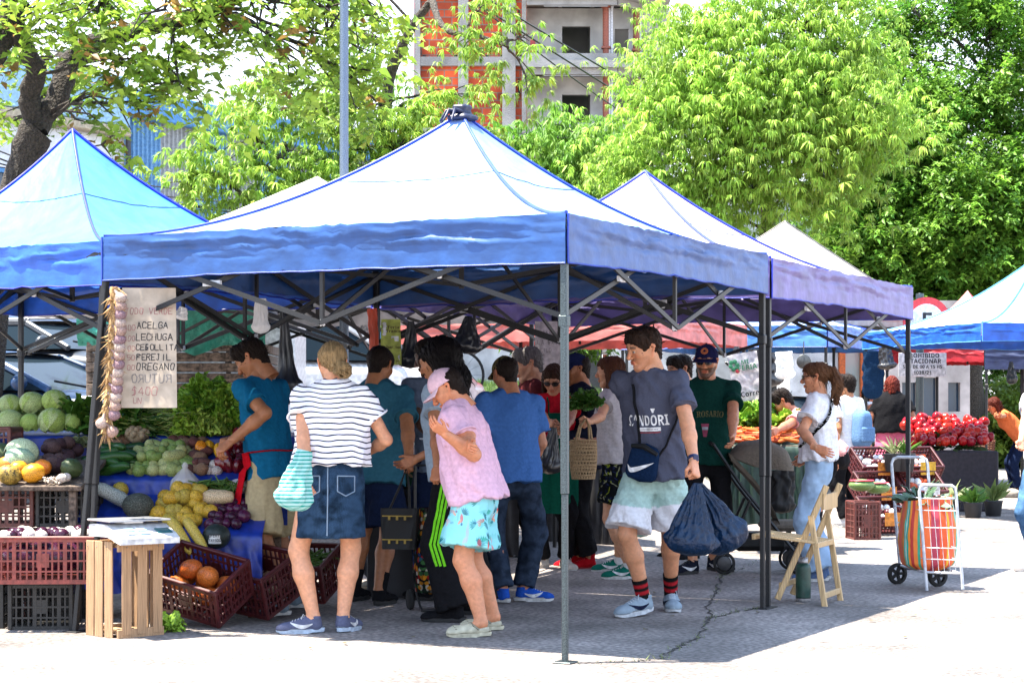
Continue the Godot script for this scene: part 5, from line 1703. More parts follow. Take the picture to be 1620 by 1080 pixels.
	tag(put("white_gourd",lathed([Vector2(0,-0.16),Vector2(0.03,-0.15),Vector2(0.042,-0.08),Vector2(0.046,0.05),Vector2(0.03,0.14),Vector2(0,0.16)],14,0.2),veg("white gourd",Color(0.42,0.46,0.42),0.5),null,Transform3D(Basis(Vector3.UP,0.3)*Basis(Vector3.BACK,-0.5),oz.call(178,0.55)+Vector3(0,0.1,0))),"long pale gourd leaning beside the double pole","gourd")
	var on:=round_one(Vector3(0.036,0.033,0.036),0.03)
	goods("red_onion","shiny purple red onion at the right of the low table","onion","red onions on the low table",[on],[veg("red onion",Color(0.085,0.012,0.05),0.25),veg("dark onion",Color(0.05,0.01,0.03),0.25)],heap(oz.call(328,0.05),oz.call(392,0.75),4,6,0.033)+heap(oz.call(290,0.82),oz.call(330,1.0),2,4,0.033))
	tag(put("peeled_squash",lathed([Vector2(0,-0.1),Vector2(0.035,-0.095),Vector2(0.048,-0.05),Vector2(0.044,0.04),Vector2(0.032,0.09),Vector2(0,0.1)],14),veg("wrapped squash",Color(0.66,0.50,0.30),0.35),null,Transform3D(Basis(Vector3.UP,-0.15),oz.call(345,0.6)+Vector3(0,0.08,0))),"pale wrapped squash lying on the red onions","squash")
	var gb:=MB.new()
	for i in 130:
		var a:=Vector3(rng.randf_range(-0.14,0.14),rng.randf_range(0,0.07),rng.randf_range(-0.07,0.09))
		var d:=Vector3(rng.randf_range(-1,1),rng.randf_range(-0.3,0.3),rng.randf_range(-0.5,0.5)).normalized()*0.06
		gb.tube([a-d,a+Vector3(0,0.008,0),a+d],[0.003,0.006,0.003],5)
	tag(put("green_beans",gb.mesh(),veg("green bean",Color(0.10,0.20,0.035),0.45),null,Transform3D(Basis(),oz.call(345,0.95)+Vector3(0,0.02,0))),"loose pile of green beans at the back of the low table","beans","","stuff")
  # garlic in a net bag, a knotted white bag
	var sack:=MB.new()
	sack.lathe([Vector2(0.0,0),Vector2(0.075,0.005),Vector2(0.092,0.05),Vector2(0.082,0.1),Vector2(0.04,0.15),Vector2(0.014,0.175),Vector2(0.02,0.19),Vector2(0.008,0.21)],24,Transform3D.IDENTITY,0.07,9)
	var sb:=thing("garlic_bag","clear bag of white garlic knotted at the top behind the melons","bag",oz.call(292,0.95))
	put("film",sack.mesh(),mat("clear film",rgb(0.75,0.72,0.70),0.35,{"alpha": 0.4}),sb)
	for i in 14:
		put("bulb",gar,veg("garlic",Color.WHITE),sb,Transform3D(Basis(Vector3.UP,i*1.1),Vector3(cos(i*2.4)*0.045,0.03+0.028*(i/5),sin(i*2.4)*0.045)))
	tag(put("white_bag",round_one(Vector3(0.075,0.045,0.06),0.2),mat("white plastic bag",rgb(0.66,0.62,0.60),0.4,{"back": 0.4}),null,Transform3D(Basis(),oz.call(378,1.0)+Vector3(0,0.05,0))),"crumpled white plastic bag behind the green beans","bag")
  # two long yellow squashes and the dark watermelon with its paper tag
	veg("long squash",Color(0.62,0.45,0.08),0.4)
	var ls:=[[Vector3(-1.953,0.506,-11.98),1.0],[Vector3(-1.867,0.509,-12),0.95]]
	for q in ls:
		tag(put("long_squash",lathed([Vector2(0,-0.125),Vector2(0.026,-0.12),Vector2(0.036,-0.07),Vector2(0.033,0.05),Vector2(0.026,0.11),Vector2(0.014,0.135),Vector2(0,0.14)],14,0.1,8,0.03),veg("long squash",Color.WHITE),null,Transform3D((Basis(Vector3.UP,-0.6)*Basis(Vector3.BACK,-0.85)).scaled(Vector3.ONE*q[1]),q[0])),["left of the two long yellow squashes over the red crate","right of the two long yellow squashes, greener at its tip"][ls.find(q)],"squash","long yellow squashes over the red crate")
	var wm:=thing("watermelon","small dark watermelon with a white paper price tag","watermelon",Vector3(-1.751,0.498,-12.05))
	put("rind",round_one(Vector3(0.085,0.075,0.08),0.02),veg("dark rind",Color(0.025,0.035,0.03),0.4),wm)
	var tg:=MB.new()
	tg.slab(5,5,func(u,v): return Vector3((u-0.5)*0.075,(v-0.5)*0.05-0.015,0.087-0.02*pow(2*u-1,2.0)),func(u,v): return Vector3((u-0.5)*0.075,(v-0.5)*0.05-0.015,0.085-0.02*pow(2*u-1,2.0)))
	var tgo:=put("price_tag",tg.mesh(),plain("white paper",rgb(0.76,0.75,0.72),0.8),wm)
	tg=MB.new()
	scribble(tg,"OFERTA",0.016,0.0012,func(x,y): return Vector3(x-0.032,y+0.0,0.0895-14.0*(x-0.032)*(x-0.032)))
	scribble(tg,"1X1500",0.015,0.0012,func(x,y): return Vector3(x-0.032,y-0.026,0.0895-14.0*(x-0.032)*(x-0.032)))
	put("tag_writing",tg.mesh(),plain("black ink",rgb(0.02,0.02,0.025),0.8),tgo)

  # crates in front and below
	var maroon:=plain("maroon plastic",rgb(0.085,0.010,0.012),0.45,{"tri": 4.0})
	var redc:=plain("red plastic",rgb(0.30,0.055,0.04),0.5,{"tri": 4.0})
	var brownc:=plain("brown plastic",rgb(0.15,0.035,0.025),0.5,{"tri": 4.0})
	var blackc:=plain("black plastic",rgb(0.022,0.021,0.02),0.5,{"tri": 4.0})
	crate("upright black crate standing on the paving under the red onion crate",Transform3D(Basis(Vector3.UP,0.10),Vector3(-2.695,0.0,-11.75)),Vector3(0.34,0.26,0.42),blackc,{"solid": true})
	crate("second black crate at the left edge, mostly out of the picture",Transform3D(Basis(Vector3.UP,0.05),Vector3(-3.119,0.0,-11.8)),Vector3(0.40,0.26,0.42),blackc,{"solid": true})
	crate("sunlit red crate of white onions on top of the black crate",Transform3D(Basis(Vector3.UP,0.04),Vector3(-2.636,0.275,-11.6)),Vector3(0.60,0.255,0.42),redc)
	goods("white_onion","white onion in the sunlit red crate","onion","white onions in the sunlit red crate",[on],[veg("white onion",Color(0.72,0.66,0.60),0.35),veg("dark onion",Color.WHITE)],heap(Vector3(-2.892,0.505,-11.42),Vector3(-2.356,0.505,-11.78),4,9,0.036))
	tag(put("onion_bedding",round_one(Vector3(0.28,0.10,0.19),0.05),veg("dark onion",Color.WHITE),null,Transform3D(Basis(),Vector3(-2.636,0.41,-11.6))),"dark mass of onions filling the sunlit red crate","onions","","stuff")
	for q in [[20,0.0],[20,0.275],[20,0.55],[110,0.0],[110,0.275],[110,0.55]]:
		crate(["lowest crate in the left stack under the rough table","middle crate in the left stack under the rough table","top crate in the left stack under the rough table","lowest crate in the right stack under the rough table","middle crate in the right stack under the rough table","top crate in the right stack under the rough table"][int([[20,0.0],[20,0.275],[20,0.55],[110,0.0],[110,0.275],[110,0.55]].find(q))],Transform3D(Basis(Vector3.UP,rng.randf_range(-0.06,0.06)),Vector3((q[0]-810)/3221.0*12.3,q[1],-12.3)),Vector3(0.30,0.24,0.36),brownc if q[0]<60 else blackc,{"group": "brown crates under the rough table"})
	crate("brown crate high at the left edge behind the white cabbage",Transform3D(Basis(),Vector3(-3.325,0.93,-12.8)),Vector3(0.40,0.2,0.3),brownc)
	var c1:=Transform3D(Basis(Vector3.UP,-0.42)*Basis(Vector3.BACK,-0.22)*Basis(Vector3.RIGHT,0.52),Vector3(-1.798,0.14,-11.82))
	crate("maroon crate of orange pumpkins tilted towards the path",c1,Vector3(0.46,0.24,0.34),maroon)
	var pk:=[round_one(Vector3(0.072,0.058,0.07),0.03,9,0.06),round_one(Vector3(0.066,0.06,0.066),0.03,8,0.05,Vector3(2,1,0))]
	var pks:=[]
	for q in [Vector3(-0.12,0.11,0.06),Vector3(-0.02,0.10,0.09),Vector3(0.10,0.10,0.06),Vector3(-0.14,0.09,-0.08),Vector3(0.0,0.10,-0.06),Vector3(0.13,0.09,-0.08),Vector3(-0.06,0.20,-0.01),Vector3(0.06,0.19,0.0)]:
		pks.append([c1*q,rng.randf()*6.0,rng.randf_range(0.9,1.1)])
	goods("pumpkin","small orange pumpkin in the tilted maroon crate","pumpkin","orange pumpkins in the tilted crate",pk,[veg("pumpkin",Color(0.62,0.16,0.025),0.4),veg("pumpkin deep",Color(0.55,0.12,0.02),0.4)],pks)
	var c2:=Transform3D(Basis(Vector3.UP,-0.55)*Basis(Vector3.BACK,-0.12)*Basis(Vector3.RIGHT,0.42),Vector3(-1.548,0.12,-12.2))
	crate("maroon crate of sweet potatoes tilted behind the pumpkin crate",c2,Vector3(0.5,0.26,0.36),maroon)
	var sps:=[]
	for i in 12:
		sps.append([c2*Vector3(lerpf(-0.18,0.18,(i % 4)/3.0),0.07+0.015*(i % 3),lerpf(-0.1,0.12,(i/4)/2.0)),rng.randf()*6.0,1.0])
	goods("crate_potato","brown sweet potato in the rear maroon crate","sweet potato","sweet potatoes in the rear maroon crate",pot,sw,sps)
	crate("maroon crate of green pods on the ground between the vendor and the blonde woman",Transform3D(Basis(Vector3.UP,-0.3)*Basis(Vector3.RIGHT,0.35),Vector3(-1.362,0.10,-12.95)),Vector3(0.5,0.24,0.36),maroon)
	var gp:=MB.new()
	for i in 120:
		var a:=Vector3(rng.randf_range(-0.2,0.2),rng.randf_range(0.0,0.05),rng.randf_range(-0.14,0.14))
		var d:=Vector3(rng.randf_range(-1,1),rng.randf_range(-0.2,0.3),rng.randf_range(-0.6,0.6)).normalized()*0.07
		gp.tube([a-d,a+Vector3(0,0.01,0),a+d],[0.004,0.009,0.004],5)
	tag(put("green_pods",gp.mesh(),veg("green bean",Color.WHITE),null,Transform3D(Basis(Vector3.UP,-0.3)*Basis(Vector3.RIGHT,0.35),Vector3(-1.362,0.25,-12.92))),"green pods filling the crate behind the vendor's legs","pods","","stuff")
	tag(put("lettuce_scrap",leaf_clump(14,Vector3(0.05,0.01,0.05),0.09,0.03,77,0.5),lms[0],null,Transform3D(Basis(),Vector3(-1.923,0,-11.471)+Vector3(0,0.01,0))),"torn green lettuce leaf dropped beside the wooden crate","lettuce leaf")

  # the wooden crate on end and the scale on it
	var pine:=mat("pale pine",rgb(0.44,0.265,0.14),0.75,{"tri": Vector3(7.0,1.0,7.0),"tex": streak_tex("soft grain",0.72,1.12,3.0,1.0),"bump": streak_tex("grain",0.35,1.2,3.0,1.0),"deep": 0.3})
	var wx:=thing("wooden_crate","slatted pine crate standing on end beside the double pole","crate",Vector3(-2.115,-0.005,-11.26)*Vector3(1,0,1),deg_to_rad(-43))
	var hgt:=0.525
	for k in 3:
		var m:=MB.new()
		m.bevel(Vector3(-0.125+k*0.085-0.03,hgt/2,0.155+rng.randf_range(-0.003,0.003)),Vector3(0.072,hgt,0.009),0.002,Basis(Vector3.BACK,rng.randf_range(-0.01,0.01)))
		put("slat",m.mesh(),pine,wx)
		m=MB.new()
		m.bevel(Vector3(0.105,hgt/2,-0.11+k*0.105),Vector3(0.009,hgt-0.03,0.062),0.002,Basis(Vector3.RIGHT,rng.randf_range(-0.01,0.01)))
		put("slat",m.mesh(),pine,wx)
		m=MB.new()
		m.bevel(Vector3(-0.125+k*0.085-0.03,hgt/2,-0.155),Vector3(0.072,hgt,0.009),0.002)
		put("slat",m.mesh(),pine,wx)
	for y in [0.022,hgt-0.028]:
		for q in [[Vector3(0.098,y,0),Vector3(0.016,0.05,0.31)],[Vector3(-0.188,y,0),Vector3(0.012,0.05,0.31)],[Vector3(-0.045,y+0.002,0.0),Vector3(0.275,0.012,0.06)],[Vector3(-0.045,y+0.002,0.1),Vector3(0.275,0.012,0.06)],[Vector3(-0.045,y+0.002,-0.1),Vector3(0.275,0.012,0.06)]]:
			var m:=MB.new()
			m.bevel(q[0],q[1],0.002)
			put("end_board",m.mesh(),pine,wx)
	var stp:=MB.new()
	for k in 6:
		stp.ball(Vector3(-0.17+(k % 3)*0.085,hgt-0.03,0.161),Vector3(0.004,0.004,0.002),Basis(),8,5)
		stp.ball(Vector3(0.111,hgt-0.03,-0.11+(k % 3)*0.105),Vector3(0.002,0.004,0.004),Basis(),8,5)
	put("nail",stp.mesh(),metal("alloy",Color.WHITE),wx)
	var sc:=thing("kitchen_scale","white electronic shop scale with a steel plate on the wooden crate","scale",Vector3(-2.104,0.519,-11.26),deg_to_rad(38))
	sc.position.y=hgt+0.002
	var wp:=plain("white scale plastic",rgb(0.72,0.72,0.73),0.35)
	var m:=MB.new()
	var prof:=[[-0.16,0.016,0.085],[-0.10,0.016,0.092],[0.0,0.016,0.092],[0.06,0.016,0.088],[0.10,0.012,0.07],[0.17,0.004,0.045],[0.215,0.0,0.02]]
	m.slab(1,prof.size()-1,func(u,v):
		var p=prof[int(round(v*(prof.size()-1)))]
		return Vector3((u-0.5)*-0.36,p[2],p[0]),func(u,v):
		var p=prof[int(round(v*(prof.size()-1)))]
		return Vector3((u-0.5)*-0.36,p[1]*2.2-0.012+(0.028*cos((u-0.5)*PI) if v<0.9 else 0.0),p[0]))
	put("housing",m.mesh(),wp,sc)
	for x in [-0.15,0.15]:
		for z in [-0.12,0.14]:
			m=MB.new()
			m.lathe([Vector2(0.016,0),Vector2(0.018,0.02),Vector2(0.012,0.03)],12,Transform3D(Basis(),Vector3(x,0,z)))
			put("foot",m.mesh(),blackc,sc)
	m=MB.new()
	m.bevel(Vector3(0,0.112,-0.035),Vector3(0.38,0.012,0.27),0.005)
	m.bevel(Vector3(0,0.100,-0.035),Vector3(0.12,0.02,0.12),0.004)
	put("plate",m.mesh(),mat("brushed plate",rgb(0.62,0.62,0.63),0.3,{"metal": 0.8}),sc)
	var fb:=Basis(Vector3.RIGHT,0.37)
	for k in 2:
		for j in 2:
			m=MB.new()
			m.bevel(fb*Vector3(-0.085+k*0.075,0.0,0.0)+Vector3(0,0.063-j*0.016,0.128+j*0.042),Vector3(0.062,0.006,0.032),0.002,fb)
			put("keypad",m.mesh(),plain("blue key",rgb(0.36,0.58,0.74),0.5),sc)
	m=MB.new()
	m.bevel(Vector3(0.115,0.056,0.148),Vector3(0.09,0.006,0.06),0.002,fb)
	put("display",m.mesh(),mat("scale display",rgb(0.02,0.09,0.10),0.15),sc)

  # ---------------------------------------------------------------- handwriting: strokes on a 4 by 6 grid, two digits a point
var glyphs:={"A": "002640 1232","B": "0006360504033304330001 3332312000","C": "4536160401103041","D": "0006264431200000","E": "46060040 0333","F": "460600 0333","G": "45361604011030413323","H": "0006 4046 0343","I": "2026","J": "1636 26211001","L": "060040","N": "00064046","O": "160401103043453616","P": "0006364504033303","R": "00063645343303 2340","S": "453616053341301001","T": "0646 2620","U": "060110304146","V": "062046","M": "0006234640","X": "0046 0640","Y": "062346 2320","Z": "06460040","$": "453616043431100021 2720","0": "160401103043453616","1": "042620","4": "30360242","5": "46060333423000","9": "4333041646423000","8": "1604133341300113 33443616","K": "0006 460340"}

func scribble(m: MB,txt: String,size: float,pen: float,map: Callable,loose:=0.0) -> void:
	var x0:=0.0
	var k:=size/6.0
	for ch in txt:
		if glyphs.has(ch):
			for stroke in (glyphs[ch] as String).split(" "):
				var pts:=[]
				for i in range(0,stroke.length()-1,2):
					pts.append(Vector2(x0+int(stroke[i])*k*0.85,int(stroke[i+1])*k)+Vector2(rng.randf_range(-1,1),rng.randf_range(-1,1))*loose*size)
				for i in pts.size()-1:
					var a: Vector2=pts[i]
					var b: Vector2=pts[i+1]
					var s:=(b-a).orthogonal().normalized()*pen
					var e:=(b-a).normalized()*pen*0.6
					var q:=[]
					for c in [a-e-s,b+e-s,b+e+s,a-e+s]:
						q.append(map.call(c.x,c.y))
					var n:=m.v.size()
					for c in q:
						m.vert(c)
					m.quad(n,n+1,n+2,n+3)
		x0 += size*0.80


  # ---------------------------------------------------------------- bags and what hangs under the tents
func bag(called: String, label: String, top: Vector3, low: Vector3, r: float, mt: Material, o := {}) -> MeshInstance3D:  # a thin bag gathered at the top
	var m:=MB.new()
	var y:=(top-low).normalized()
	var x: Vector3=(o.get("side",Vector3.RIGHT) as Vector3)
	x=(x-y*x.dot(y)).normalized()
	var z:=x.cross(y)
	var L:=(top-low).length()
	var lob: int=o.get("lobes",11)
	var fl: float=o.get("flat",0.6)
	var sd:=low.x*7.0+low.y*3.0
	var neck: float=o.get("neck",0.02)
	m.sheet(72,26,func(u,v):
		var a: float=TAU*u
		var t: float = 1.0 - v  # 1 at the top
		var rr: float=lerpf(r,neck,pow(clampf((t-0.25)/0.75,0,1),o.get("taper",0.8))) if t>0.25 else r*sqrt(clampf(1.0-pow(1.0-t/0.25,2.6),0,1))
		var pl:=(0.16*cos(a*lob+3.0*wrinkle.get_noise_2d(v*3.0,sd))*smoothstep(0.05,0.7,t)+0.22*wrinkle.get_noise_3d(cos(a)*1.4+sd,t*3.0,sin(a)*1.4))
		rr *= 1.0+pl
		return low+y*L*t+x*cos(a)*rr+z*sin(a)*rr*fl)
	var s:=put(called,m.mesh(),mt)
	tag(s,label,o.get("cat","bag"),o.get("group",""))
	return s

func hung_sheet(called: String,label: String,cat: String,tl: Vector3,w: float,h: float,mt: Material,yaw:=0.0) -> Node3D:
	var t:=thing(called,label,cat,tl,yaw)
	var m:=MB.new()
	var sd:=tl.x
	var f:=func(u: float,v: float,d: float) -> Vector3: return Vector3(u*w+0.01*v*sin(u*3.0+sd),-v*h,d+0.012*sin(u*4.0+sd)*(0.4+v)+0.010*wrinkle.get_noise_3d(u*4.0,v*4.0,sd))
	m.slab(20,24,func(u,v): return f.call(u,v,0.0015),func(u,v): return f.call(u,v,0.0))
	put("sheet",m.mesh(),mt,t)
	t.set_meta("w",w)
	return t

func write_on(t: Node3D, w: float, h: float, lines: Array) -> void:  # [text, x, y from the top, size, pen, colour, loose]
	var sd:=t.position.x
	for q in lines:
		var m:=MB.new()
		var f:=func(x: float,y: float) -> Vector3:
			var u: float=(q[1]+x*(q[7] if q.size()>7 else 1.0))/w
			var v: float=(q[2]-y)/h
			return Vector3(u*w+0.01*v*sin(u*3.0+sd),-v*h,0.0035+0.012*sin(u*4.0+sd)*(0.4+v)+0.010*wrinkle.get_noise_3d(u*4.0,v*4.0,sd))
		scribble(m,q[0],q[3],q[4],f,q[6])
		put("writing",m.mesh(),plain("ink "+(q[5] as Color).to_html(),q[5],0.9),t)

func build_hanging() -> void:
	var blackbag:=mat("black plastic film",rgb(0.012,0.012,0.014),0.28,{"spec": 0.6})
	var whitebag:=mat("white plastic film",rgb(0.74,0.74,0.74),0.35,{"back": 0.7})
  # the handwritten sign
	var w:=0.295
	var h:=0.665
	var s:=hung_sheet("price_sign","beige cardboard sign handwritten with names of greens, hanging from the tent frame","sign",Vector3(-2.161,1.922,-11.28),w,h,plain("beige card",rgb(0.52,0.43,0.335),0.9,{"back": 0.5,"tex": noise_tex("soft stain",0.006,0.84,1.04)}),0.06)
	var ink:=rgb(0.03,0.03,0.035)
	var red:=rgb(0.42,0.17,0.17)
	write_on(s,w,h,[["TODO VERDE",0.018,0.145,0.033,0.0016,red,0.05],["ACELGA",0.085,0.225,0.036,0.0022,ink,0.05],["LECHUGA",0.080,0.290,0.036,0.0022,ink,0.05],["CEBOLLITA",0.080,0.345,0.032,0.0022,ink,0.05],["PEREJIL",0.085,0.400,0.033,0.0022,ink,0.05],["OREGANO",0.085,0.455,0.037,0.0022,ink,0.05],["RUTURO",0.265,0.525,0.045,0.0026,rgb(0.30,0.27,0.25),0.04,-1.0],["$400",0.06,0.595,0.045,0.0015,red,0.06],["400",0.012,0.235,0.028,0.0013,red,0.08],["400",0.012,0.295,0.028,0.0013,red,0.08],["300",0.012,0.350,0.028,0.0013,red,0.08],["250",0.012,0.40,0.028,0.0013,red,0.08],["300",0.012,0.455,0.028,0.0013,red,0.08],["UN",0.07,0.64,0.03,0.0013,red,0.08]])
  # braid of garlic on the double pole
	var g:=thing("garlic_braid","long braid of purple white garlic bulbs tied to the double pole","garlic braid",Vector3(-2.191,1.919,-11.22))
	var m:=MB.new()
	for k in 3:
		var pts:=[]
		for i in 40:
			var t:=i/39.0
			pts.append(Vector3(0.014*sin(t*30.0+k*TAU/3)-0.05*t*t,-0.8*t,0.012*cos(t*30.0+k*TAU/3)))
		m.tube(pts,[0.017],7)
	for i in 300:
		var t:=rng.randf()
		var a:=Vector3(-0.05*t*t,-0.8*t,0)
		var d:=Vector3(rng.randf_range(-1,1),rng.randf_range(-1.4,0.2),rng.randf_range(-0.4,1)).normalized()
		blade(m,a,d,rng.randf_range(0.04,0.10),rng.randf_range(0.008,0.02),0.6,rng.randf()*3.0)
	put("braided_leaves",m.mesh(),veg("dry garlic leaf",Color(0.50,0.31,0.14),0.9,{"back": 0.3}),g)
	var bulb:=MB.new()
	bulb.lathe([Vector2(0.0,-0.034),Vector2(0.016,-0.036),Vector2(0.031,-0.022),Vector2(0.033,-0.004),Vector2(0.022,0.016),Vector2(0.009,0.028),Vector2(0.006,0.05)],20,Transform3D.IDENTITY,0.07,8)
	var bmesh:=bulb.mesh()
	for i in 17:
		var t:=(i+0.5)/17.0
		var sx:=1.0 if i % 5 or i<12 else -0.7
		put("bulb",bmesh,[veg("garlic skin",Color(0.48,0.36,0.30),0.6),veg("purple garlic",Color(0.30,0.18,0.20),0.6),veg("pink garlic",Color(0.42,0.27,0.22),0.6)][(i*5) % 3],g,Transform3D(Basis(Vector3.BACK,sx*rng.randf_range(0.4,1.2))*Basis(Vector3.UP,i),Vector3(-0.05*t*t+sx*0.034,-0.03-0.78*t,0.025)))
	bag("shopping_bag","white and pale green plastic bag tied under the tent above the vendor's head",Vector3(-1.532,1.924,-12.4),Vector3(-1.532,1.708,-12.4),0.055,whitebag,{"neck": 0.03,"taper": 0.5})
	bag("shopping_bag","tall roll of black bags hanging behind the vendor's head",Vector3(-1.506,1.92,-13.4),Vector3(-1.473,1.279,-13.4),0.10,blackbag,{"lobes": 7,"taper": 0.35})
	bag("shopping_bag","black bag hanging on a hook between the poster and the tree",Vector3(-0.69,1.85,-13.9),Vector3(-0.695,1.526,-13.9),0.095,blackbag,{"lobes": 9,"taper": 0.45})
	bag("shopping_bag","black bag hanging on a hook above the big haired woman",Vector3(-0.285,1.857,-13.3),Vector3(-0.297,1.609,-13.3),0.10,blackbag,{"lobes": 9})
	bag("shopping_bag","orange red bag knotted round the rear pole of the large tent",Vector3(-0.961,1.939,-13.95),Vector3(-0.944,1.601,-13.95),0.03,mat("orange film",rgb(0.72,0.07,0.015),0.35,{"back": 0.5}),{"lobes": 5,"neck": 0.03})
	bag("shopping_bag","torn scrap of white film tied to the tent frame right of the sign",Vector3(-1.921,1.845,-11.9),Vector3(-1.943,1.771,-11.9),0.04,whitebag,{"lobes": 4})
  # poster
	var p:=hung_sheet("poster","yellow green market poster hanging on the rear pole","poster",Vector3(-0.89,1.861,-13.85),0.13,0.31,plain("poster paper",rgb(0.62,0.70,0.14),0.7),-0.05)
	m=MB.new()
	m.sheet(10,6,func(u,v): return Vector3(0.004+u*0.122,-0.235-v*0.07+0.02*sin(u*6.0)*(1-v),0.012))
	put("white_foot",m.mesh(),plain("white print",Color.WHITE),p)
	m=MB.new()
	m.sheet(4,4,func(u,v): return Vector3(0.07+u*0.05,-0.115-v*0.035,0.013))
	for i in 5:
		m.ball(Vector3(0.022+0.004*(i % 2),-0.03-i*0.018,0.012),Vector3(0.014,0.011,0.002),Basis(),8,5)
	put("print_panel",m.mesh(),plain("white print",Color.WHITE),p)
	m=MB.new()
	for q in [["Feria",0.022,0.085,-0.055],["Franca",0.02,0.085,-0.08],["en barrios",0.02,0.066,-0.19],["Martes",0.016,0.06,-0.265],["Quesada 200",0.014,0.062,-0.285]]:
		lettering(m,q[0],q[1],func(x,y): return Vector3(q[2]+x,q[3]+y,0.015),"Droid Serif",true)
	put("poster_lettering",m.mesh(),plain("dark red ink",rgb(0.10,0.03,0.03),0.8),p)
  # white sheet with pencil writing
	s=hung_sheet("paper_sign","white paper sheet with faint handwriting hanging behind the crowd","sign",Vector3(0.186,1.966,-16.6),0.21,0.40,plain("white sheet",rgb(0.74,0.70,0.70),0.9,{"back": 0.5}))
	write_on(s,0.21,0.40,[["BANANA",0.03,0.12,0.04,0.002,rgb(0.3,0.28,0.28),0.08],["LA BANA",0.02,0.19,0.035,0.002,rgb(0.35,0.32,0.32),0.08],["KILO",0.04,0.25,0.03,0.002,rgb(0.35,0.32,0.32),0.08]])
  # banner of the fair
	var b:=hung_sheet("banner","white banner with a green and red emblem behind the bearded man","banner",Vector3(1.921,1.73,-18.2),0.27,0.43,plain("white sheet",Color.WHITE),-0.15)
	b.rotation.z=0.16
	m=MB.new()
	for i in 6:
		m.ball(Vector3(0.05+0.03*cos(i*1.1),-0.10+0.035*sin(i*1.1),0.022),Vector3(0.020,0.020,0.003),Basis(),10,6)
	put("green_emblem",m.mesh(),plain("green print",rgb(0.03,0.22,0.10),0.7),b)
	m=MB.new()
	m.ball(Vector3(0.075,-0.155,0.022),Vector3(0.02,0.02,0.003),Basis(),12,6)
	put("red_emblem",m.mesh(),plain("red spot",rgb(0.5,0.03,0.05),0.7),b)
	m=MB.new()
	lettering(m,"MI",0.04,func(x,y): return Vector3(0.15+x,-0.085+y,0.026),"Droid Sans",true)
	lettering(m,"FERIA",0.045,func(x,y): return Vector3(0.165+x,-0.135+y,0.026),"Droid Sans",true)
	put("green_lettering",m.mesh(),plain("green print",Color.WHITE),b)
	m=MB.new()
	lettering(m,"Correo",0.045,func(x,y): return Vector3(0.17+x,-0.37+y,0.026),"Droid Sans",true)
	put("dark_lettering",m.mesh(),plain("black ink",Color.BLACK),b)
  # hung up at the right-hand stalls
	bag("cloth_bag","white cloth hanging under the frame right of the pair of poles",Vector3(2.536,1.787,-19),Vector3(2.554,1.527,-19),0.095,whitebag,{"lobes": 5,"taper": 0.3,"neck": 0.07,"cat": "cloth"})
	bag("dark_bag","dark bag hanging left of the white cloth",Vector3(2.301,1.816,-19.2),Vector3(2.313,1.292,-19.2),0.13,blackbag,{"lobes": 6,"taper": 0.3,"neck": 0.06})
	bag("dark_bag","black crumpled bag above the fair banner",Vector3(2.056,1.822,-18.6),Vector3(2.038,1.625,-18.6),0.09,blackbag,{"lobes": 6,"taper": 0.3})
	bag("dark_bag","dark bunch hanging between the white cloth and the round dial",Vector3(2.471,1.792,-19.6),Vector3(2.507,1.463,-19.6),0.12,blackbag,{"lobes": 6,"taper": 0.3,"neck": 0.07})
	var sc:=thing("hanging_scale","round grey dial scale hanging behind the ponytailed woman","scale",Vector3(2.869,1.716,-20))
	m=MB.new()
	m.lathe([Vector2(0,-0.02),Vector2(0.068,-0.018),Vector2(0.072,0.0),Vector2(0.068,0.018),Vector2(0,0.02)],24,Transform3D(Basis(Vector3.RIGHT,PI/2),Vector3.ZERO))
	m.tube([Vector3(0,0.07,0),Vector3(0,0.2,0)],[0.006],6)
	put("dial_case",m.mesh(),metal("dial steel",rgb(0.15,0.15,0.14)),sc)
	m=MB.new()
	m.bar(Vector3(0,-0.05,0.022),Vector3(0,0.05,0.022),0.004,0.003)
	m.bar(Vector3(-0.05,0,0.022),Vector3(0.05,0,0.022),0.003,0.003)
	put("needle",m.mesh(),blackbag,sc)
	bag("hanging_trousers","dark blue trousers hanging at the far clothes stall",Vector3(4.173,1.914,-23.5),Vector3(4.159,1.359,-23.5),0.12,dress(Color(0.01,0.03,0.07),"dark blue cloth"),{"lobes": 3,"taper": 0.2,"neck": 0.12,"cat": "trousers","flat": 0.3})
	bag("dark_bag","dark coat hanging above the red haired woman",Vector3(4.25,1.963,-23.2),Vector3(4.286,1.697,-23.2),0.11,blackbag,{"lobes": 4,"taper": 0.3,"neck": 0.06,"cat": "coat"})
	bag("dark_bag","dark bag dangling at the right end of the light blue tent",Vector3(6.132,1.832,-25),Vector3(6.147,1.553,-25),0.07,blackbag,{"lobes": 5})

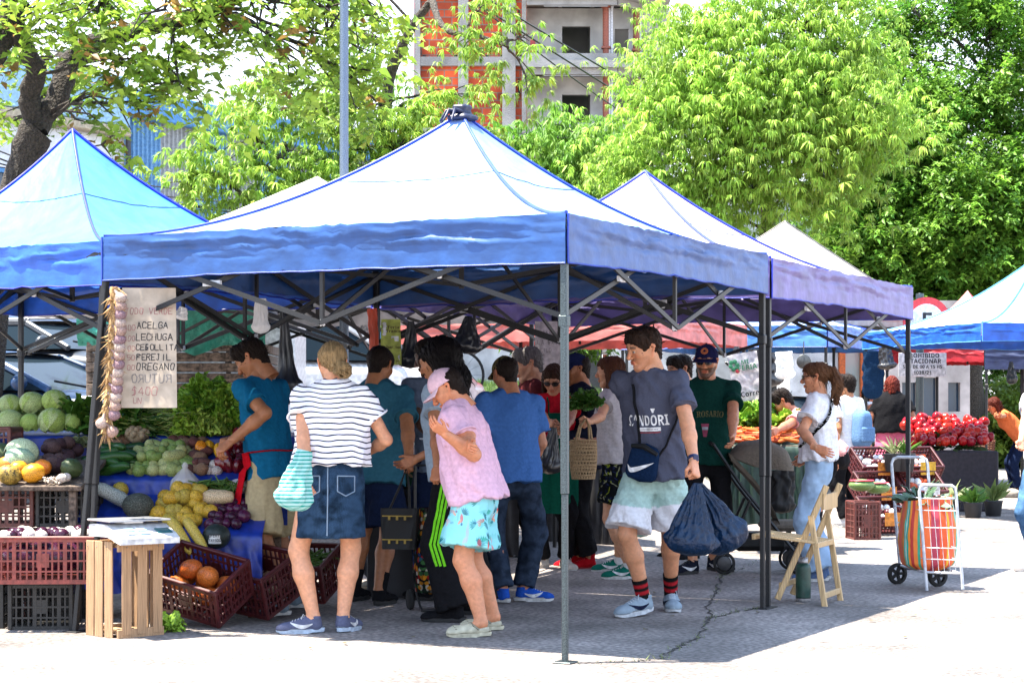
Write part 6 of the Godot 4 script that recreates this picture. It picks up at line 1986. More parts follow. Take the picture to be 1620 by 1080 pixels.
func build_carried() -> void:
	var aqua:=cloth("aqua striped film",Color.WHITE,{"tex": paint_tex("aqua stripes",32,Color(0.70,0.86,0.84),func(im: Image): im.fill_rect(Rect2i(0,0,32,12),Color(0.12,0.62,0.58))),"tri": 48.0,"back": 0.5})
	bag("shopping_bag","aqua striped bag hanging from the blonde woman's hand",Vector3(-1.123,1.027,-11.03),Vector3(-1.202,0.699,-11.03),0.105,aqua,{"lobes": 6,"taper": 0.75,"neck": 0.035,"flat": 0.5})
	var bl:=thing("tote_bag","black tote bag with yellow bands held by the man in grey teal","tote bag",Vector3(-0.694,0.389,-12.55),-0.2)
	var m:=MB.new()
	m.sheet(40,14,func(u,v):
		var a: float=TAU*u
		var w: float=0.105+0.012*v
		return Vector3(signf(cos(a))*pow(absf(cos(a)),0.4)*w,v*0.25,signf(sin(a))*pow(absf(sin(a)),0.4)*0.06*(1.0-0.5*v)+0.006*sin(a*6+v*5.0)))
	m.ball(Vector3(0,0.012,0),Vector3(0.10,0.014,0.055))
	put("sack",m.mesh(),mat("black nylon",rgb(0.012,0.012,0.015),0.6),bl)
	m=MB.new()
	for y in [0.06,0.205]:
		m.box(Vector3(0,y,0.058),Vector3(0.19,0.007,0.003))
		for k in 3:
			m.box(Vector3(-0.05+k*0.05,y-0.012,0.061),Vector3(0.014,0.025,0.003))
	put("yellow_band",m.mesh(),plain("yellow band",rgb(0.42,0.28,0.03),0.6),bl)
	m=MB.new()
	m.tube([Vector3(-0.06,0.24,0.02),Vector3(0.0,0.38,0.0),Vector3(0.045,0.50,0.0),Vector3(0.06,0.38,0.0),Vector3(0.07,0.24,0.02)],[0.008],6)
	put("handle",m.mesh(),mat("black nylon",Color.BLACK),bl)
  # floral shopping trolley
	var fl:=paint_tex("bright floral",128,Color(0.07,0.07,0.08),func(im: Image):
		for i in 80:
			blot(im,Vector2(rng.randi() % 128,rng.randi() % 128),rng.randf_range(8,20),rng.randf_range(6,12),rng.randf()*TAU,[Color(0.7,0.66,0.6),Color(0.55,0.08,0.09),Color(0.7,0.45,0.1),Color(0.12,0.2,0.4),Color(0.2,0.35,0.2)][i % 5]))
	var ft:=thing("shopping_trolley","floral print shopping trolley beside the black haired woman","shopping trolley",Vector3(-0.478,0,-12.621),0.3)
	m=MB.new()
	m.sheet(40,16,func(u,v):
		var a: float=TAU*u
		var k: float=0.115+0.015*sin(v*5.0)
		return Vector3(signf(cos(a))*pow(absf(cos(a)),0.5)*k,0.12+v*0.52,signf(sin(a))*pow(absf(sin(a)),0.5)*k*0.85*(1.0-0.5*maxf(0.0,v-0.8))))
	m.ball(Vector3(0,0.13,0),Vector3(0.11,0.03,0.09))
	put("floral_bag",m.mesh(),cloth("bright floral",Color.WHITE,{"tex": fl,"tri": 3.0}),ft)
	m=MB.new()
	m.tube([Vector3(-0.10,0.9,-0.10),Vector3(-0.10,0.12,-0.10),Vector3(-0.10,0.01,0.06),Vector3(0.10,0.01,0.06),Vector3(0.10,0.12,-0.10),Vector3(0.10,0.9,-0.10),Vector3(-0.10,0.9,-0.10)],[0.009],7)
	put("frame",m.mesh(),metal("tent frame steel",Color.WHITE),ft)
	for x in [-0.13,0.13]:
		m=MB.new()
		m.lathe([Vector2(0,-0.015),Vector2(0.06,-0.015),Vector2(0.065,0.0),Vector2(0.06,0.015),Vector2(0,0.015)],18,Transform3D(Basis(Vector3.BACK,PI/2),Vector3(x,0.065,-0.11)))
		put("wheel",m.mesh(),plain("tyre rubber",Color.WHITE),ft)
  # phone, mango box
	m=MB.new()
	m.bevel(Vector3.ZERO,Vector3(0.15,0.010,0.075),0.003,Basis(Vector3.UP,0.2))
	tag(put("mobile_phone",m.mesh(),plain("pale phone",rgb(0.55,0.60,0.68),0.3),null,Transform3D(Basis(),Vector3(-0.504,1.064,-12.78))),"flat pale phone lying on the young man's hand","phone")
	var box:=thing("fruit_box","green printed cardboard box of yellow mangoes on the fruit stand","box",Vector3(-0.709,0.739,-13.6),-0.1)
	m=MB.new()
	for k in 4:
		var b:=Basis(Vector3.UP,k*PI/2)
		m.bevel(b*Vector3(0,0.06,0.10 if k % 2 == 0 else 0.11),Vector3(0.22 if k % 2 == 0 else 0.2,0.12,0.006),0.001,b)
	put("side",m.mesh(),mat("printed card",Color.WHITE,0.6,{"tri": 4.0,"tex": paint_tex("green card",64,Color(0.04,0.32,0.22),func(im: Image):
		for i in 24:
			blot(im,Vector2(rng.randi() % 64,rng.randi() % 64),12,5,rng.randf()*TAU,[Color(0.7,0.1,0.08),Color(0.75,0.65,0.5),Color(0.02,0.12,0.1)][i % 3]))}),box)
	m=MB.new()
	m.bevel(Vector3(0,0.01,0),Vector3(0.21,0.01,0.19),0.001)
	m.bevel(Vector3(0,-0.42,-0.2),Vector3(0.5,0.82,0.6),0.01)
	put("stand",m.mesh(),mat("dark stand",rgb(0.03,0.03,0.035),0.7),box)
	var mg:=[round_one(Vector3(0.055,0.04,0.042),0.03),round_one(Vector3(0.05,0.042,0.04),0.03,0,0,Vector3(1,2,1))]
	var o:=box.position
	goods("mango","yellow mango in the green printed box","mango","mangoes in the green printed box",mg,[veg("mango",Color(0.75,0.42,0.03),0.4)],heap(o+Vector3(-0.1,0.09,0.09),o+Vector3(0.1,0.13,-0.09),3,3,0.045))
	goods("peach","pinkish peach behind the mangoes","peach","peaches behind the mangoes",[round_one(Vector3(0.04,0.038,0.04),0.02)],[veg("peach",Color(0.65,0.22,0.12),0.6),veg("peach red",Color(0.5,0.10,0.09),0.6)],heap(o+Vector3(-0.12,0.17,-0.14),o+Vector3(0.14,0.26,-0.36),3,4,0.04))
	m=MB.new()
	m.bevel(o+Vector3(0.02,0.03,-0.28),Vector3(0.42,0.26,0.3),0.01)
	tag(put("fruit_crate",m.mesh(),mat("dark stand",Color.BLACK)),"dark crate under the peaches","crate")
  # the black bag of the woman in the apron, the woven basket and the greens
	bag("shopping_bag","black bag held open by the woman in the green apron",Vector3(0.31,1.114,-15.12),Vector3(0.263,0.766,-15.12),0.10,mat("black plastic film",Color.BLACK),{"lobes": 8,"taper": 0.7})
	var wk:=thing("woven_basket","open weave straw basket on the forearm of the long haired woman","basket",Vector3(0.502,0.762,-14.3),0.3)
	m=MB.new()
	var shape:=func(a: float,t: float) -> Vector3: return Vector3(cos(a)*(0.082+0.016*sin(t*PI*0.8)) ,t*0.27,sin(a)*0.055)
	for k in 26:
		for s in [1.0,-1.0]:
			var pts:=[]
			for i in 13:
				pts.append(shape.call(TAU*k/26+s*i/12.0*0.9,i/12.0))
			m.tube(pts,[0.0042],5)
	for i in 12:
		var pts:=[]
		for k in 33:
			pts.append(shape.call(TAU*k/32,i/11.0))
		m.tube(pts,[0.0045],5)
	put("weave",m.mesh(),mat("straw",rgb(0.42,0.28,0.14),0.8,{"tri": 9.0,"tex": noise_tex("patch",0.01,0.7,1.0)}),wk)
	m=MB.new()
	for s in [0.03,-0.03]:
		m.tube([Vector3(-0.05,0.26,s),Vector3(-0.025,0.37,s*0.6),Vector3(0.02,0.42,0),Vector3(0.045,0.36,s*0.6),Vector3(0.055,0.26,s)],[0.007],7)
	put("handle",m.mesh(),mat("straw",Color.WHITE),wk)
	tag(put("herb_bunch",leaf_clump(90,Vector3(0.09,0.07,0.09),0.10,0.026,41,0.6),veg("parsley",Color(0.06,0.17,0.02),0.5,{"back": 0.4}),null,Transform3D(Basis(),Vector3(0.515,1.254,-14.3))),"bunch of dark green herbs held up by the long haired woman","herbs")
	bag("shopping_bag","small mint green bag hanging behind the walking man's knees",Vector3(0.891,0.575,-14.2),Vector3(0.899,0.355,-14.2),0.075,mat("mint film",rgb(0.40,0.62,0.48),0.4,{"back": 0.5}),{"lobes": 6})
  # the walking man's sling bag
	var w: Dictionary=who.walker
	var at: Vector3=w.xf*(torso_point(w,deg_to_rad(4),0.02,0.03))
	var sl:=thing("sling_bag","navy sling bag with a white swoosh on the walking man's hip","bag",at,deg_to_rad(-30))
	sl.rotation.z=-0.22
	m=MB.new()
	m.sheet(40,16,func(u,v):
		var a: float=TAU*u
		var k: float=sqrt(maxf(0.0,1.0-pow(absf(2*v-1),6.0)))
		return Vector3(signf(cos(a))*pow(absf(cos(a)),0.45)*(0.088+0.018*(1-v))*k,(v-0.5)*0.235,signf(sin(a))*pow(absf(sin(a)),0.6)*(0.036-0.012*v)*k))
	put("pouch",m.mesh(),cloth("navy nylon",rgb(0.007,0.020,0.055)),sl)
	m=MB.new()
	m.tube([Vector3(-0.085,0.085,0.022),Vector3(0,0.10,0.034),Vector3(0.09,0.07,0.022)],[0.012,0.018,0.012],8)
	put("zip_flap",m.mesh(),mat("black nylon",Color.BLACK),sl)
	m=MB.new()
	var sw:=MB.new()
	var lo:=[]
	for i in 17:
		var t:=i/16.0
		var c:=Vector3(lerpf(-0.085,0.085,t),-0.055+0.075*pow(maxf(t-0.16,0.0)/0.84,1.3)+0.028*pow(maxf(0.16-t,0.0)/0.16,1.5),0.041-0.010*pow(2*t-1,2.0))
		var wd:=0.017*pow(sin(PI*pow(t,0.6)),0.8)
		sw.vert(c-Vector3(0,wd,0))
		sw.vert(c+Vector3(0,wd*0.8,0))
	for i in 16:
		sw.quad(i*2,i*2+2,i*2+3,i*2+1)
	put("swoosh",sw.mesh(),plain("white print",Color.WHITE),sl)
  # watch
	m=MB.new()
	var wr: Vector3=w.xf*((w.wrL as Vector3).lerp(w.elL,0.10))
	var ax: Vector3=(w.xf.basis*((w.wrL-w.elL) as Vector3)).normalized()
	m.lathe([Vector2(0.027,-0.012),Vector2(0.0315,-0.010),Vector2(0.0315,0.010),Vector2(0.027,0.012)],24,Transform3D(Basis(ax.cross(Vector3.BACK).normalized(),ax,ax.cross(Vector3.BACK).normalized().cross(ax)),wr))
	m.bevel(wr+Vector3(0.012,0,0.032),Vector3(0.032,0.036,0.012),0.004)
	tag(put("wrist_watch",m.mesh(),mat("navy watch",rgb(0.012,0.02,0.07),0.3)),"navy sports watch on the walking man's wrist","watch")
  # blue plastic bags
	var bp:=mat("blue plastic film",rgb(0.003,0.020,0.058),0.36,{"spec": 0.4,"back": 0.1,"tri": 3.0,"tex": noise_tex("dusty",0.014,0.72,1.06),"bump": noise_tex("crease",0.014,0.0,1.0),"deep": 0.7})
	bag("shopping_bag","full blue plastic bag hanging straight from the walking man's hand",Vector3(1.066,0.824,-11.72),Vector3(1.017,0.404,-11.7),0.155,bp,{"lobes": 17,"taper": 0.75,"flat": 0.6})
	bag("shopping_bag","second full blue plastic bag swinging out to the right of the first",Vector3(1.084,0.814,-11.8),Vector3(1.288,0.422,-11.85),0.135,bp,{"lobes": 15,"taper": 0.85,"flat": 0.7})
  # backpack
	var k: Dictionary=who.pack
	var bpk:=thing("backpack","light blue backpack on the person behind the ponytailed woman","backpack",k.xf*(torso_point(k,PI,0.18,0.05)),deg_to_rad(40))
	m=MB.new()
	m.sheet(36,16,func(u,v):
		var a: float=TAU*u
		var q: float=sqrt(maxf(0.0,1.0-pow(absf(2*v-1),5.0)))
		return Vector3(signf(cos(a))*pow(absf(cos(a)),0.6)*0.12*q*(1.0-0.3*v),(v-0.55)*0.42,signf(sin(a))*pow(absf(sin(a)),0.6)*0.09*q))
	put("sack",m.mesh(),cloth("sky canvas",rgb(0.12,0.22,0.38)),bpk)
	m=MB.new()
	m.bevel(Vector3(0,-0.08,0.085),Vector3(0.2,0.16,0.04),0.015)
	put("pocket",m.mesh(),cloth("sky canvas",Color.WHITE),bpk)


  # ---------------------------------------------------------------- the right-hand side
var n_mid:=0

func build_right_side() -> void:
  # folding chair: two crossed frames, seat and back slat
	var pine:=mat("varnished beech",rgb(0.54,0.36,0.17),0.5,{"tri": Vector3(6.0,1.2,6.0),"tex": streak_tex("soft grain",0.72,1.12,3.0,1.0),"bump": streak_tex("grain",0.35,1.2,3.0,1.0),"deep": 0.2})
	var c:=thing("folding_chair","pale wooden folding chair beside the pair of poles","chair",Vector3(1.92,-0.026,-13.05)*Vector3(1,0,1))
	var o:=c.position
	var m: MB
	var far:=Vector3(0.165,0,-0.40)
	for q in [["back_post",Vector3(1.702,0.03,-13.05),Vector3(2.018,0.76,-13.05),0.038,0.026],["leg",Vector3(1.99,-0.044,-12.9),Vector3(1.909,0.572,-13),0.036,0.024]]:
		for s in 2:
			m=MB.new()
			var d:=far*s*(1.0 if q[0] == "leg" else 0.88)
			m.bar(q[1]-o+d,q[2]-o+d,q[4],q[3],Vector3(0.4,0.9,0.1),0.004)
			put(q[0],m.mesh(),pine,c)
	var xa: Vector3=Vector3(1.985,0.679,-13.05)-o
	m=MB.new()
	m.slab(10,3,func(u,v): return xa+far*0.88*u+Vector3(0.012,0.03-v*0.10,0.02)+Vector3(-0.02,-0.012,0)*sin(PI*u),func(u,v): return xa+far*0.88*u+Vector3(-0.004,0.03-v*0.10,0.01)+Vector3(-0.02,-0.012,0)*sin(PI*u))
	put("back_rest",m.mesh(),pine,c)
	var s0: Vector3=Vector3(1.536,0.45,-12.95)-o
	var s1: Vector3=Vector3(1.938,0.394,-12.95)-o
	m=MB.new()
	for k in 5:
		var f0:=0.02+k*0.2
		m.bar(s0+far*(f0+0.08),s1+far*(f0+0.08),0.062,0.016,Vector3.UP,0.003)
	put("seat_slat",m.mesh(),pine,c)
	for q in [[s0,s0+far],[s1,s1+far],[Vector3(1.702,0.043,-13.05)-o+Vector3(0.02,0.09,0),Vector3(1.702,0.043,-13.05)-o+Vector3(0.02,0.09,0)+far*0.88],[Vector3(1.978,0.075,-12.92)-o,Vector3(1.978,0.075,-12.92)-o+far]]:
		m=MB.new()
		m.bar(q[0]-Vector3(0,0.012,0),q[1]-Vector3(0,0.012,0),0.022,0.036,Vector3.UP,0.003)
		put("rail",m.mesh(),pine,c)
  # flask
	var fk:=thing("steel_flask","dark green steel flask standing on the paving behind the chair's legs","flask",Vector3(1.896,0,-13.244))
	m=MB.new()
	m.lathe([Vector2(0,0.022),Vector2(0.049,0.022),Vector2(0.050,0.03),Vector2(0.050,0.215),Vector2(0.046,0.235),Vector2(0.032,0.25),Vector2(0,0.25)],24)
	put("body",m.mesh(),plain("green enamel",rgb(0.015,0.07,0.05),0.4),fk)
	m=MB.new()
	m.lathe([Vector2(0,0),Vector2(0.047,0.0),Vector2(0.0495,0.004),Vector2(0.0495,0.022)],24)
	m.lathe([Vector2(0.03,0.25),Vector2(0.033,0.255),Vector2(0.033,0.285),Vector2(0,0.29)],20)
	put("steel_base",m.mesh(),metal("alloy",Color.WHITE),fk)
  # shopping cart
	var ct:=thing("shopping_cart","white two wheeled wire cart standing half in the sun","shopping cart",Vector3(2.948,0,-14.431))
	o=ct.position
	var wt:=plain("white tube",rgb(0.66,0.70,0.76),0.35)
	var zb:=13.95
	m=MB.new()
	m.tube([Vector3(2.783,0.112,-14.6)-o,Vector3(2.724,0.86,-14.6)-o,Vector3(2.738,0.892,-14.6)-o,Vector3(2.77,0.906,-14.6)-o,Vector3(2.926,0.908,-14.5)-o,Vector3(2.953,0.89,-14.5)-o,Vector3(2.962,0.854,-14.5)-o,Vector3(3.016,0.111,-14.5)-o],[0.011],8)
	put("rear_frame",m.mesh(),wt,ct)
	m=MB.new()
	m.tube([Vector3(2.845,0.007,-13.95)-o,Vector3(2.793,0.687,-13.95)-o,Vector3(2.806,0.722,-13.95)-o,Vector3(2.837,0.73,-13.95)-o,Vector3(2.993,0.73,-13.85)-o,Vector3(3.014,0.717,-13.85)-o,Vector3(3.023,0.678,-13.85)-o,Vector3(3.07,0.025,-13.85)-o],[0.011],8)
	put("front_frame",m.mesh(),wt,ct)
	m=MB.new()
	for q in [[788,0.005],[807,0.003],[834,0.003],[866,0.003],[884,0.003],[905,0.009]]:
		var e:=(q[0] as float-767.0)/165.0
		var bl: Vector3=Vector3(2.729,4.183,-14.6)
		var pts:=[]
		for r in [[1412,14.6,1424],[1457,13.95,1467],[1512,13.85,1524],[1468,14.5,1481],[1412,14.6,1424]]:
			var px: float=lerpf(r[0],r[2],e)
			pts.append(Vector3((px-810)/3221.0*r[1],1.25+(647-q[0])/3221.0*13.95,-r[1])-o)
		for i in 4:
			m.tube([pts[i],pts[i+1]],[q[1]],6)
	for i in 5:
		var px:=1468.0+i*9.0
		m.tube([Vector3((px-810)/3221.0*13.9,1.25+(647-790)/3221.0*13.9,-13.9)-o,Vector3((px+9-810)/3221.0*13.9,1.25+(647-905)/3221.0*13.9,-13.9)-o],[0.002],5)
	put("basket_wire",m.mesh(),wt,ct)
	for q in [Vector3(2.756,0.057,-14.55),Vector3(3.003,0.074,-14.35)]:
		var xf:=Transform3D(Basis(Vector3.UP,0.35)*Basis(Vector3.RIGHT,PI/2),(q as Vector3)*Vector3(1,0,1)+Vector3(0,0.075,0)-o)
		m=MB.new()
		m.lathe([Vector2(0.052,-0.016),Vector2(0.072,-0.016),Vector2(0.077,-0.008),Vector2(0.077,0.008),Vector2(0.072,0.016),Vector2(0.052,0.016)],24,xf)
		for i in 5:
			m.bar(xf*Vector3(0,0,0),xf*Vector3(cos(i*TAU/5)*0.055,0,sin(i*TAU/5)*0.055),0.02,0.02,Vector3.UP)
		put("wheel",m.mesh(),plain("tyre rubber",Color.WHITE),ct)
	var im:=paint_tex("deck stripes",128,Color(0.74,0.36,0.20),func(i: Image):
		var x:=0
		for q in [[10,Color(0.70,0.20,0.18)],[8,Color(0.88,0.52,0.16)],[7,Color(0.1,0.62,0.55)],[6,Color(0.72,0.80,0.72)],[6,Color(0.30,0.68,0.62)],[12,Color(0.76,0.46,0.22)],[18,Color(0.88,0.38,0.24)],[6,Color(0.86,0.68,0.2)],[16,Color(0.86,0.34,0.16)],[8,Color(0.68,0.22,0.30)],[14,Color(0.9,0.42,0.2)],[6,Color(0.2,0.62,0.5)],[11,Color(0.9,0.5,0.2)]]:
			i.fill_rect(Rect2i(x,0,q[0],128),q[1])
			x += q[0])
	var bg:=thing("striped_bag","orange bag with green, pink and yellow stripes standing in the wire cart","bag",Vector3(2.901,0.113,-14.2))
	m=MB.new()
	m.sheet(72,30,func(u,v):
		var a: float=TAU*u
		var kx:=signf(cos(a))*pow(absf(cos(a)),0.6)
		var kz:=signf(sin(a))*pow(absf(sin(a)),0.6)
		var bulge: float=0.90+0.16*sin(PI*clampf(v*1.1,0,1))+0.05*wrinkle.get_noise_3d(cos(a)*2.0,v*4.0,sin(a)*2.0)
		var bot: float=sqrt(clampf(v*9.0,0.0,1.0))
		return Vector3(kx*0.185*bulge*bot,v*0.52+0.02*kx*v,kz*0.155*bulge*bot))
	put("sack",m.mesh(),mat("striped canvas",Color.WHITE,0.7,{"tex": im,"uv": Vector2(3,1),"back": 0.3}),bg)
	tag(put("leek_tops",leaf_clump(34,Vector3(0.10,0.03,0.09),0.17,0.026,61,0.3),veg("leek green",Color(0.09,0.17,0.10),0.5),null,Transform3D(Basis(),Vector3(2.874,0.575,-14.2))),"blue green leaves sticking out of the striped bag","leeks")
  # stroller
	var st:=thing("baby_stroller","beige and black baby stroller between the bearded man and the poles","stroller",Vector3(1.865,0,-15.606))
	o=st.position
	var taupe:=cloth("taupe canvas",rgb(0.17,0.145,0.115))
	m=MB.new()
	m.sheet(28,20,func(u,v):
		var a:=lerpf(-0.1,2.7,v)
		var b: float=(u-0.5)*PI
		var k: float=pow(maxf(cos(b),0.0),0.4)*(1.0+0.02*cos(a*9.0))
		return Vector3(0.02+cos(a)*0.27*k,0.80+sin(a)*0.22*k,0.21*sin(b)))
	put("hood",m.mesh(),taupe,st)
	m=MB.new()
	m.slab(10,12,func(u,v): return Vector3(lerpf(-0.22,0.16,v)+0.05*sin(PI*v),lerpf(0.92,0.40,v),lerpf(0.18,-0.18,u)),func(u,v): return Vector3(lerpf(-0.2,0.18,v)+0.05*sin(PI*v),lerpf(0.86,0.34,v),lerpf(0.17,-0.17,u)))
	m.bevel(Vector3(0.20,0.36,0),Vector3(0.32,0.08,0.36),0.03)
	put("seat",m.mesh(),taupe,st)
	m=MB.new()
	m.bevel(Vector3(0.03,0.24,0),Vector3(0.42,0.14,0.34),0.04)
	m.bevel(Vector3(0.40,0.22,0),Vector3(0.16,0.07,0.3),0.02)
	put("under_basket",m.mesh(),mat("black nylon",Color.BLACK),st)
	m=MB.new()
	for z in [0.2,-0.2]:
		m.tube([Vector3(-0.34,0.98,z),Vector3(-0.12,0.66,z),Vector3(0.30,0.14,z)],[0.013],7)
		m.tube([Vector3(-0.06,0.56,z),Vector3(-0.26,0.10,z)],[0.013],7)
	m.tube([Vector3(-0.34,0.98,0.2),Vector3(-0.37,1.0,0.1),Vector3(-0.37,1.0,-0.1),Vector3(-0.34,0.98,-0.2)],[0.016],7)
	put("frame",m.mesh(),metal("tent frame steel",Color.WHITE),st)
	for q in [[-0.26,0.22,0.085],[-0.26,-0.22,0.085],[0.30,0.2,0.095],[0.30,-0.2,0.095]]:
		var xf:=Transform3D(Basis(Vector3.RIGHT,PI/2),Vector3(q[0],q[2],q[1]))
		m=MB.new()
		m.lathe([Vector2(q[2]-0.022,-0.018),Vector2(q[2]-0.005,-0.018),Vector2(q[2],0.0),Vector2(q[2]-0.005,0.018),Vector2(q[2]-0.022,0.018)],24,xf)
		var wh:=put("wheel",m.mesh(),plain("tyre rubber",Color.WHITE),st)
		m=MB.new()
		m.lathe([Vector2(0,-0.012),Vector2(q[2]-0.032,-0.016),Vector2(q[2]-0.028,0.0),Vector2(q[2]-0.032,0.016),Vector2(0,0.012)],20,xf)
		put("hub",m.mesh(),plain("hub grey",rgb(0.05,0.05,0.055),0.4),wh)
	bag("shopping_bag","black quilted bag hanging on the stroller beside the chair",Vector3(2.197,0,-16.569)+Vector3(0,0.75,0),Vector3(2.186,0,-16.569)+Vector3(0,0.40,0),0.12,mat("black nylon",Color.BLACK),{"lobes": 6,"taper": 0.3,"neck": 0.09})
  # stalls: a table of crates with orange vegetables, greens and melons
	var maroon:=plain("maroon plastic",rgb(0.085,0.010,0.012),0.45,{"tri": 4.0})
	var wood:=mat("grey stall wood",Color.WHITE)
	var a:=Vector3(1.803,0.94,-17.5)
	var b:=Vector3(2.554,1.05,-18.4)
	table_frame("table of orange vegetables behind the bearded man",a,b,wood)
	drape("dark green cloth on the table of orange vegetables",a,b,0.25,plain("dark green sheet",rgb(0.01,0.045,0.03),0.6))
	var car:=lathed([Vector2(0,-0.09),Vector2(0.008,-0.085),Vector2(0.018,0.02),Vector2(0.02,0.07),Vector2(0.01,0.085),Vector2(0,0.086)],9)
	goods("carrot","orange carrot heaped on the table behind the stroller","carrot","carrots behind the stroller",[car],[veg("carrot",Color(0.72,0.16,0.02),0.5),veg("deep carrot",Color(0.6,0.09,0.02),0.5)],heap(a+Vector3(0.02,0.01,0),b+Vector3(-0.1,0.01,0.45),6,9,0.022,0.4))
	var lms:=[veg("lettuce",Color.WHITE),veg("lettuce deep",Color.WHITE),veg("chard green",Color.WHITE)]
	for i in 9:
		tag(put("leafy_greens",leaf_clump(50,Vector3(0.12,0.09,0.12),0.15,0.036,90+i % 3,0.5),lms[i % 3],null,Transform3D(Basis(Vector3.UP,i),Vector3(lerpf(a.x+0.05,b.x-0.02,i % 5/4.0),1.06+0.09*(i/5),-18.15-0.14*(i/5)))),"leafy green bunch behind the carrots","bunch of greens","greens behind the carrots")
  # dark draped tables behind the crowd in the middle
	var sheeting:=plain("black sheeting",rgb(0.02,0.02,0.024),0.6)
	var fr:=[round_one(Vector3.ONE*0.04,0.03),round_one(Vector3(0.045,0.038,0.04),0.04)]
	n_mid=0
	for q in [[Vector3(-1.35,0.86,-16.4),Vector3(0.05,0.98,-17.0),"left"],[Vector3(0.15,0.86,-17.6),Vector3(0.95,0.98,-18.2),"right"]]:
		table_frame(q[2]+" of the two dark draped tables behind the crowd",q[0],q[1],wood)
		drape("black cloth on the "+q[2]+" table behind the crowd",q[0],q[1],0.06,sheeting)
		goods("table_fruit","small fruit on the "+q[2]+" table behind the crowd","fruit","fruit on the "+q[2]+" table behind the crowd",fr,[veg("mango",Color.WHITE),veg("peach red",Color.WHITE),veg("lettuce deep",Color.WHITE)].slice(n_mid,n_mid+2),heap(q[0]+Vector3(0.03,0.01,0),q[1]+Vector3(-0.03,0.01,0),4,12-n_mid*5,0.038))
		n_mid += 1
  # crates on show in rows, with price cards, and a cut watermelon
	var d0:=Vector3(3.642,0,-20.4)
	var names:=["lowest left","lowest right","middle left","middle right","upper left","upper right"]
	for i in 6:
		var x:=(i % 2)*0.46
		var r:=i/2
		var xf:=Transform3D(Basis(Vector3.UP,0.35)*Basis(Vector3.RIGHT,0.65),d0+Vector3(x+r*0.02,0.12+r*0.24,0.1-r*0.3-x*0.3))
		crate(names[i]+" of the six display crates behind the wire cart",xf,Vector3(0.44,0.2,0.32),maroon,{"group": "display crates behind the wire cart"})
		goods("display_fruit","small fruit in a display crate behind the wire cart","fruit","fruit in the display crates",[round_one(Vector3.ONE*0.036,0.03)],[veg("plum",Color(0.10,0.012,0.02),0.35),veg("peach red",Color.WHITE),veg("deep carrot",Color.WHITE)].slice(i % 2,i % 2+2),heap(xf*Vector3(-0.17,0.09,0.12),xf*Vector3(0.17,0.09,-0.12),3,5,0.03))
		if i != 1:
			m=MB.new()
			m.bevel(Vector3.ZERO,Vector3(0.17,0.13,0.004),0.001)
			var pc:=thing("price_card",["orange","","orange","white","orange","yellow"][i]+" price card on the "+names[i]+" display crate","price card",xf*Vector3(0.02,0.2,0.19),0.3)
			put("card",m.mesh(),plain(["orange card","","orange card","white paper","orange card","yellow card"][i],[rgb(0.72,0.25,0.03),Color.WHITE,rgb(0.72,0.25,0.03),rgb(0.6,0.65,0.72),rgb(0.72,0.25,0.03),rgb(0.75,0.42,0.03)][i],0.8),pc)
			if i == 2:
				m=MB.new()
				scribble(m,"LACUNA",0.028,0.002,func(px,py): return Vector3(px-0.07,py+0.015,0.004))
				put("writing",m.mesh(),plain("black ink",rgb(0.02,0.02,0.025),0.8),pc)
				m=MB.new()
				scribble(m,"1000",0.02,0.002,func(px,py): return Vector3(px-0.03,py-0.03,0.004))
				put("red_writing",m.mesh(),plain("red ink",rgb(0.4,0.02,0.02),0.8),pc)
	crate("reddish crate standing upright under the cut watermelon",Transform3D(Basis(Vector3.UP,0.1),Vector3(3.383,0.0,-19.6)),Vector3(0.24,0.36,0.3),plain("red brown plastic",rgb(0.16,0.03,0.02),0.5),{"rows": 6})
	for i in 2:
		var w:=thing("cut_watermelon",["cut half watermelon with red flesh on the upright crate","second cut watermelon, nearer the wire cart"][i],"watermelon",[Vector3(3.371,0.538,-19.6),Vector3(3.535,0.51,-19.7)][i])
		m=MB.new()
		m.ball(Vector3(0,-0.02,0),Vector3(0.13,0.06,0.11))
		put("rind",m.mesh(),veg("melon rind",Color(0.16,0.26,0.08),0.4),w)
		m=MB.new()
		m.lathe([Vector2(0,0.022),Vector2(0.112,0.020),Vector2(0.118,0.012)],24,Transform3D(Basis.from_scale(Vector3(1,1,0.85)),Vector3(0,0.012,0)))
		put("flesh",m.mesh(),veg("red flesh",Color(0.62,0.05,0.08),0.4),w)
  # flower stall at the far right: trough of red flowers, pots, basket
	var red_at:=Vector3(5.398,0.914,-25.2)
	m=MB.new()
	m.bevel(Vector3(0,0.37,0),Vector3(1.1,0.74,0.7),0.02)
	tag(put("flower_bench",m.mesh(),plain("dark bench",rgb(0.025,0.02,0.03),0.8),null,Transform3D(Basis(),Vector3(red_at.x,0,red_at.z))),"dark bench under the heaped red peppers at the right","bench")
	var reds:=[round_one(Vector3(0.07,0.06,0.065),0.05,4,0.2),round_one(Vector3(0.06,0.07,0.06),0.06,3,0.22,Vector3(1,2,0)),round_one(Vector3.ONE*0.055,0.03)]
	var rb:=Vector3(red_at.x,0.78,red_at.z)
	goods("red_pepper","bright red pepper in the big sloping heap beside the orange T-shirt","pepper","red peppers heaped at the far right",reds,[veg("bright red",Color(0.42,0.006,0.010),0.25),veg("scarlet",Color(0.52,0.025,0.012),0.25),veg("deep red",Color(0.30,0.006,0.02),0.3)],heap(rb+Vector3(-0.5,0,0.3),rb+Vector3(0.5,0.28,-0.25),6,10,0.06)+heap(rb+Vector3(-0.4,0.10,0.1),rb+Vector3(0.15,0.34,-0.2),4,6,0.06))
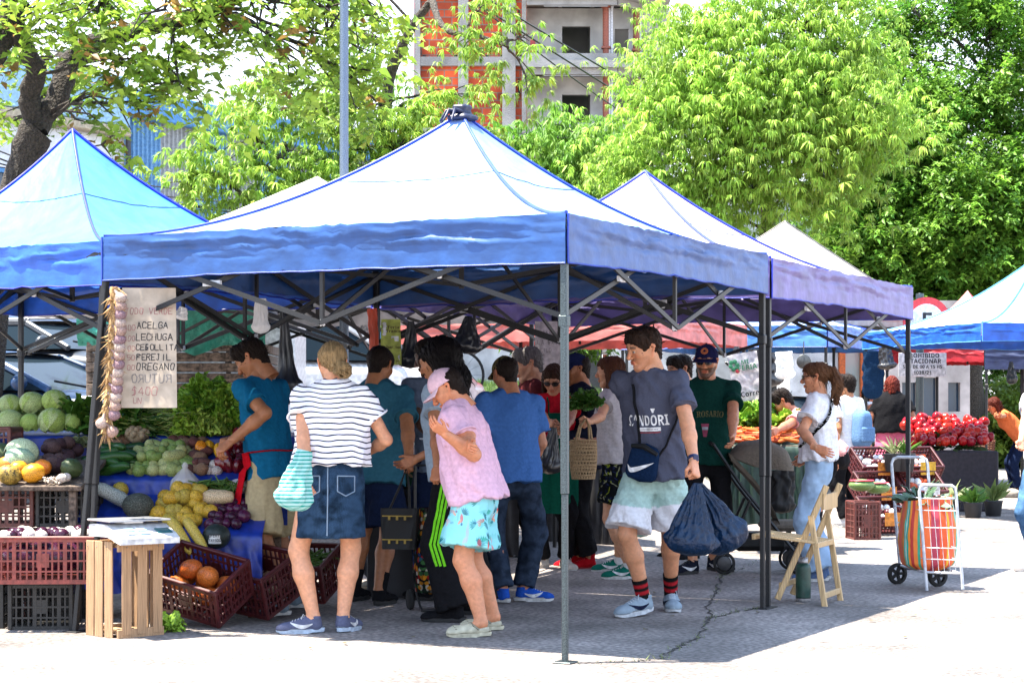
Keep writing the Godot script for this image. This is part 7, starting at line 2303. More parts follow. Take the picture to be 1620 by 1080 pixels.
	tag(put("flower_leaves",leaf_clump(90,Vector3(0.5,0.16,0.3),0.16,0.03,201,0.3),veg("flower leaf",Color(0.05,0.10,0.03),0.6),null,Transform3D(Basis(),Vector3(red_at.x,0.74,red_at.z))),"dark leaves between the heaped red peppers","foliage","","stuff")
	var wb:=thing("wicker_basket","brown wicker basket in front of the dark bench","basket",Vector3(6.87,0,-29.824))
	m=MB.new()
	for i in 10:
		var pts:=[]
		for k in 29:
			pts.append(Vector3(cos(TAU*k/28)*(0.17+0.004*i),0.45+i*0.036,sin(TAU*k/28)*(0.14+0.004*i)))
		m.tube(pts,[0.013],6)
	for k in 18:
		m.tube([Vector3(cos(TAU*k/18)*0.17,0.44,sin(TAU*k/18)*0.14),Vector3(cos(TAU*k/18)*0.21,0.80,sin(TAU*k/18)*0.18)],[0.012],5)
	put("weave",m.mesh(),plain("wicker",rgb(0.22,0.085,0.045),0.7),wb)
	m=MB.new()
	m.bevel(Vector3(0,0.22,0),Vector3(0.4,0.44,0.36),0.02)
	put("stand",m.mesh(),plain("magenta cloth",rgb(0.30,0.008,0.11),0.7),wb)
	var n:=0
	for q in [[1478,792,24.0,0.30,0.04,"tall spiky plant behind the wire cart's bag"],[1506,790,23.6,0.26,0.06,"pale spiky plant behind the wire cart's front frame"],[1540,788,23.4,0.2,0.07,"low broad leaved potted plant right of the wire cart"],[1572,778,23.8,0.26,0.08,"potted plant with big variegated leaves at the right"],[1415,700,20.6,0.2,0.02,"feathery fern in front of the pink skirt"],[1432,712,20.6,0.2,0.03,"bright yellow green fern left of the violet tent's corner pole"],[1455,740,21.5,0.2,0.05,"small leafy plant behind the wire cart's handle"]]:
		var y0: float=0.0 if q[2]>21.4 else 0.62
		var t:=thing("potted_plant",q[5],"plant",Vector3((q[0]-810.0)/3221.0*q[2],y0,-q[2]))
		m=MB.new()
		m.lathe([Vector2(0,0),Vector2(0.085,0),Vector2(0.11,0.17),Vector2(0.118,0.18),Vector2(0.10,0.17),Vector2(0,0.16)],20)
		put("pot",m.mesh(),plain("black pot",rgb(0.02,0.02,0.022),0.6),t)
		var lf:=MB.new()
		for i in 26:
			var an:=rng.randf()*TAU
			var dd:=Vector3(cos(an)*rng.randf_range(0.2,0.9),rng.randf_range(0.5,1.2),sin(an)*rng.randf_range(0.2,0.9)).normalized()
			blade(lf,Vector3(0,0.16,0)+dd*0.02,dd,q[3]*rng.randf_range(0.8,1.6),q[4],0.5,rng.randf()*2.0)
		put("leaves",lf.mesh(),[veg("spiky leaf",Color(0.20,0.28,0.08),0.5,{"back": 0.5}),veg("pale leaf",Color(0.40,0.46,0.22),0.5,{"back": 0.5}),veg("chard green",Color.WHITE)][n % 3],t)
		n += 1
	m=MB.new()
	for i in 7:
		m.ball(Vector3(i*0.23-0.7,0.05,rng.randf_range(-0.05,0.05)),Vector3(0.14,0.08,0.11),Basis(Vector3.UP,i),12,8,lump,0.2)
	tag(put("kerb_stones",m.mesh(),plain("pale stone",rgb(0.30,0.27,0.23),0.95),null,Transform3D(Basis(),Vector3(6.975,0,-29.176)+Vector3(0.1,0,0.4))),"low row of pale rough stones below the potted plants","stones","","stuff")
  # traffic signs
	var sp:=thing("parking_sign","white parking board and round red bordered sign on a grey post","sign",Vector3(5.134,0,-25.6))
	m=MB.new()
	m.lathe([Vector2(0.05,0),Vector2(0.05,2.7),Vector2(0,2.71)],14)
	put("post",m.mesh(),metal("galvanised pole",Color.WHITE),sp)
	m=MB.new()
	m.bevel(Vector3(0.02,1.806,0.06),Vector3(0.60,0.30,0.012),0.003)
	var bd:=put("board",m.mesh(),plain("sign white",rgb(0.72,0.72,0.72),0.5),sp)
	m=MB.new()
	for q in [["PROHIBIDO",0.055,0.115],["ESTACIONAR",0.055,0.045],["SAB DE 00 A 15 HS",0.042,-0.025],["1038/21",0.045,-0.10]]:
		lettering(m,q[0],q[1],func(x,y): return Vector3(0.02+x,1.806+q[2]+y,0.068),"Droid Sans",true)
	put("board_lettering",m.mesh(),plain("black ink",Color.BLACK),bd)
	var dk:=Transform3D(Basis(Vector3.RIGHT,PI/2),Vector3(0.07,2.355,0.07))
	m=MB.new()
	m.lathe([Vector2(0,-0.006),Vector2(0.30,-0.006),Vector2(0.30,0.006),Vector2(0,0.006)],36,dk)
	var dc:=put("disc",m.mesh(),plain("sign red",rgb(0.62,0.02,0.03),0.5),sp)
	m=MB.new()
	m.lathe([Vector2(0.0,0.012),Vector2(0.215,0.012),Vector2(0.215,0.006)],36,dk)
	put("disc_face",m.mesh(),plain("sign white",Color.WHITE),dc)
	m=MB.new()
	lettering(m,"E",0.2,func(x,y): return Vector3(0.07+x,2.355+y,0.088),"Droid Sans",true)
	put("disc_letter",m.mesh(),plain("black ink",Color.BLACK),dc)


  # ---------------------------------------------------------------- people: shared shapes
var heads:={}
var hands:={}
var shoes:={}

func make_head(fem: bool) -> Array:  # [MB, class of each vertex]; the face looks along +z, the origin lies between the ears
	if heads.has(fem):
		return heads[fem]
	var F:=Field.new(Vector3(-0.1,-0.17,-0.125),Vector3(0.1,0.125,0.13),0.004)
	var X:=Vector3.RIGHT
	F.cap(Vector3(0,0.036,-0.032),Vector3(0,0.036,0.018),0.078,0.076,0.02,X,0.96)
	F.cap(Vector3(0,-0.015,0.025),Vector3(0,-0.075,0.045),0.062,0.036,0.03)
	for s in [1.0,-1.0]:
		var jw:=0.050 if fem else 0.056
		F.cap(Vector3(s*jw,-0.035,-0.005),Vector3(s*0.018,-0.094,0.058),0.022,0.017,0.025)
		F.cap(Vector3(s*0.042,-0.014,0.056),Vector3(s*0.03,-0.04,0.06),0.026,0.02,0.02)
		F.cap(Vector3(s*0.03,0.03,0.080),Vector3(s*0.044,0.028,0.068),0.013 if fem else 0.015,0.011,0.014)
	F.cap(Vector3(0,-0.098,0.064),Vector3(0,-0.096,0.06),0.019 if fem else 0.022,0.02,0.02)
	for s in [1.0,-1.0]:
		F.cap(Vector3(s*0.032,0.010,0.103),Vector3(s*0.034,0.010,0.103),0.0185,0.0175,0.012,Vector3.ZERO,1.0,false,1)
	F.cap(Vector3(0,0.018,0.088),Vector3(0,-0.022,0.110),0.0095,0.0125,0.010)
	F.cap(Vector3(0,-0.024,0.108),Vector3(0,-0.028,0.100),0.0115,0.011,0.006)
	for s in [1.0,-1.0]:
		F.cap(Vector3(s*0.0125,-0.027,0.099),Vector3(s*0.011,-0.028,0.094),0.0085,0.008,0.006)
		F.cap(Vector3(s*0.0315,0.009,0.0765),Vector3(s*0.0315,0.009,0.077),0.0135,0.0135,0.002)
		F.cap(Vector3(s * 0.020, 0.0185, 0.089), Vector3(s * 0.042, 0.017, 0.082), 0.0045, 0.004, 0.004)  # lids
		F.cap(Vector3(s*0.022,0.0015,0.088),Vector3(s*0.041,0.002,0.082),0.0035,0.003,0.004)
		var e:=Vector3(s*0.92,0.05,0.38).normalized()
		F.cap(Vector3(s*0.079,0.018,-0.016),Vector3(s*0.074,-0.026,-0.004),0.020,0.011,0.006,e,0.42)
		F.cap(Vector3(s*0.084,0.012,-0.010),Vector3(s*0.079,-0.010,-0.004),0.009,0.006,0.004,Vector3.ZERO,1.0,false,1)
	F.cap(Vector3(-0.015,-0.0525,0.0905),Vector3(0.015,-0.0525,0.0905),0.0065,0.0065,0.006)
	F.cap(Vector3(-0.013,-0.0645,0.0885),Vector3(0.013,-0.0645,0.0885),0.008,0.008,0.006)
	F.cap(Vector3(-0.024,-0.0582,0.0985),Vector3(0.024,-0.0582,0.0985),0.0030,0.0030,0.003,Vector3.ZERO,1.0,false,1)
	var nr:=0.050 if fem else 0.060
	F.cap(Vector3(0,-0.05,-0.022),Vector3(0,-0.20,-0.045),nr,nr*1.02,0.03)
	var m:=MB.new()
	F.net(m)
	var cls:=PackedByteArray()
	for p in m.v:
		var ax:=absf(p.x)
		var k:=0
		var eye:=Vector3(ax,p.y,p.z)-Vector3(0.0315,0.009,0.077)
		if eye.length()<0.0152 and p.z>0.084 and absf(p.y-0.009)<0.0055:
			k=2 if Vector2(ax-0.031,p.y-0.010).length()<0.0062 else 1
		elif absf(p.y-0.0355+(ax-0.03)*(ax-0.03)*9.0)<(0.0045 if fem else 0.007) and ax>0.011 and ax<0.052 and p.z>0.06:
			k=3
		elif absf(p.y+0.058)<0.0125 and ax<0.023-absf(p.y+0.058)*0.5 and p.z>0.088:
			k=4
		elif p.y<-0.03 and p.z>0.012 and p.y>-0.118 and (ax>0.026 or p.y<-0.073 or (p.y>-0.05 and p.y<-0.036 and p.z>0.08)):
			k=5
		elif (ax>0.03 and ax<0.06 and absf(p.y+0.02)<0.02 and p.z>0.05) or p.z>0.107 or ax>0.078:
			k=6
		cls.append(k)
	heads[fem]=[m,cls]
	return heads[fem]

func make_hand(pose: String) -> MB:  # a right hand: wrist at the origin, fingers along +y, palm to +z, thumb to +x
	if hands.has(pose):
		return hands[pose]
	var F:=Field.new(Vector3(-0.07,-0.05,-0.045),Vector3(0.095,0.215,0.10),0.0036)
	var Z:=Vector3.BACK
	F.cap(Vector3(0,-0.045,0),Vector3(0,0.012,0),0.029,0.027,0.012,Z,0.74)
	F.cap(Vector3(0.016,0.02,0),Vector3(0.024,0.088,0),0.024,0.020,0.012,Z,0.6)
	F.cap(Vector3(-0.010,0.02,0),Vector3(-0.022,0.08,0),0.024,0.018,0.012,Z,0.6)
	F.cap(Vector3(0,0.02,0),Vector3(0,0.09,0),0.024,0.021,0.012,Z,0.6)
	F.cap(Vector3(0.02,0.025,0.008),Vector3(0.028,0.05,0.010),0.017,0.014,0.012)
	var curl: Array={"relax": [22.0,30.0,18.0],"grip": [78.0,92.0,58.0],"flat": [8.0,10.0,6.0],"pinch": [48.0,45.0,20.0]}[pose]
	var xs:=[0.030,0.0105,-0.0095,-0.0275]
	var ln:=[0.076,0.084,0.078,0.062]
	for i in 4:
		var p:=Vector3(xs[i],0.093-absf(xs[i]-0.008)*0.25,0.0)
		var ang:=0.0
		var r:=0.0088 if i<3 else 0.0076
		var fan: float=xs[i]*(2.2 if pose == "flat" else 1.0)
		var seg:=[0.46,0.30,0.24]
		for k in 3:
			ang += deg_to_rad(curl[k]*(1.0+0.10*(i-1)))
			var d:=Vector3(sin(fan),cos(ang),sin(ang)).normalized()
			var q: Vector3=p+d*ln[i]*seg[k]
			F.cap(p,q,r*(1.0-0.07*k),r*(0.95-0.08*k),0.0035)
			p=q
	var th:={"relax": [Vector3(0.050,0.066,0.020),Vector3(0.054,0.096,0.030)],"grip": [Vector3(0.050,0.066,0.030),Vector3(0.026,0.086,0.052)],"flat": [Vector3(0.058,0.060,0.012),Vector3(0.074,0.086,0.014)],"pinch": [Vector3(0.048,0.066,0.032),Vector3(0.036,0.095,0.056)]}[pose] as Array
	F.cap(Vector3(0.026,0.030,0.008),th[0],0.015,0.0105,0.008)
	F.cap(th[0],th[1],0.0105,0.0082,0.004)
	var m:=MB.new()
	F.net(m)
	hands[pose]=m
	return m

func make_shoe(kind: String) -> Array:  # [upper, sole, trim]; the heel stands at -z, the toe points to +z
	if shoes.has(kind):
		return shoes[kind]
	var F:=Field.new(Vector3(-0.07,-0.01,-0.10),Vector3(0.07,0.16,0.22),0.0065)
	var Y:=Vector3.UP
	var clog:=kind == "clog"
	var boot:=kind == "high"
	F.cap(Vector3(0,0.045,-0.035),Vector3(0,0.048,0.03),0.038,0.041,0.03)
	F.cap(Vector3(0,0.045,0.03),Vector3(0.004,0.030,0.14),0.042,0.046,0.03,Y,0.72 if not clog else 0.86)
	F.cap(Vector3(0.002,0.03,0.14),Vector3(0.006,0.026,0.165),0.043,0.036,0.02,Y,0.72 if not clog else 0.95)
	if not clog:
		F.cap(Vector3(0,0.05,-0.02),Vector3(0,0.105 if not boot else 0.14,-0.028),0.040,0.039,0.02,Vector3.ZERO,1.0,true)
		F.cap(Vector3(0,0.07,0.02),Vector3(0,0.055,0.10),0.030,0.018,0.02)
		F.cap(Vector3(0,0.16,-0.03),Vector3(0,0.098 if not boot else 0.13,-0.022),0.028,0.027,0.006,Vector3.ZERO,1.0,false,1)
	else:
		F.cap(Vector3(0,0.12,-0.06),Vector3(0,0.085,-0.005),0.052,0.045,0.008,Vector3.ZERO,1.0,false,1)
	F.below(0.018)
	var up:=MB.new()
	F.net(up)
	var so:=MB.new()
	var n:=36
	var rings:=[[0.0,0.96],[0.004,1.0],[0.022,1.02],[0.030,0.97]]
	for r in rings:
		for i in n+1:
			var a:=TAU*i/n
			var z:=cos(a)*0.142+0.056
			var wd:=0.050+0.006*cos(a)-0.008*exp(-pow((z-0.05)/0.04,2.0))
			var x: float=sin(a)*wd*r[1]+0.004*cos(a)
			so.vert(Vector3(x,r[0]+(0.012 if z>0.17 else 0.0)*(z-0.17)*20.0+(0.006 if z<0.0 else 0.0),(z-0.056)*r[1]+0.056))
	for j in 3:
		for i in n:
			var q:=j*(n+1)+i
			so.quad(q,q+n+1,q+n+2,q+1)
	for e in [0,3]:
		var c:=so.vert(Vector3(0,rings[e][0],0.056))
		for i in n:
			var q: int=e*(n+1)+i
			if e:
				so.tri(c,q,q+1)
			else:
				so.tri(c,q+1,q)
	var tr:=MB.new()
	if clog:
		tr.tube([Vector3(-0.045,0.05,-0.005),Vector3(-0.04,0.075,0.03),Vector3(0,0.088,0.045),Vector3(0.04,0.075,0.03),Vector3(0.045,0.05,-0.005)],[0.007],6)
		for i in 7:
			var a:=-1.1+i*0.37
			tr.ball(F.hit(Vector3(sin(a)*0.05,0.14,0.125+cos(a)*0.03),Vector3.DOWN,0.2),Vector3(0.006,0.003,0.006),Basis(),8,5)
	else:
		for i in 5:  # laces
			var z:=0.03+i*0.017
			var a:=F.hit(Vector3(-0.018,0.16,z),Vector3.DOWN,0.2)
			var b:=F.hit(Vector3(0.018,0.16,z+0.006),Vector3.DOWN,0.2)
			tr.tube([a,(a+b)/2+Vector3(0,0.006,0),b],[0.003],5)
		tr.tube([F.hit(Vector3(0,0.16,0.03),Vector3.DOWN,0.2),F.hit(Vector3(0,0.16,0.03),Vector3.DOWN,0.2)+Vector3(0.025,0.012,0.01),F.hit(Vector3(0.03,0.16,0.05),Vector3.DOWN,0.2)+Vector3(0,0.004,0)],[0.0025],4)
	var side:=MB.new()
	for s in [1.0, -1.0]:  # a swept stripe on each side of the upper
		var lo:=[]
		var hi:=[]
		for i in 11:
			var t:=i/10.0
			var y:=0.040+0.030*pow(absf(t-0.55)*1.6,1.6)
			var wd:=0.010*sin(PI*clampf(t,0.03,0.97))+0.002
			lo.append(F.hit(Vector3(s*0.12,y-wd,0.115-t*0.13),Vector3(-s,0,0),0.2)+Vector3(s*0.0025,0,0))
			hi.append(F.hit(Vector3(s*0.12,y+wd,0.115-t*0.13),Vector3(-s,0,0),0.2)+Vector3(s*0.0025,0,0))
		var q:=side.v.size()
		for i in 11:
			side.vert(lo[i])
			side.vert(hi[i])
		for i in 10:
			if s>0:
				side.quad(q+i*2,q+i*2+2,q+i*2+3,q+i*2+1)
			else:
				side.quad(q+i*2,q+i*2+1,q+i*2+3,q+i*2+2)
	shoes[kind]=[up.mesh(),so.mesh(),tr.mesh(),side.mesh()]
	return shoes[kind]

func knee_of(a: Vector3,b: Vector3,l1: float,l2: float,hint: Vector3) -> Vector3:
	var d:=b-a
	var l:=clampf(d.length(),0.02,(l1+l2)*0.9995)
	var u:=d.normalized()
	var x:=(l1*l1-l2*l2+l*l)/(2.0*l)
	var y:=sqrt(maxf(l1*l1-x*x,0.0))
	var h:=(hint-u*hint.dot(u)).normalized()
	return a+u*x+h*y

func text_mesh(txt: String,size: float,font:="Droid Sans", bold := false) -> Array:  # flat glyph triangles as [points]
	var t:=TextMesh.new()
	var f:=SystemFont.new()
	f.font_names=PackedStringArray([font])
	if bold:
		f.font_weight=700
	t.font=f
	t.text=txt
	t.font_size=64
	t.pixel_size=size/46.0
	t.depth=0.0
	t.curve_step=2.0
	var a:=t.get_mesh_arrays()
	var v: PackedVector3Array=a[Mesh.ARRAY_VERTEX]
	var ix: PackedInt32Array=a[Mesh.ARRAY_INDEX]
	var out:=[]
	for i in range(0,ix.size(),3):
		out.append([v[ix[i]],v[ix[i+2]],v[ix[i+1]]])
	return out

func lettering(m: MB,txt: String,size: float,map: Callable,font:="Droid Sans", bold := false) -> void:  # map(x, y) -> point on the surface
	for t in text_mesh(txt,size,font,bold):
		var q:=[]
		for p in t:
			q.append(map.call(p.x,p.y))
		var s:=m.v.size()
		for p in q:
			m.vert(p)
		m.tri(s,s+1,s+2)

  # ---------------------------------------------------------------- people: one figure
func ease(c: Color,k: float) -> Color:
	return Color(c.r*k,c.g*k,c.b*k)

func person(label: String,o: Dictionary) -> Dictionary:
	var at: Vector3=o.at
	var yaw: float=deg_to_rad(o.get("yaw",0.0))
	var t:=thing("person",label,"person",at,yaw)
	var inv:=Transform3D(Basis(Vector3.UP,yaw),at).affine_inverse()
	var H: float=o.get("H",1.72)
	var f:=H/1.75
	var w: float=o.get("w",1.0)
	var fem: bool=o.get("fem",false)
	var cell: float=o.get("cell",0.014)
	var lean:=deg_to_rad(o.get("lean",3.0))
	var side:=deg_to_rad(o.get("side",0.0))
	var tw:=deg_to_rad(o.get("twist",0.0))
	var up:=Vector3(sin(side),cos(lean)*cos(side),sin(lean)).normalized()
	var tx:=Vector3(cos(tw),0,-sin(tw))
	tx=(tx-up*tx.dot(up)).normalized()
	var tz:=tx.cross(up)
	var hipc: Vector3=Vector3(0,0.525*H,0)+(o.get("hip",Vector3.ZERO) as Vector3)
	var waist:=hipc+up*0.085*H
	var chest:=hipc+up*0.20*H
	var neck:=hipc+up*0.298*H
	var sw: float=(0.100 if fem else 0.112)*H*o.get("sw",1.0)
	var shL: Vector3=hipc+up*0.268*H+tx*sw
	var shR: Vector3=hipc+up*0.268*H-tx*sw
	var hb:=Basis(tx,up,tz)*Basis(Vector3.UP,deg_to_rad(o.get("hy",0.0)))*Basis(Vector3.RIGHT,deg_to_rad(o.get("hp",0.0)))*Basis(Vector3.BACK,deg_to_rad(o.get("hr",0.0)))
	var hs: float=f*o.get("hs",1.0)
	var headc: Vector3=neck+(up*0.6+hb.y*0.4).normalized()*0.083*H+hb.z*0.012
	var hx:=Transform3D(hb.scaled(Vector3.ONE*hs) if false else Basis(hb.x*hs,hb.y*hs,hb.z*hs),headc)
  # limbs
	var W:=func(key: String,def: Vector3) -> Vector3:
		if o.has(key+"w"):
			return inv*(o[key+"w"] as Vector3)
		return o.get(key,def)
	var l1:=0.168*H
	var l2:=0.150*H
	var wrL: Vector3=W.call("lh",shL+Vector3(0.05,-0.30*H,0.04))
	var wrR: Vector3=W.call("rh",shR+Vector3(-0.05,-0.30*H,0.04))
	var elL:=knee_of(shL,wrL,l1,l2,o.get("le",Vector3(0.25,-0.1,-1.0)))
	var elR:=knee_of(shR,wrR,l1,l2,o.get("re",Vector3(-0.25,-0.1,-1.0)))
	wrL=elL+(wrL-elL).normalized()*l2
	wrR=elR+(wrR-elR).normalized()*l2
	var legs:=[]
	for s in [1.0,-1.0]:
		var key:="lf" if s>0 else "rf"
		var foot: Vector3=W.call(key,Vector3(s*0.10*f,0,0.0))
		var fy: float=deg_to_rad(o.get(key+"yaw",8.0*s))
		var fp: float=deg_to_rad(o.get(key+"pitch", 0.0))  # heel raised
		var fb:=Basis(Vector3.UP,fy)*Basis(Vector3.RIGHT,fp)
		var fx:=Transform3D(fb*Basis.from_scale(Vector3(1,1,1)*f*o.get("shoe_size",1.0)),foot+Vector3(0,sin(maxf(fp,0.0))*0.20*f,0)-Vector3(0,0,0))
		var ank: Vector3=fx*Vector3(0,0.085,-0.025)
		var hip: Vector3=hipc+tx*s*0.052*H-up*0.015*H
		var kn:=knee_of(hip,ank,0.245*H,0.235*H,fb.z*Vector3(1,0,1)*1.0+Vector3(0,0,0.6))
		legs.append({"s": s,"hip": hip,"kn": kn,"an": ank,"fx": fx})
  # bounds
	var lo:=Vector3(9,9,9)
	var hi:=-lo
	for p in [hipc,neck,shL,shR,elL,elR,wrL,wrR,legs[0].kn,legs[1].kn,legs[0].an,legs[1].an]:
		lo=lo.min(p)
		hi=hi.max(p)
	lo -= Vector3(0.26,0.1,0.26)
	hi += Vector3(0.26,0.16,0.26)
  # the body
	var skin: Color=o.get("skin",Color(0.46,0.25,0.165))*Color(1.10,0.99,0.84)
	var B:=Field.new(lo,hi,cell)
	var rw:=w*f
	B.cap(hipc+up*0.03*H,waist,0.145*rw,0.125*rw,0.05,tz,0.68)
	B.cap(waist,chest,0.125*rw,0.150*rw,0.05,tz,0.64)
	B.cap(chest,chest+up*0.045*H,0.145*rw,0.12*rw,0.05,tz,0.62)
	B.cap(shL-up*0.012,shR-up*0.012,0.046*f,0.046*f,0.05)
	B.cap(neck-up*0.05*H,neck+up*0.015*H,0.085*f,(0.046 if fem else 0.055)*f,0.05)
	B.cap(neck,headc-hb.y*0.04-hb.z*0.03,(0.048 if fem else 0.056)*f,(0.046 if fem else 0.054)*f,0.02)
	var ar: float=f*sqrt(w)*(0.88 if fem else 1.0)*o.get("arm",1.0)
	for a in [[shL,elL,wrL],[shR,elR,wrR]]:
		B.cap(a[0],a[1],0.050*ar,0.039*ar,0.03)
		B.cap(a[1],(a[1] as Vector3).lerp(a[2],0.35),0.039*ar,0.0405*ar,0.02)
		B.cap((a[1] as Vector3).lerp(a[2],0.3),a[2],0.0395*ar,0.0265*ar,0.02)
	var lr: float=f*sqrt(w)*o.get("leg",1.0)
	for g in legs:
		var back:=-tz*0.012
		B.cap(g.hip,g.kn,0.082*lr,0.054*lr,0.04)
		B.cap(g.kn,(g.kn as Vector3).lerp(g.an,0.34)+back,0.052*lr,0.056*lr,0.025)
		B.cap((g.kn as Vector3).lerp(g.an,0.34)+back,g.an,0.056*lr,0.033*lr,0.025)
		B.cap(g.an,g.fx*Vector3(0,0.05,0.05),0.034*f,0.030*f,0.02)
	var bm:=MB.new()
	bm.col=skin
	B.net(bm)
	var ha:=make_head(fem)
	var hm:=MB.new()
	var hsrc: MB=ha[0]
	var cls: PackedByteArray=ha[1]
	var hair_col: Color=o.get("hair_col",Color(0.02,0.013,0.01))
	var tones:=[skin,Color(0.40,0.36,0.34),Color(0.03,0.018,0.012),skin.lerp(hair_col,0.75),skin*Color(0.9,0.55,0.55),skin.lerp(hair_col,o.get("beard",0.0)),skin*Color(1.04,0.88,0.84)]
	hm.v=hsrc.v
	hm.ix=hsrc.ix
	hm.u=hsrc.u
	for i in cls.size():
		hm.c.append(tones[cls[i]])
	bm.add(hm,hx)
	var palmdef:=[Vector3(-1,0,0.25),Vector3(1,0,0.25)]
	for k in 2:
		var key: String=["l","r"][k]
		var el: Vector3=[elL,elR][k]
		var wr: Vector3=[wrL,wrR][k]
		var y:=(wr-el).normalized()
		if o.has(key+"dir"):
			y=(y*0.4+(o[key+"dir"] as Vector3).normalized()).normalized()
		var pz: Vector3=o.get(key+"palm",palmdef[k])
		pz=(pz-y*pz.dot(y)).normalized()
		var xx:=y.cross(pz)
		var hm2: MB=make_hand(o.get(key+"hand","relax"))
		var sc:=f*(0.92 if fem else 1.0)*0.98
		var hc:=MB.new()
		hc.v=hm2.v
		hc.ix=hm2.ix
		hc.u=hm2.u
		hc.c.resize(hm2.v.size())
		hc.c.fill(skin*Color(1.0,0.94,0.92))
		bm.add(hc,Transform3D(Basis(xx*sc,y*sc,pz*sc),wr),k == 0)
	var body:=put("body",bm.mesh(),mat("skin",Color.WHITE,0.52,{"vc": true,"tri": 4.0,"tex": noise_tex("skin",0.015,0.84,1.03),"bump": noise_tex("grit",0.12,0.0,1.0),"deep": 0.05,"sss": 0.12}),t)
	var out:={"node": t,"hx": hx,"neck": neck,"chest": chest,"waist": waist,"hipc": hipc,"up": up,"tx": tx,"tz": tz,"shL": shL,"shR": shR,"elL": elL,"elR": elR,"wrL": wrL,"wrR": wrR,"legs": legs,"f": f,"inv": inv,"xf": inv.affine_inverse(),"body": B}
  # the lower garment
	if o.has("low"):
		var q: Dictionary=o.low
		var L:=Field.new(Vector3(lo.x,-0.05,lo.z),Vector3(hi.x,waist.y+0.1,hi.z),cell)
		var e: float=q.get("ease",1.0)
		L.cap(hipc+up*0.055*H,hipc-up*0.02*H,0.146*rw,0.158*rw,0.04,tz,0.68)
		if q.kind == "skirt":
			L.cap(hipc,hipc-Vector3(0,q.len*H,0),0.166*rw,0.185*rw*e,0.03,tz,0.72,true)
		else:
			for g in legs:
				var hem: float = q.len  # 1 at the knee, 2 at the ankle
				var hp2: Vector3=g.hip+up*0.01
				if hem <= 1.0:
					L.cap(hp2,(g.hip as Vector3).lerp(g.kn,hem),0.083*lr,q.get("hem",0.092)*lr*e,0.045,Vector3.ZERO,1.0,true)
				else:
					L.cap(hp2,g.kn,0.084*lr,0.074*lr*e,0.045)
					L.cap(g.kn,(g.kn as Vector3).lerp(g.an,hem-1.0),0.073*lr*e,q.get("hem",0.062)*lr*e,0.03,Vector3.ZERO,1.0,true)
		L.ripple(wrinkle,q.get("fold",0.010)*1.5,Vector3(12,5,12))
		var lm:=MB.new()
		L.net(lm)
		if q.has("tint"):
			for i in lm.v.size():
				lm.c[i]=(q.tint as Callable).call(lm.v[i])
		put(q.get("name","trousers"),lm.mesh(),q.mat,t)
		out["lowf"]=L
  # the top
	if o.has("top"):
		var q: Dictionary=o.top
		var T:=Field.new(Vector3(lo.x,hipc.y-0.35,lo.z),hi,cell)
		var e: float=q.get("ease",1.0)*rw
		var hem: Vector3=hipc+up*q.get("hem",-0.01)*H
		T.cap(chest,hem,0.166*e,0.188*e*q.get("flare",1.0),0.04,tz,q.get("deep",0.74),true)
		T.cap(chest,chest+up*0.045*H,0.165*e,0.135*e,0.05,tz,0.66)
		T.cap(shL-up*0.012,shR-up*0.012,0.050*f,0.050*f,0.05)
		for s in [shL,shR]:
			T.cap(neck-up*0.032*H,s,0.058*f,0.046*f,0.05)
		T.cap(neck-up*0.055*H,neck-up*0.034*H,0.10*f,0.064*f,0.04)
		if q.has("belly"):
			T.cap(waist+tz*0.03,waist-up*0.05+tz*0.03,q.belly*f,q.belly*f,0.08)
		if fem:
			for s in [1.0,-1.0]:
				T.cap(chest+tx*s*0.065*f+tz*0.075*f-up*0.01,chest+tx*s*0.067*f+tz*0.075*f-up*0.03,0.058*f,0.058*f,0.05)
		var sl: float=q.get("sleeve",0.55)
		var hems:=[]
		if sl>0.0:
			for a in [[shL,elL,wrL],[shR,elR,wrR]]:
				var rr: float=ar*q.get("loose",1.0)
				var ca: Vector3=(a[0] as Vector3).lerp(a[1],sl) if sl <= 1.0 else (a[1] as Vector3).lerp(a[2],sl-1.0)
				hems.append([ca,((a[1]-a[0]) if sl <= 1.0 else (a[2]-a[1])) as Vector3,(0.061 if sl <= 1.0 else 0.042)*rr])
				if sl <= 1.0:
					T.cap((a[0] as Vector3)-up*0.004,(a[0] as Vector3).lerp(a[1],sl),0.0585*ar,0.061*rr,0.04,Vector3.ZERO,1.0,true)
				else:
					T.cap((a[0] as Vector3)-up*0.008,a[1],0.056*ar,0.052*rr,0.04)
					T.cap(a[1],(a[1] as Vector3).lerp(a[2],sl-1.0),0.052*rr,0.042*rr,0.02,Vector3.ZERO,1.0,true)
		if q.get("wide",false):
			T.cap(neck+up*0.03*H+tz*0.02,neck+up*0.002*H+tz*0.018,0.07*f,(0.058 if not q.get("wide",false) else 0.078)*f,0.008,Vector3.ZERO,1.0,false,1)
		T.ripple(wrinkle,q.get("fold",0.012)*1.5,Vector3(10,4,10))
		T.ripple(lump,q.get("fold",0.012)*0.35,Vector3(30,16,30))
		var tm:=MB.new()
		T.net(tm)
		if q.has("tint"):
			for i in tm.v.size():
				tm.c[i]=(q.tint as Callable).call(tm.v[i])
		if q.has("uvf"):
			for i in tm.v.size():
				tm.u[i]=(q.uvf as Callable).call(tm.v[i])
		var shirt:=put(q.get("name","shirt"),tm.mesh(),q.mat,t)
		out["shirt"]=shirt
		for hq in hems:
			var cu:=MB.new()
			var az: Vector3=(hq[1] as Vector3).normalized()
			var ax:=az.cross(Vector3(0.3,0.2,1)).normalized()
			var ay:=az.cross(ax)
			var rg:=[]
			for i in 21:
				rg.append(hq[0]-az*0.004+(ax*cos(TAU*i/20)+ay*sin(TAU*i/20))*hq[2])
			cu.tube(rg,[0.0065],6,false)
			put("cuff",cu.mesh(),q.mat,t)
		out["topf"]=T
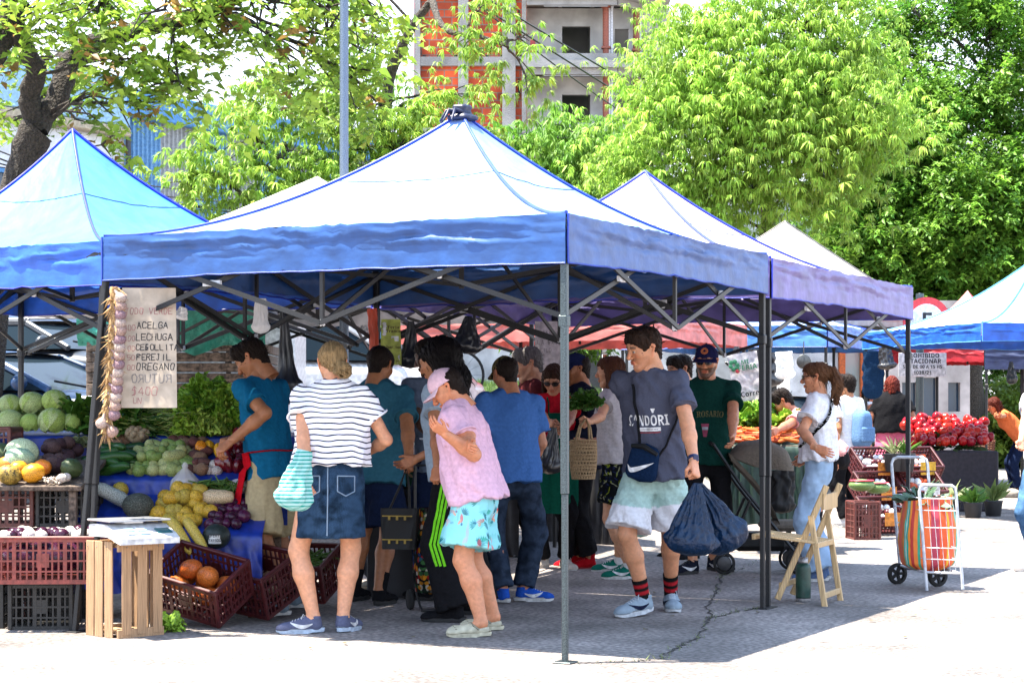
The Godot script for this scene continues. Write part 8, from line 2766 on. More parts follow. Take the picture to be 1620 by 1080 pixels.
		if not q.has("collar"):
			var nb:=MB.new()
			var ring:=[]
			var nr: float=(0.066 if not q.get("wide",false) else 0.080)*f
			for i in 29:
				var a:=TAU*i/28
				ring.append(neck+up*(-0.004-0.012*cos(a))*f+tz*(cos(a)*nr+0.008)+tx*sin(a)*nr)
			nb.tube(ring,[0.0125*f],7,false)
			put("neckband",nb.mesh(),q.get("band",q.mat),t)
		if q.has("collar"):
			var cm:=MB.new()
			cm.slab(28,3,func(u,v):
				var a: float=lerpf(0.35,TAU-0.35,u)
				return neck+up*(0.012*f-v*0.035*f)+(tz*cos(a)+tz*0.25+tx*sin(a))*(0.062+v*0.022)*f,func(u,v):
				var a: float=lerpf(0.35,TAU-0.35,u)
				return neck+up*(0.010*f-v*0.033*f)+(tz*cos(a)+tz*0.25+tx*sin(a))*(0.057+v*0.020)*f)
			put("collar",cm.mesh(),q.collar,t)
  # socks and shoes
	var sk: Dictionary=o.get("sock",{})
	for g in legs:
		if not sk.is_empty():
			var m:=MB.new()
			var top: Vector3=(g.an as Vector3).lerp(g.kn,sk.len)
			var pts:=[]
			var rad:=[]
			for i in 15:
				var q:=i/14.0
				var base: Vector3=g.fx*Vector3(0,0.06,-0.02)
				pts.append(base.lerp(top,q) if q<1.0 else top)
				rad.append(lerpf(0.039,0.037+sk.len*0.035,q)*lr)
			m.tube(pts,rad,14,false)
			if sk.has("tint"):
				for i in m.v.size():
					m.c[i]=sk.tint[mini(i/15,sk.tint.size()-1)]
			put("sock",m.mesh(),sk.mat,t)
		if o.has("shoe"):
			var q: Dictionary=o.shoe
			var sm:=make_shoe(q.get("kind","trainer"))
			var mx: Transform3D=g.fx
			var s1:=put("shoe",sm[0],q.mat,t,mx)
			put("sole",sm[1],q.sole,s1)
			put("laces" if q.get("kind","") != "clog" else "strap",sm[2],q.get("trim",q.sole),s1)
			if q.has("stripe"):
				put("side_stripe",sm[3],q.stripe,s1)
	if o.has("hair"):
		hair(out,o.hair,hair_col,o.get("hair_key","dark"))
	return out

func hair_mat(key: String,col: Color) -> StandardMaterial3D:
	return mat("hair "+key,col.linear_to_srgb(),0.5,{"tri": Vector3(9,1.6,9),"tex": streak_tex("strands",0.25,1.5,6.0,1.0,256,8),"bump": streak_tex("strands",0.25,1.5,6.0,1.0,256,8),"deep": 0.5,"spec": 0.22})

func hair(p: Dictionary,style: String,col: Color,key: String) -> void:
	var F:=Field.new(Vector3(-0.17,-0.42 if style in ["long","pony","big"] else -0.16,-0.22),Vector3(0.17,0.17,0.13),0.006)
	var X:=Vector3.RIGHT
	F.cap(Vector3(0,0.040,-0.034),Vector3(0,0.042,0.018),0.0865,0.083,0.02,X,0.97)
	if style in ["bun","pony"]:
		F.cap(Vector3(0,0.0,-0.048),Vector3(0,-0.045,-0.050),0.062,0.030,0.02)
	else:
		F.cap(Vector3(0,0.0,-0.048),Vector3(0,-0.055,-0.056),0.066,0.048,0.02)
	if style == "short" or style == "grey":
		F.cap(Vector3(-0.035,0.098,0.05),Vector3(0.045,0.102,0.045),0.024,0.028,0.03)
		F.cap(Vector3(-0.05,0.075,0.055),Vector3(-0.04,0.085,-0.02),0.022,0.03,0.03)
		F.cap(Vector3(0.05,0.08,0.055),Vector3(0.045,0.085,-0.03),0.022,0.03,0.03)
	if style == "crop":
		F.cap(Vector3(0,0.06,-0.03),Vector3(0,0.07,0.02),0.065,0.062,0.02)
	if style == "under":
		F.cap(Vector3(0,0.148,-0.005),Vector3(0,0.158,-0.005),0.108,0.108,0.004,Vector3.ZERO,1.0,false,1)
		F.cap(Vector3(-0.04,0.03,0.10),Vector3(0.04,0.03,0.10),0.085,0.085,0.004,Vector3.ZERO,1.0,false,1)
		F.cap(Vector3(-0.07,0.02,0.055),Vector3(0.07,0.02,0.055),0.06,0.06,0.004,Vector3.ZERO,1.0,false,1)
	if style == "bun":
		F.cap(Vector3(0,0.03,-0.08),Vector3(-0.02,-0.02,-0.105),0.06,0.04,0.03)
		F.cap(Vector3(-0.046,-0.052,-0.135),Vector3(-0.064,-0.074,-0.130),0.042,0.036,0.006)
		F.cap(Vector3(-0.015,-0.075,-0.130),Vector3(-0.045,-0.098,-0.12),0.026,0.02,0.008)
		F.cap(Vector3(-0.070,-0.035,-0.12),Vector3(-0.082,-0.085,-0.10),0.018,0.006,0.006)
	if style == "pony":
		F.cap(Vector3(0,0.05,-0.10),Vector3(0,0.045,-0.14),0.04,0.03,0.02)
		F.cap(Vector3(0,0.045,-0.14),Vector3(0.0,-0.05,-0.175),0.036,0.052,0.02)
		F.cap(Vector3(0.0,-0.05,-0.175),Vector3(0.0,-0.20,-0.15),0.05,0.022,0.02)
		F.cap(Vector3(0.03,-0.04,-0.16),Vector3(0.05,-0.16,-0.12),0.03,0.01,0.02)
	if style == "long":
		for s in [1.0,-1.0,0.0]:
			F.cap(Vector3(s*0.045,0.02,-0.05),Vector3(s*0.06,-0.20,-0.075),0.05,0.05,0.03)
			F.cap(Vector3(s*0.06,-0.20,-0.075),Vector3(s*0.055,-0.38,-0.07),0.05,0.02,0.03)
		for s in [1.0,-1.0]:
			F.cap(Vector3(s*0.072,0.03,0.0),Vector3(s*0.085,-0.12,0.0),0.025,0.022,0.02)
	if style == "bob":
		for s in [1.0,-1.0]:
			F.cap(Vector3(s*0.065,0.03,-0.02),Vector3(s*0.080,-0.11,-0.02),0.035,0.03,0.03)
		F.cap(Vector3(0,0.0,-0.07),Vector3(0,-0.10,-0.07),0.06,0.05,0.03)
	if style == "big":
		F.cap(Vector3(0,0.05,-0.05),Vector3(0,0.03,-0.07),0.105,0.11,0.03)
		for s in [1.0,-1.0,0.0]:
			F.cap(Vector3(s*0.06,0.02,-0.06),Vector3(s*0.085,-0.13,-0.085),0.075,0.07,0.03)
			F.cap(Vector3(s*0.085,-0.13,-0.085),Vector3(s*0.08,-0.25,-0.08),0.06,0.03,0.03)
	var fh:=0.0 if style != "crop" else 0.004
	F.cap(Vector3(-0.028,-0.030+fh,0.112),Vector3(0.028,-0.030+fh,0.112),0.088,0.088,0.012,Vector3.ZERO,1.0,false,1)
	F.cap(Vector3(0,-0.09,0.06),Vector3(0,-0.15,0.05),0.085,0.09,0.01,Vector3.ZERO,1.0,false,1)
	if not style in ["long","big","bob"]:
		for s in [1.0,-1.0]:
			F.cap(Vector3(s*0.082,-0.028,-0.002),Vector3(s*0.085,-0.06,-0.01),0.030,0.034,0.008,Vector3.ZERO,1.0,false,1)
	if not style in ["long","big","pony"]:
		F.below(-0.085 if style != "bob" else -0.13)
	F.ripple(wrinkle,0.010 if not style in ["crop","under"] else 0.003,Vector3(42,11,42))
	F.ripple(lump,0.006,Vector3(150,30,150))
	var m:=MB.new()
	F.net(m)
	if style == "bun":
		for i in 14:
			var bs:=Basis(Vector3(rng.randfn(),rng.randfn(),rng.randfn()).normalized(),rng.randf()*TAU)
			var ring:=[]
			for k in 15:
				ring.append(Vector3(-0.055,-0.063,-0.135)+bs*Vector3(cos(k*0.4),sin(k*0.4),0.15*sin(k))*rng.randf_range(0.040,0.047))
			m.tube(ring,[0.006],5)
  # loose strands over the surface
	var ns:={"bun": 150,"pony": 160,"big": 160,"long": 120,"short": 70,"grey": 70,"bob": 80}.get(style,0) as int
	var cnt:=m.v.size()
	for i in ns:
		var a:=m.v[rng.randi() % cnt]
		if a.y<-0.06 and style in ["short","grey"]:
			continue
		var out:=(a-Vector3(0,0.03,-0.03)).normalized()
		var dn:=(Vector3(rng.randf_range(-0.5,0.5),-1.0,-0.25)-out*0.1).normalized()
		if style == "bun":
			dn=(Vector3(-0.055,-0.06,-0.12)-a).normalized()+Vector3(rng.randf_range(-0.7,0.7),rng.randf_range(-0.7,0.4),0)*0.5
		if style in ["short","grey"]:
			dn=(Vector3(rng.randf_range(-0.6,0.6),0.1,1.0 if a.z>0.0 else -0.3)).normalized()
		var L:=rng.randf_range(0.02,0.07) if not style in ["short","grey"] else rng.randf_range(0.012,0.03)
		m.tube([a-out*0.004,a+dn*L*0.5+out*0.007,a+dn*L+out*rng.randf_range(0.0,0.012)],[0.0022,0.0018,0.0006],4,false)
	put("hair",m.mesh(),hair_mat(key,col),p.node,p.hx)

func cap_hat(p: Dictionary, m1: Material, m2: Material, back := false, logo: Material = null) -> Node3D:  # a baseball cap
	var m:=MB.new()
	var dome:=func(u: float,v: float,r: float) -> Vector3:
		var a:=TAU*u
		var b:=v*PI*0.5
		var d:=Vector3(sin(a)*cos(b)*0.088,sin(b)*0.100,cos(a)*cos(b)*0.104)
		return Vector3(0,0.035,-0.008)+d*r+Vector3(0,0.006*cos(a)*cos(b),0)
	m.slab(36,12,func(u,v): return dome.call(u,v,1.0),func(u,v): return dome.call(u,v*0.985,0.965))
	var c:=put("cap",m.mesh(),m1,p.node,p.hx)
	m=MB.new()
	var s:=-1.0 if back else 1.0
	var br:=func(u: float,v: float,d: float) -> Vector3:
		var a:=lerpf(-1.15,1.15,u)
		var inn:=Vector3(sin(a)*0.087,0.036,(cos(a)*0.100-0.008)*s)
		var reach:=v*0.072*pow(cos(a*0.95),0.6)
		return inn+Vector3(sin(a)*0.02*v,-0.012*v-0.045*(1-cos(a))*v*0.7+d,reach*s)
	m.slab(20,6,func(u,v): return br.call(u,v,0.0025),func(u,v): return br.call(u,v,-0.0025))
	put("brim",m.mesh(),m2,c)
	m=MB.new()
	m.ball(Vector3(0,0.137,-0.008),Vector3(0.009,0.005,0.009))
	for k in 6:
		var path:=[]
		for i in 9:
			path.append(dome.call(k/6.0,i/8.0,1.004))
		m.tube(path,[0.0016],4)
	put("seam",m.mesh(),m2,c)
	if logo:
		m=MB.new()
		for r in [[0.030,0.004],[0.018,0.004]]:
			var path:=[]
			for i in 17:
				var a:=TAU*i/16
				var q:=Vector2(cos(a)*r[0],sin(a)*r[0]*0.8)
				path.append(dome.call(q.x/(TAU*0.09),0.38+q.y*6.5,1.015))
			m.tube(path,[r[1]],5)
		put("emblem",m.mesh(),logo,c)
	return c

func sunglasses(p: Dictionary) -> void:
	var m:=MB.new()
	for s in [1.0,-1.0]:
		m.slab(8,6,func(u,v): return Vector3(s*(0.033+(u-0.5)*0.052),0.012+(v-0.5)*0.040*(1.0-0.5*pow(absf(2*u-1),3.0)),0.1045-0.22*pow(absf((u-0.3)*0.05+0.004),1.0)*absf(u)),func(u,v): return Vector3(s*(0.033+(u-0.5)*0.052),0.012+(v-0.5)*0.040*(1.0-0.5*pow(absf(2*u-1),3.0)),0.1015-0.22*pow(absf((u-0.3)*0.05+0.004),1.0)*absf(u)))
		m.tube([Vector3(s*0.058,0.018,0.094),Vector3(s*0.079,0.018,0.05),Vector3(s*0.083,0.016,-0.01)],[0.0035],6)
	m.tube([Vector3(-0.009,0.016,0.104),Vector3(0,0.019,0.108),Vector3(0.009,0.016,0.104)],[0.003],6)
	put("sunglasses",m.mesh(),mat("dark lens",rgb(0.008,0.007,0.008),0.12,{"spec": 0.7}),p.node,p.hx)

func torso_point(p: Dictionary, ang: float, y: float, off := 0.006) -> Vector3:  # on the shirt, at an angle from the front and a height along the spine from the hips
	var c: Vector3=p.hipc+p.up*y
	var d: Vector3=p.tz*cos(ang)+p.tx*sin(ang)
	var q: Vector3=(p.topf as Field).hit(c+d*0.34,-d,0.34)
	return q+d*off

func strap(p: Dictionary, called: String, path: Array, wd: float, m: Material) -> void:  # path of [angle in degrees, height]
	var mb:=MB.new()
	var pts:=[]
	for i in path.size()-1:
		for k in 6:
			var q: Array=[lerpf(path[i][0],path[i+1][0],k/6.0),lerpf(path[i][1],path[i+1][1],k/6.0)]
			pts.append(torso_point(p,deg_to_rad(q[0]),q[1],0.009))
	pts.append(torso_point(p,deg_to_rad(path[-1][0]),path[-1][1],0.009))
	mb.tube(pts,[wd/2],8,true,0.35)
	put(called,mb.mesh(),m,p.node)


  # ---------------------------------------------------------------- the people
func paint_tex(key: String,size: int,base: Color,marks: Callable) -> Texture2D:
	if not tex.has(key):
		var im:=Image.create(size,size,false,Image.FORMAT_RGB8)
		im.fill(base)
		marks.call(im)
		tex[key]=ImageTexture.create_from_image(im)
	return tex[key]

func blot(im: Image, c: Vector2, len: float, wid: float, ang: float, col: Color) -> void:  # a leaf-shaped mark that wraps round the tile
	var n:=im.get_width()
	var u:=Vector2(cos(ang),sin(ang))
	var r:=int(len/2+wid)
	for y in range(-r,r+1):
		for x in range(-r,r+1):
			var a:=Vector2(x,y).dot(u)/(len/2)
			var b:=absf(Vector2(x,y).dot(Vector2(-u.y,u.x)))
			if absf(a)<1.0 and b<wid/2*(1.0-a*a):
				im.set_pixel(posmod(int(c.x)+x,n),posmod(int(c.y)+y,n),col)

func dress(col: Color,key: String,o:={}) -> StandardMaterial3D:
	return cloth(key,rgb(col.r,col.g,col.b),o)

var who:={}

func build_people() -> void:
	var tan:=Color(0.37,0.165,0.082)
	var fair:=Color(0.63,0.33,0.215)
	var brown:=Color(0.20,0.098,0.058)
	var dark:=Color(0.10,0.05,0.033)
	var white_sole:=plain("white rubber sole",rgb(0.72,0.72,0.70),0.6)
	var black_sole:=plain("black rubber sole",rgb(0.02,0.02,0.02),0.7)
	var black:=dress(Color(0.012,0.012,0.014),"black")
	var navy:=dress(Color(0.010,0.018,0.05),"navy")
	var p: Dictionary

  # the vendor
	p=person("vendor in teal polo shirt and red apron bent over the stall, back half turned",{
		"at": Vector3(-1.488,0,-12.543),"yaw": -118.0,"H": 1.74,"w": 1.02,"lean": 9.0,"hp": 26.0,"hy": 12.0,"skin": tan,"hair": "short","cell": 0.013,
		"lhw": Vector3(-1.675,1.061,-12.15),"rhw": Vector3(-1.693,1.076,-12.45),"lhand": "pinch","rhand": "pinch","lpalm": Vector3(-0.3,-1,0.2),"rpalm": Vector3(0.3,-1,0.2),"le": Vector3(0.5,-0.7,-0.6),"re": Vector3(-0.5,-0.7,-0.6),
		"lfw": Vector3(-1.422,0,-12.313),"rfw": Vector3(-1.381,0,-12.782),"lfyaw": 30.0,"rfyaw": 5.0,
		"top": {"mat": dress(Color(0.008,0.125,0.25),"teal polo"),"hem": -0.055,"sleeve": 0.62,"loose": 1.12,"ease": 1.0,"collar": dress(Color(0.008,0.10,0.21),"teal collar"),"name": "polo_shirt"},
		"low": {"kind": "shorts","len": 0.97,"mat": dress(Color(0.46,0.37,0.21),"khaki"),"ease": 1.16,"hem": 0.112,"name": "cargo_shorts"},
		"sock": {"len": 0.10,"mat": black},"shoe": {"mat": dress(Color(0.20,0.265,0.32),"blue grey suede"),"sole": white_sole,"stripe": dress(Color(0.02,0.022,0.03),"dark badge")}})
	who["vendor"]=p
	var m:=MB.new()
	var ap:=func(u: float,v: float,d: float) -> Vector3:
		var y:=lerpf(0.08,-0.42,v)
		var a:=lerpf(-1.5,1.5,u)
		var r:=0.0
		if y>-0.02:
			var q:=torso_point(p,a,maxf(y,-0.02),0.012+d)
			return q
		var q0:=torso_point(p,a,-0.02,0.02+d)
		return q0+Vector3(0,y+0.02,0)+(p.tz*0.10+p.tx*sin(a)*0.03)*v+p.tz*0.02*sin(a*5.0+v*3.0)*v
	m.slab(30,18,func(u,v): return ap.call(u,v,0.004),func(u,v): return ap.call(u,v,0.0))
	put("apron",m.mesh(),dress(Color(0.52,0.006,0.014),"red apron"),p.node)
	strap(p,"apron_tie",[[84.0,0.075],[130.0,0.07],[180.0,0.06],[230.0,0.07],[276.0,0.075]],0.028,dress(Color(0.52,0.006,0.014),"red apron"))
	m=MB.new()
	m.sheet(6,6,func(u,v):
		var g=p.legs[0]
		var c: Vector3=(g.hip as Vector3).lerp(g.kn,lerpf(0.52,0.9,v))
		var d: Vector3=(p.tx as Vector3).rotated(Vector3.UP,lerpf(-0.7,0.7,u))
		return (p.lowf as Field).hit(c+d*0.3,-d,0.3)+d*0.008)
	put("cargo_pocket",m.mesh(),dress(Color(0.42,0.335,0.19),"khaki pocket"),p.node)

  # the blonde woman
	var stripes:=paint_tex("stripes",64,Color(0.93,0.93,0.95),func(im: Image): im.fill_rect(Rect2i(0,22,64,15),Color(0.05,0.06,0.20)))
	p=person("blonde woman seen from behind in striped T-shirt and denim skirt",{
		"at": Vector3(-1.01,0,-11.374),"yaw": 178.0,"H": 1.665,"w": 1.14,"fem": true,"lean": 3.0,"hy": 14.0,"hp": 6.0,"skin": fair,"hair": "bun","hair_col": Color(0.36,0.24,0.115),"hair_key": "blonde","cell": 0.012,
		"lhw": Vector3(-1.125,0.846,-11.12),"lhand": "grip","lpalm": Vector3(-1,0,0.1),"rh": Vector3(-0.17,1.0,0.26),"re": Vector3(-0.7,-0.6,-0.3),"le": Vector3(0.3,-0.2,-0.6),
		"lfw": Vector3(-1.13,0,-11.374),"rfw": Vector3(-0.941,0,-11.438),"lfyaw": 98.0,"rfyaw": -20.0,
		"top": {"mat": mat("striped jersey",Color.WHITE,0.85,{"tex": stripes,"spec": 0.14}),"uvf": func(v: Vector3): return Vector2(0.5,32.0*(v.y+0.16*maxf(0.0,absf(v.x)-0.13)+0.012*wrinkle.get_noise_3dv(v*5.0)+0.03*cos(v.x*9.0)*smoothstep(1.2,1.4,v.y))),"hem": 0.035,"sleeve": 0.50,"loose": 1.55,"ease": 1.09,"flare": 1.0,"wide": true,"fold": 0.016,"name": "striped_shirt"},
		"low": {"kind": "skirt","len": 0.205,"mat": cloth("denim",rgb(0.075,0.16,0.30),{"tex": noise_tex("faded denim",0.010,0.45,1.3),"tri": 2.2,"detail": weave_tex(),"tri2": 30.0}),"ease": 0.98,"fold": 0.006,"name": "denim_skirt"},
		"shoe": {"mat": dress(Color(0.11,0.12,0.19),"violet grey mesh"),"sole": plain("pale blue sole",rgb(0.55,0.66,0.80),0.6),"stripe": plain("white stripe",rgb(0.8,0.8,0.8),0.5),"trim": plain("white lace",rgb(0.8,0.8,0.78),0.8)}})
	who["blonde"]=p
	m = MB.new()  # seams and pockets of the skirt
	var den:=func(x: float,y: float) -> Vector3:
		var o: Vector3=p.hipc+Vector3(0,y,0)+p.tx*x
		return (p.lowf as Field).hit(o-p.tz*0.34,p.tz,0.34)-p.tz*0.003
	for q in [[[0.005,0.06],[0.004,-0.1],[0.006,-0.33]],[[0.05,0.0],[0.05,-0.085],[0.095,-0.11],[0.14,-0.085],[0.14,0.0],[0.05,0.0]],[[-0.05,0.0],[-0.05,-0.085],[-0.095,-0.11],[-0.14,-0.085],[-0.14,0.0],[-0.05,0.0]]]:
		for i in q.size()-1:
			var path:=[]
			for k in 9:
				var a: Array=q[i]
				var b: Array=q[i+1]
				path.append(den.call(lerpf(a[0],b[0],k/8.0),lerpf(a[1],b[1],k/8.0)))
			m.tube(path,[0.0035],4)
	put("stitching",m.mesh(),dress(Color(0.28,0.38,0.5),"pale stitching"),p.node)

  # man in grey teal T-shirt beyond her
	p=person("dark haired man in grey teal T-shirt and navy shorts, back turned",{
		"at": Vector3(-0.896,0,-13.115),"yaw": 158.0,"H": 1.70,"w": 1.16,"lean": 7.0,"hp": 16.0,"skin": tan,"hair": "crop","hair_col": Color(0.012,0.009,0.008),
		"rhw": Vector3(-0.636,0.865,-12.65),"rhand": "grip","re": Vector3(-0.9,-0.4,-0.4),"lh": Vector3(0.2,1.0,0.26),"lfw": Vector3(-1.023,0,-13.288),"rfw": Vector3(-0.839,0,-12.988),"lfyaw": 0.0,"rfyaw": -4.0,
		"top": {"mat": dress(Color(0.035,0.135,0.195),"grey teal"),"hem": -0.075,"sleeve": 0.72,"loose": 1.2,"ease": 1.06,"belly": 0.13},
		"low": {"kind": "shorts","len": 0.86,"mat": navy,"ease": 1.2,"hem": 0.115,"name": "shorts"},
		"sock": {"len": 0.33,"mat": black},"shoe": {"mat": black,"sole": black_sole}})
	who["teal"]=p

  # person crouching between them at the crates
	p=person("person crouching at the crates in dark clothes, one heel raised",{
		"at": Vector3(-0.786,0,-14.227),"yaw": -150.0,"H": 1.66,"w": 1.0,"lean": 38.0,"hip": Vector3(0,-0.50,-0.12),"hp": 20.0,"skin": brown,"hair": "short","cell": 0.016,
		"lh": Vector3(0.16,0.45,0.42),"rh": Vector3(-0.16,0.45,0.42),"lfw": Vector3(-0.915,0,-14.029),"rfw": Vector3(-0.756,0,-13.836),"rfpitch": 52.0,"lfyaw": 10.0,"rfyaw": 0.0,
		"top": {"mat": dress(Color(0.022,0.022,0.026),"charcoal"),"hem": -0.04,"sleeve": 0.7},
		"low": {"kind": "trousers","len": 1.9,"mat": dress(Color(0.035,0.036,0.04),"dark trousers"),"ease": 1.05},
		"shoe": {"mat": dress(Color(0.30,0.27,0.22),"beige canvas"),"sole": plain("tan sole",rgb(0.35,0.26,0.16),0.8)}})

  # girl in pink
	var trop:=paint_tex("tropical",256,Color(0.55,0.82,0.84),func(im: Image):
		for i in 15:
			var c:=Vector2(rng.randi() % 256,rng.randi() % 256)
			var a:=rng.randf()*TAU
			for k in 7:
				var d:=a+(k-3)*0.34
				blot(im,c+Vector2(cos(d),sin(d))*14,28,6,d,[Color(0.02,0.30,0.36),Color(0.05,0.42,0.40),Color(0.25,0.62,0.55)][i % 3])
		for i in 7:
			var c:=Vector2(rng.randi() % 256,rng.randi() % 256)
			var a:=rng.randf()*TAU
			blot(im,c,40,14,a,Color(0.85,0.12,0.05))
			blot(im,c+Vector2(cos(a+0.5),sin(a+0.5))*18,26,10,a+0.7,Color(0.95,0.45,0.08))
			blot(im,c+Vector2(cos(a),sin(a))*26,14,10,a,Color(0.1,0.2,0.45)))
	p=person("girl in pink cap and pink T-shirt with tropical print shorts, arms folded",{
		"at": Vector3(-0.205,0,-11.374),"yaw": -104.0,"H": 1.53,"w": 1.20,"fem": true,"lean": 13.0,"hp": 24.0,"hy": 10.0,"hs": 1.07,"skin": Color(0.58,0.265,0.155),"cell": 0.012,"hair": "under","hair_col": Color(0.02,0.013,0.01),"leg": 1.04,"arm": 1.18,
		"lhw": Vector3(-0.363,1.117,-11.02),"rhw": Vector3(-0.232,1.042,-11),"lhand": "relax","rhand": "relax","lpalm": Vector3(-1,0,-0.3),"rpalm": Vector3(-0.3,-0.2,-1),"le": Vector3(0.55,-0.9,-0.6),"re": Vector3(-0.5,-0.9,0.1),
		"lfw": Vector3(-0.188,0,-11.184),"rfw": Vector3(-0.121,0,-11.504),"lfyaw": 18.0,"rfyaw": 12.0,
		"top": {"mat": dress(Color(0.76,0.47,0.60),"pink jersey"),"hem": -0.045,"sleeve": 0.50,"loose": 1.35,"ease": 1.06,"flare": 1.10,"belly": 0.125,"fold": 0.02,"name": "pink_shirt"},
		"low": {"kind": "shorts","len": 0.80,"mat": cloth("tropical print",Color.WHITE,{"tex": trop,"tri": 3.0}),"ease": 1.2,"hem": 0.125,"name": "print_shorts"},
		"shoe": {"kind": "clog","mat": plain("cream clog",rgb(0.60,0.56,0.40),0.5),"sole": plain("cream sole",rgb(0.60,0.56,0.40),0.5),"trim": plain("clog rivets",rgb(0.30,0.27,0.18),0.6)}})
	who["pink"]=p
	cap_hat(p,dress(Color(0.78,0.52,0.60),"pale pink cap"),dress(Color(0.78,0.56,0.62),"pale pink brim"))

  # woman with the big black hair
	p=person("woman with big black hair, grey shirt and black trousers with lime stripes",{
		"at": Vector3(-0.338,0,-12.091),"yaw": -112.0,"H": 1.70,"w": 1.08,"fem": true,"lean": 9.0,"hp": 10.0,"skin": Color(0.43,0.20,0.11),"hair": "big","hair_col": Color(0.008,0.006,0.006),"hair_key": "black",
		"lhw": Vector3(-0.426,0.907,-11.62),"lhand": "grip","le": Vector3(0.4,-0.2,-1.0),"rh": Vector3(-0.1,0.95,0.3),"lfw": Vector3(-0.349,0,-11.947),"rfw": Vector3(-0.223,0,-12.388),
		"top": {"mat": dress(Color(0.36,0.46,0.56),"pale grey blue"),"hem": -0.03,"sleeve": 0.55,"loose": 1.2,"ease": 1.05,"belly": 0.11},
		"low": {"kind": "trousers","len": 2.0,"mat": black,"ease": 1.2,"hem": 0.10},
		"shoe": {"mat": black,"sole": black_sole}})
	who["bighair"]=p
	m=MB.new()
	for k in 3:
		var pts:=[]
		var g=p.legs[0]
		for i in 25:
			var t:=i/24.0
			var c: Vector3=(g.hip as Vector3).lerp(g.kn,t*2.0) if t<0.5 else (g.kn as Vector3).lerp(g.an,t*2.0-1.0)
			var d: Vector3=(p.tx as Vector3).rotated(Vector3.UP,0.28+(k-1)*0.24)
			pts.append((p.lowf as Field).hit(c+d*0.3,-d,0.3)+d*0.003)
			if i == 16:
				break
		m.tube(pts,[0.0085],6,true,0.4)
	put("side_stripe",m.mesh(),dress(Color(0.22,0.78,0.03),"lime stripe"),p.node)

  # young man behind
	p=person("young man in navy and grey shirt holding a phone, behind the girl in pink",{
		"at": Vector3(-0.482,0,-13.376),"yaw": -140.0,"H": 1.76,"w": 0.95,"lean": 5.0,"hp": 10.0,"hy": 30.0,"skin": dark,"hair": "crop","hair_col": Color(0.007,0.006,0.006),
		"lhw": Vector3(-0.489,1.03,-12.9),"lhand": "flat","lpalm": Vector3(0,1,0),"le": Vector3(0.5,-0.6,-0.6),"rh": Vector3(-0.2,1.0,0.3),
		"top": {"mat": dress(Color(0.11,0.14,0.20),"navy grey"),"hem": -0.05,"sleeve": 0.85,"loose": 1.1},
		"low": {"kind": "trousers","len": 1.95,"mat": navy,"ease": 1.05},"shoe": {"mat": black,"sole": black_sole}})
	who["phone"]=p

  # blue T-shirt, camouflage cap
	var camo:=paint_tex("camo",128,Color(0.42,0.37,0.26),func(im: Image):
		for i in 60:
			blot(im,Vector2(rng.randi() % 128,rng.randi() % 128),rng.randf_range(14,34),rng.randf_range(8,16),rng.randf()*TAU,[Color(0.18,0.16,0.12),Color(0.52,0.45,0.30),Color(0.16,0.19,0.11)][i % 3]))
	p=person("person in camouflage cap, bright blue T-shirt and jeans, back turned",{
		"at": Vector3(0.008,0,-13.201),"yaw": -152.0,"H": 1.64,"w": 1.08,"lean": 8.0,"hp": 12.0,"skin": Color(0.42,0.19,0.11),"hair": "under","hair_col": Color(0.01,0.008,0.008),
		"lh": Vector3(0.22,0.98,0.24),"rh": Vector3(-0.20,0.85,0.2),"lfyaw": 20.0,"rfyaw": -110.0,
		"top": {"mat": dress(Color(0.06,0.16,0.43),"bright blue"),"hem": -0.06,"sleeve": 0.72,"loose": 1.25,"ease": 1.06},
		"low": {"kind": "trousers","len": 1.95,"mat": cloth("dark jeans",rgb(0.03,0.045,0.075),{"tex": noise_tex("faded denim",0.010,0.45,1.3),"tri": 2.0}),"ease": 1.08,"hem": 0.068},
		"shoe": {"mat": dress(Color(0.02,0.09,0.45),"royal blue mesh"),"sole": white_sole,"stripe": plain("white stripe",Color.WHITE)}})
	cap_hat(p,cloth("camouflage",Color.WHITE,{"tex": camo,"tri": 7.0}),cloth("camouflage",Color.WHITE))

  # grey haired man
	p=person("grey haired older man in profile, dark red shirt, in the middle of the crowd",{
		"at": Vector3(0.203,0,-16.367),"yaw": -78.0,"hs": 1.1,"H": 1.78,"w": 1.05,"lean": 5.0,"hp": 10.0,"skin": Color(0.50,0.28,0.19),"hair": "grey","hair_col": Color(0.16,0.15,0.145),"hair_key": "grey","beard": 0.15,
		"top": {"mat": dress(Color(0.085,0.018,0.022),"dark maroon"),"hem": -0.05,"sleeve": 0.6},"low": {"kind": "trousers","len": 1.95,"mat": black},"shoe": {"mat": black,"sole": black_sole}})

  # woman in the green apron
	p=person("woman in sunglasses with red T-shirt and dark green apron, looking down",{
		"at": Vector3(0.324,0,-15.789),"yaw": 4.0,"H": 1.64,"w": 1.02,"fem": true,"lean": 4.0,"hp": 24.0,"hy": -16.0,"skin": Color(0.46,0.245,0.165),"hair": "bob","hair_col": Color(0.045,0.02,0.011),"hair_key": "brown",
		"rhw": Vector3(0.293,1.132,-15.2),"rhand": "pinch","lhw": Vector3(0.392,1.075,-15.2),"lhand": "pinch","rpalm": Vector3(1,-0.3,0),"lpalm": Vector3(-1,-0.3,0),"re": Vector3(-0.8,-1,-0.3),"le": Vector3(0.8,-1,-0.3),"lfyaw": 15.0,"rfyaw": -50.0,
		"top": {"mat": dress(Color(0.50,0.012,0.025),"red jersey"),"hem": -0.03,"sleeve": 0.6,"loose": 1.15},
		"low": {"kind": "trousers","len": 1.95,"mat": black},"shoe": {"mat": dress(Color(0.55,0.50,0.44),"beige mesh"),"sole": white_sole}})
	who["apron"]=p
	sunglasses(p)
	m=MB.new()
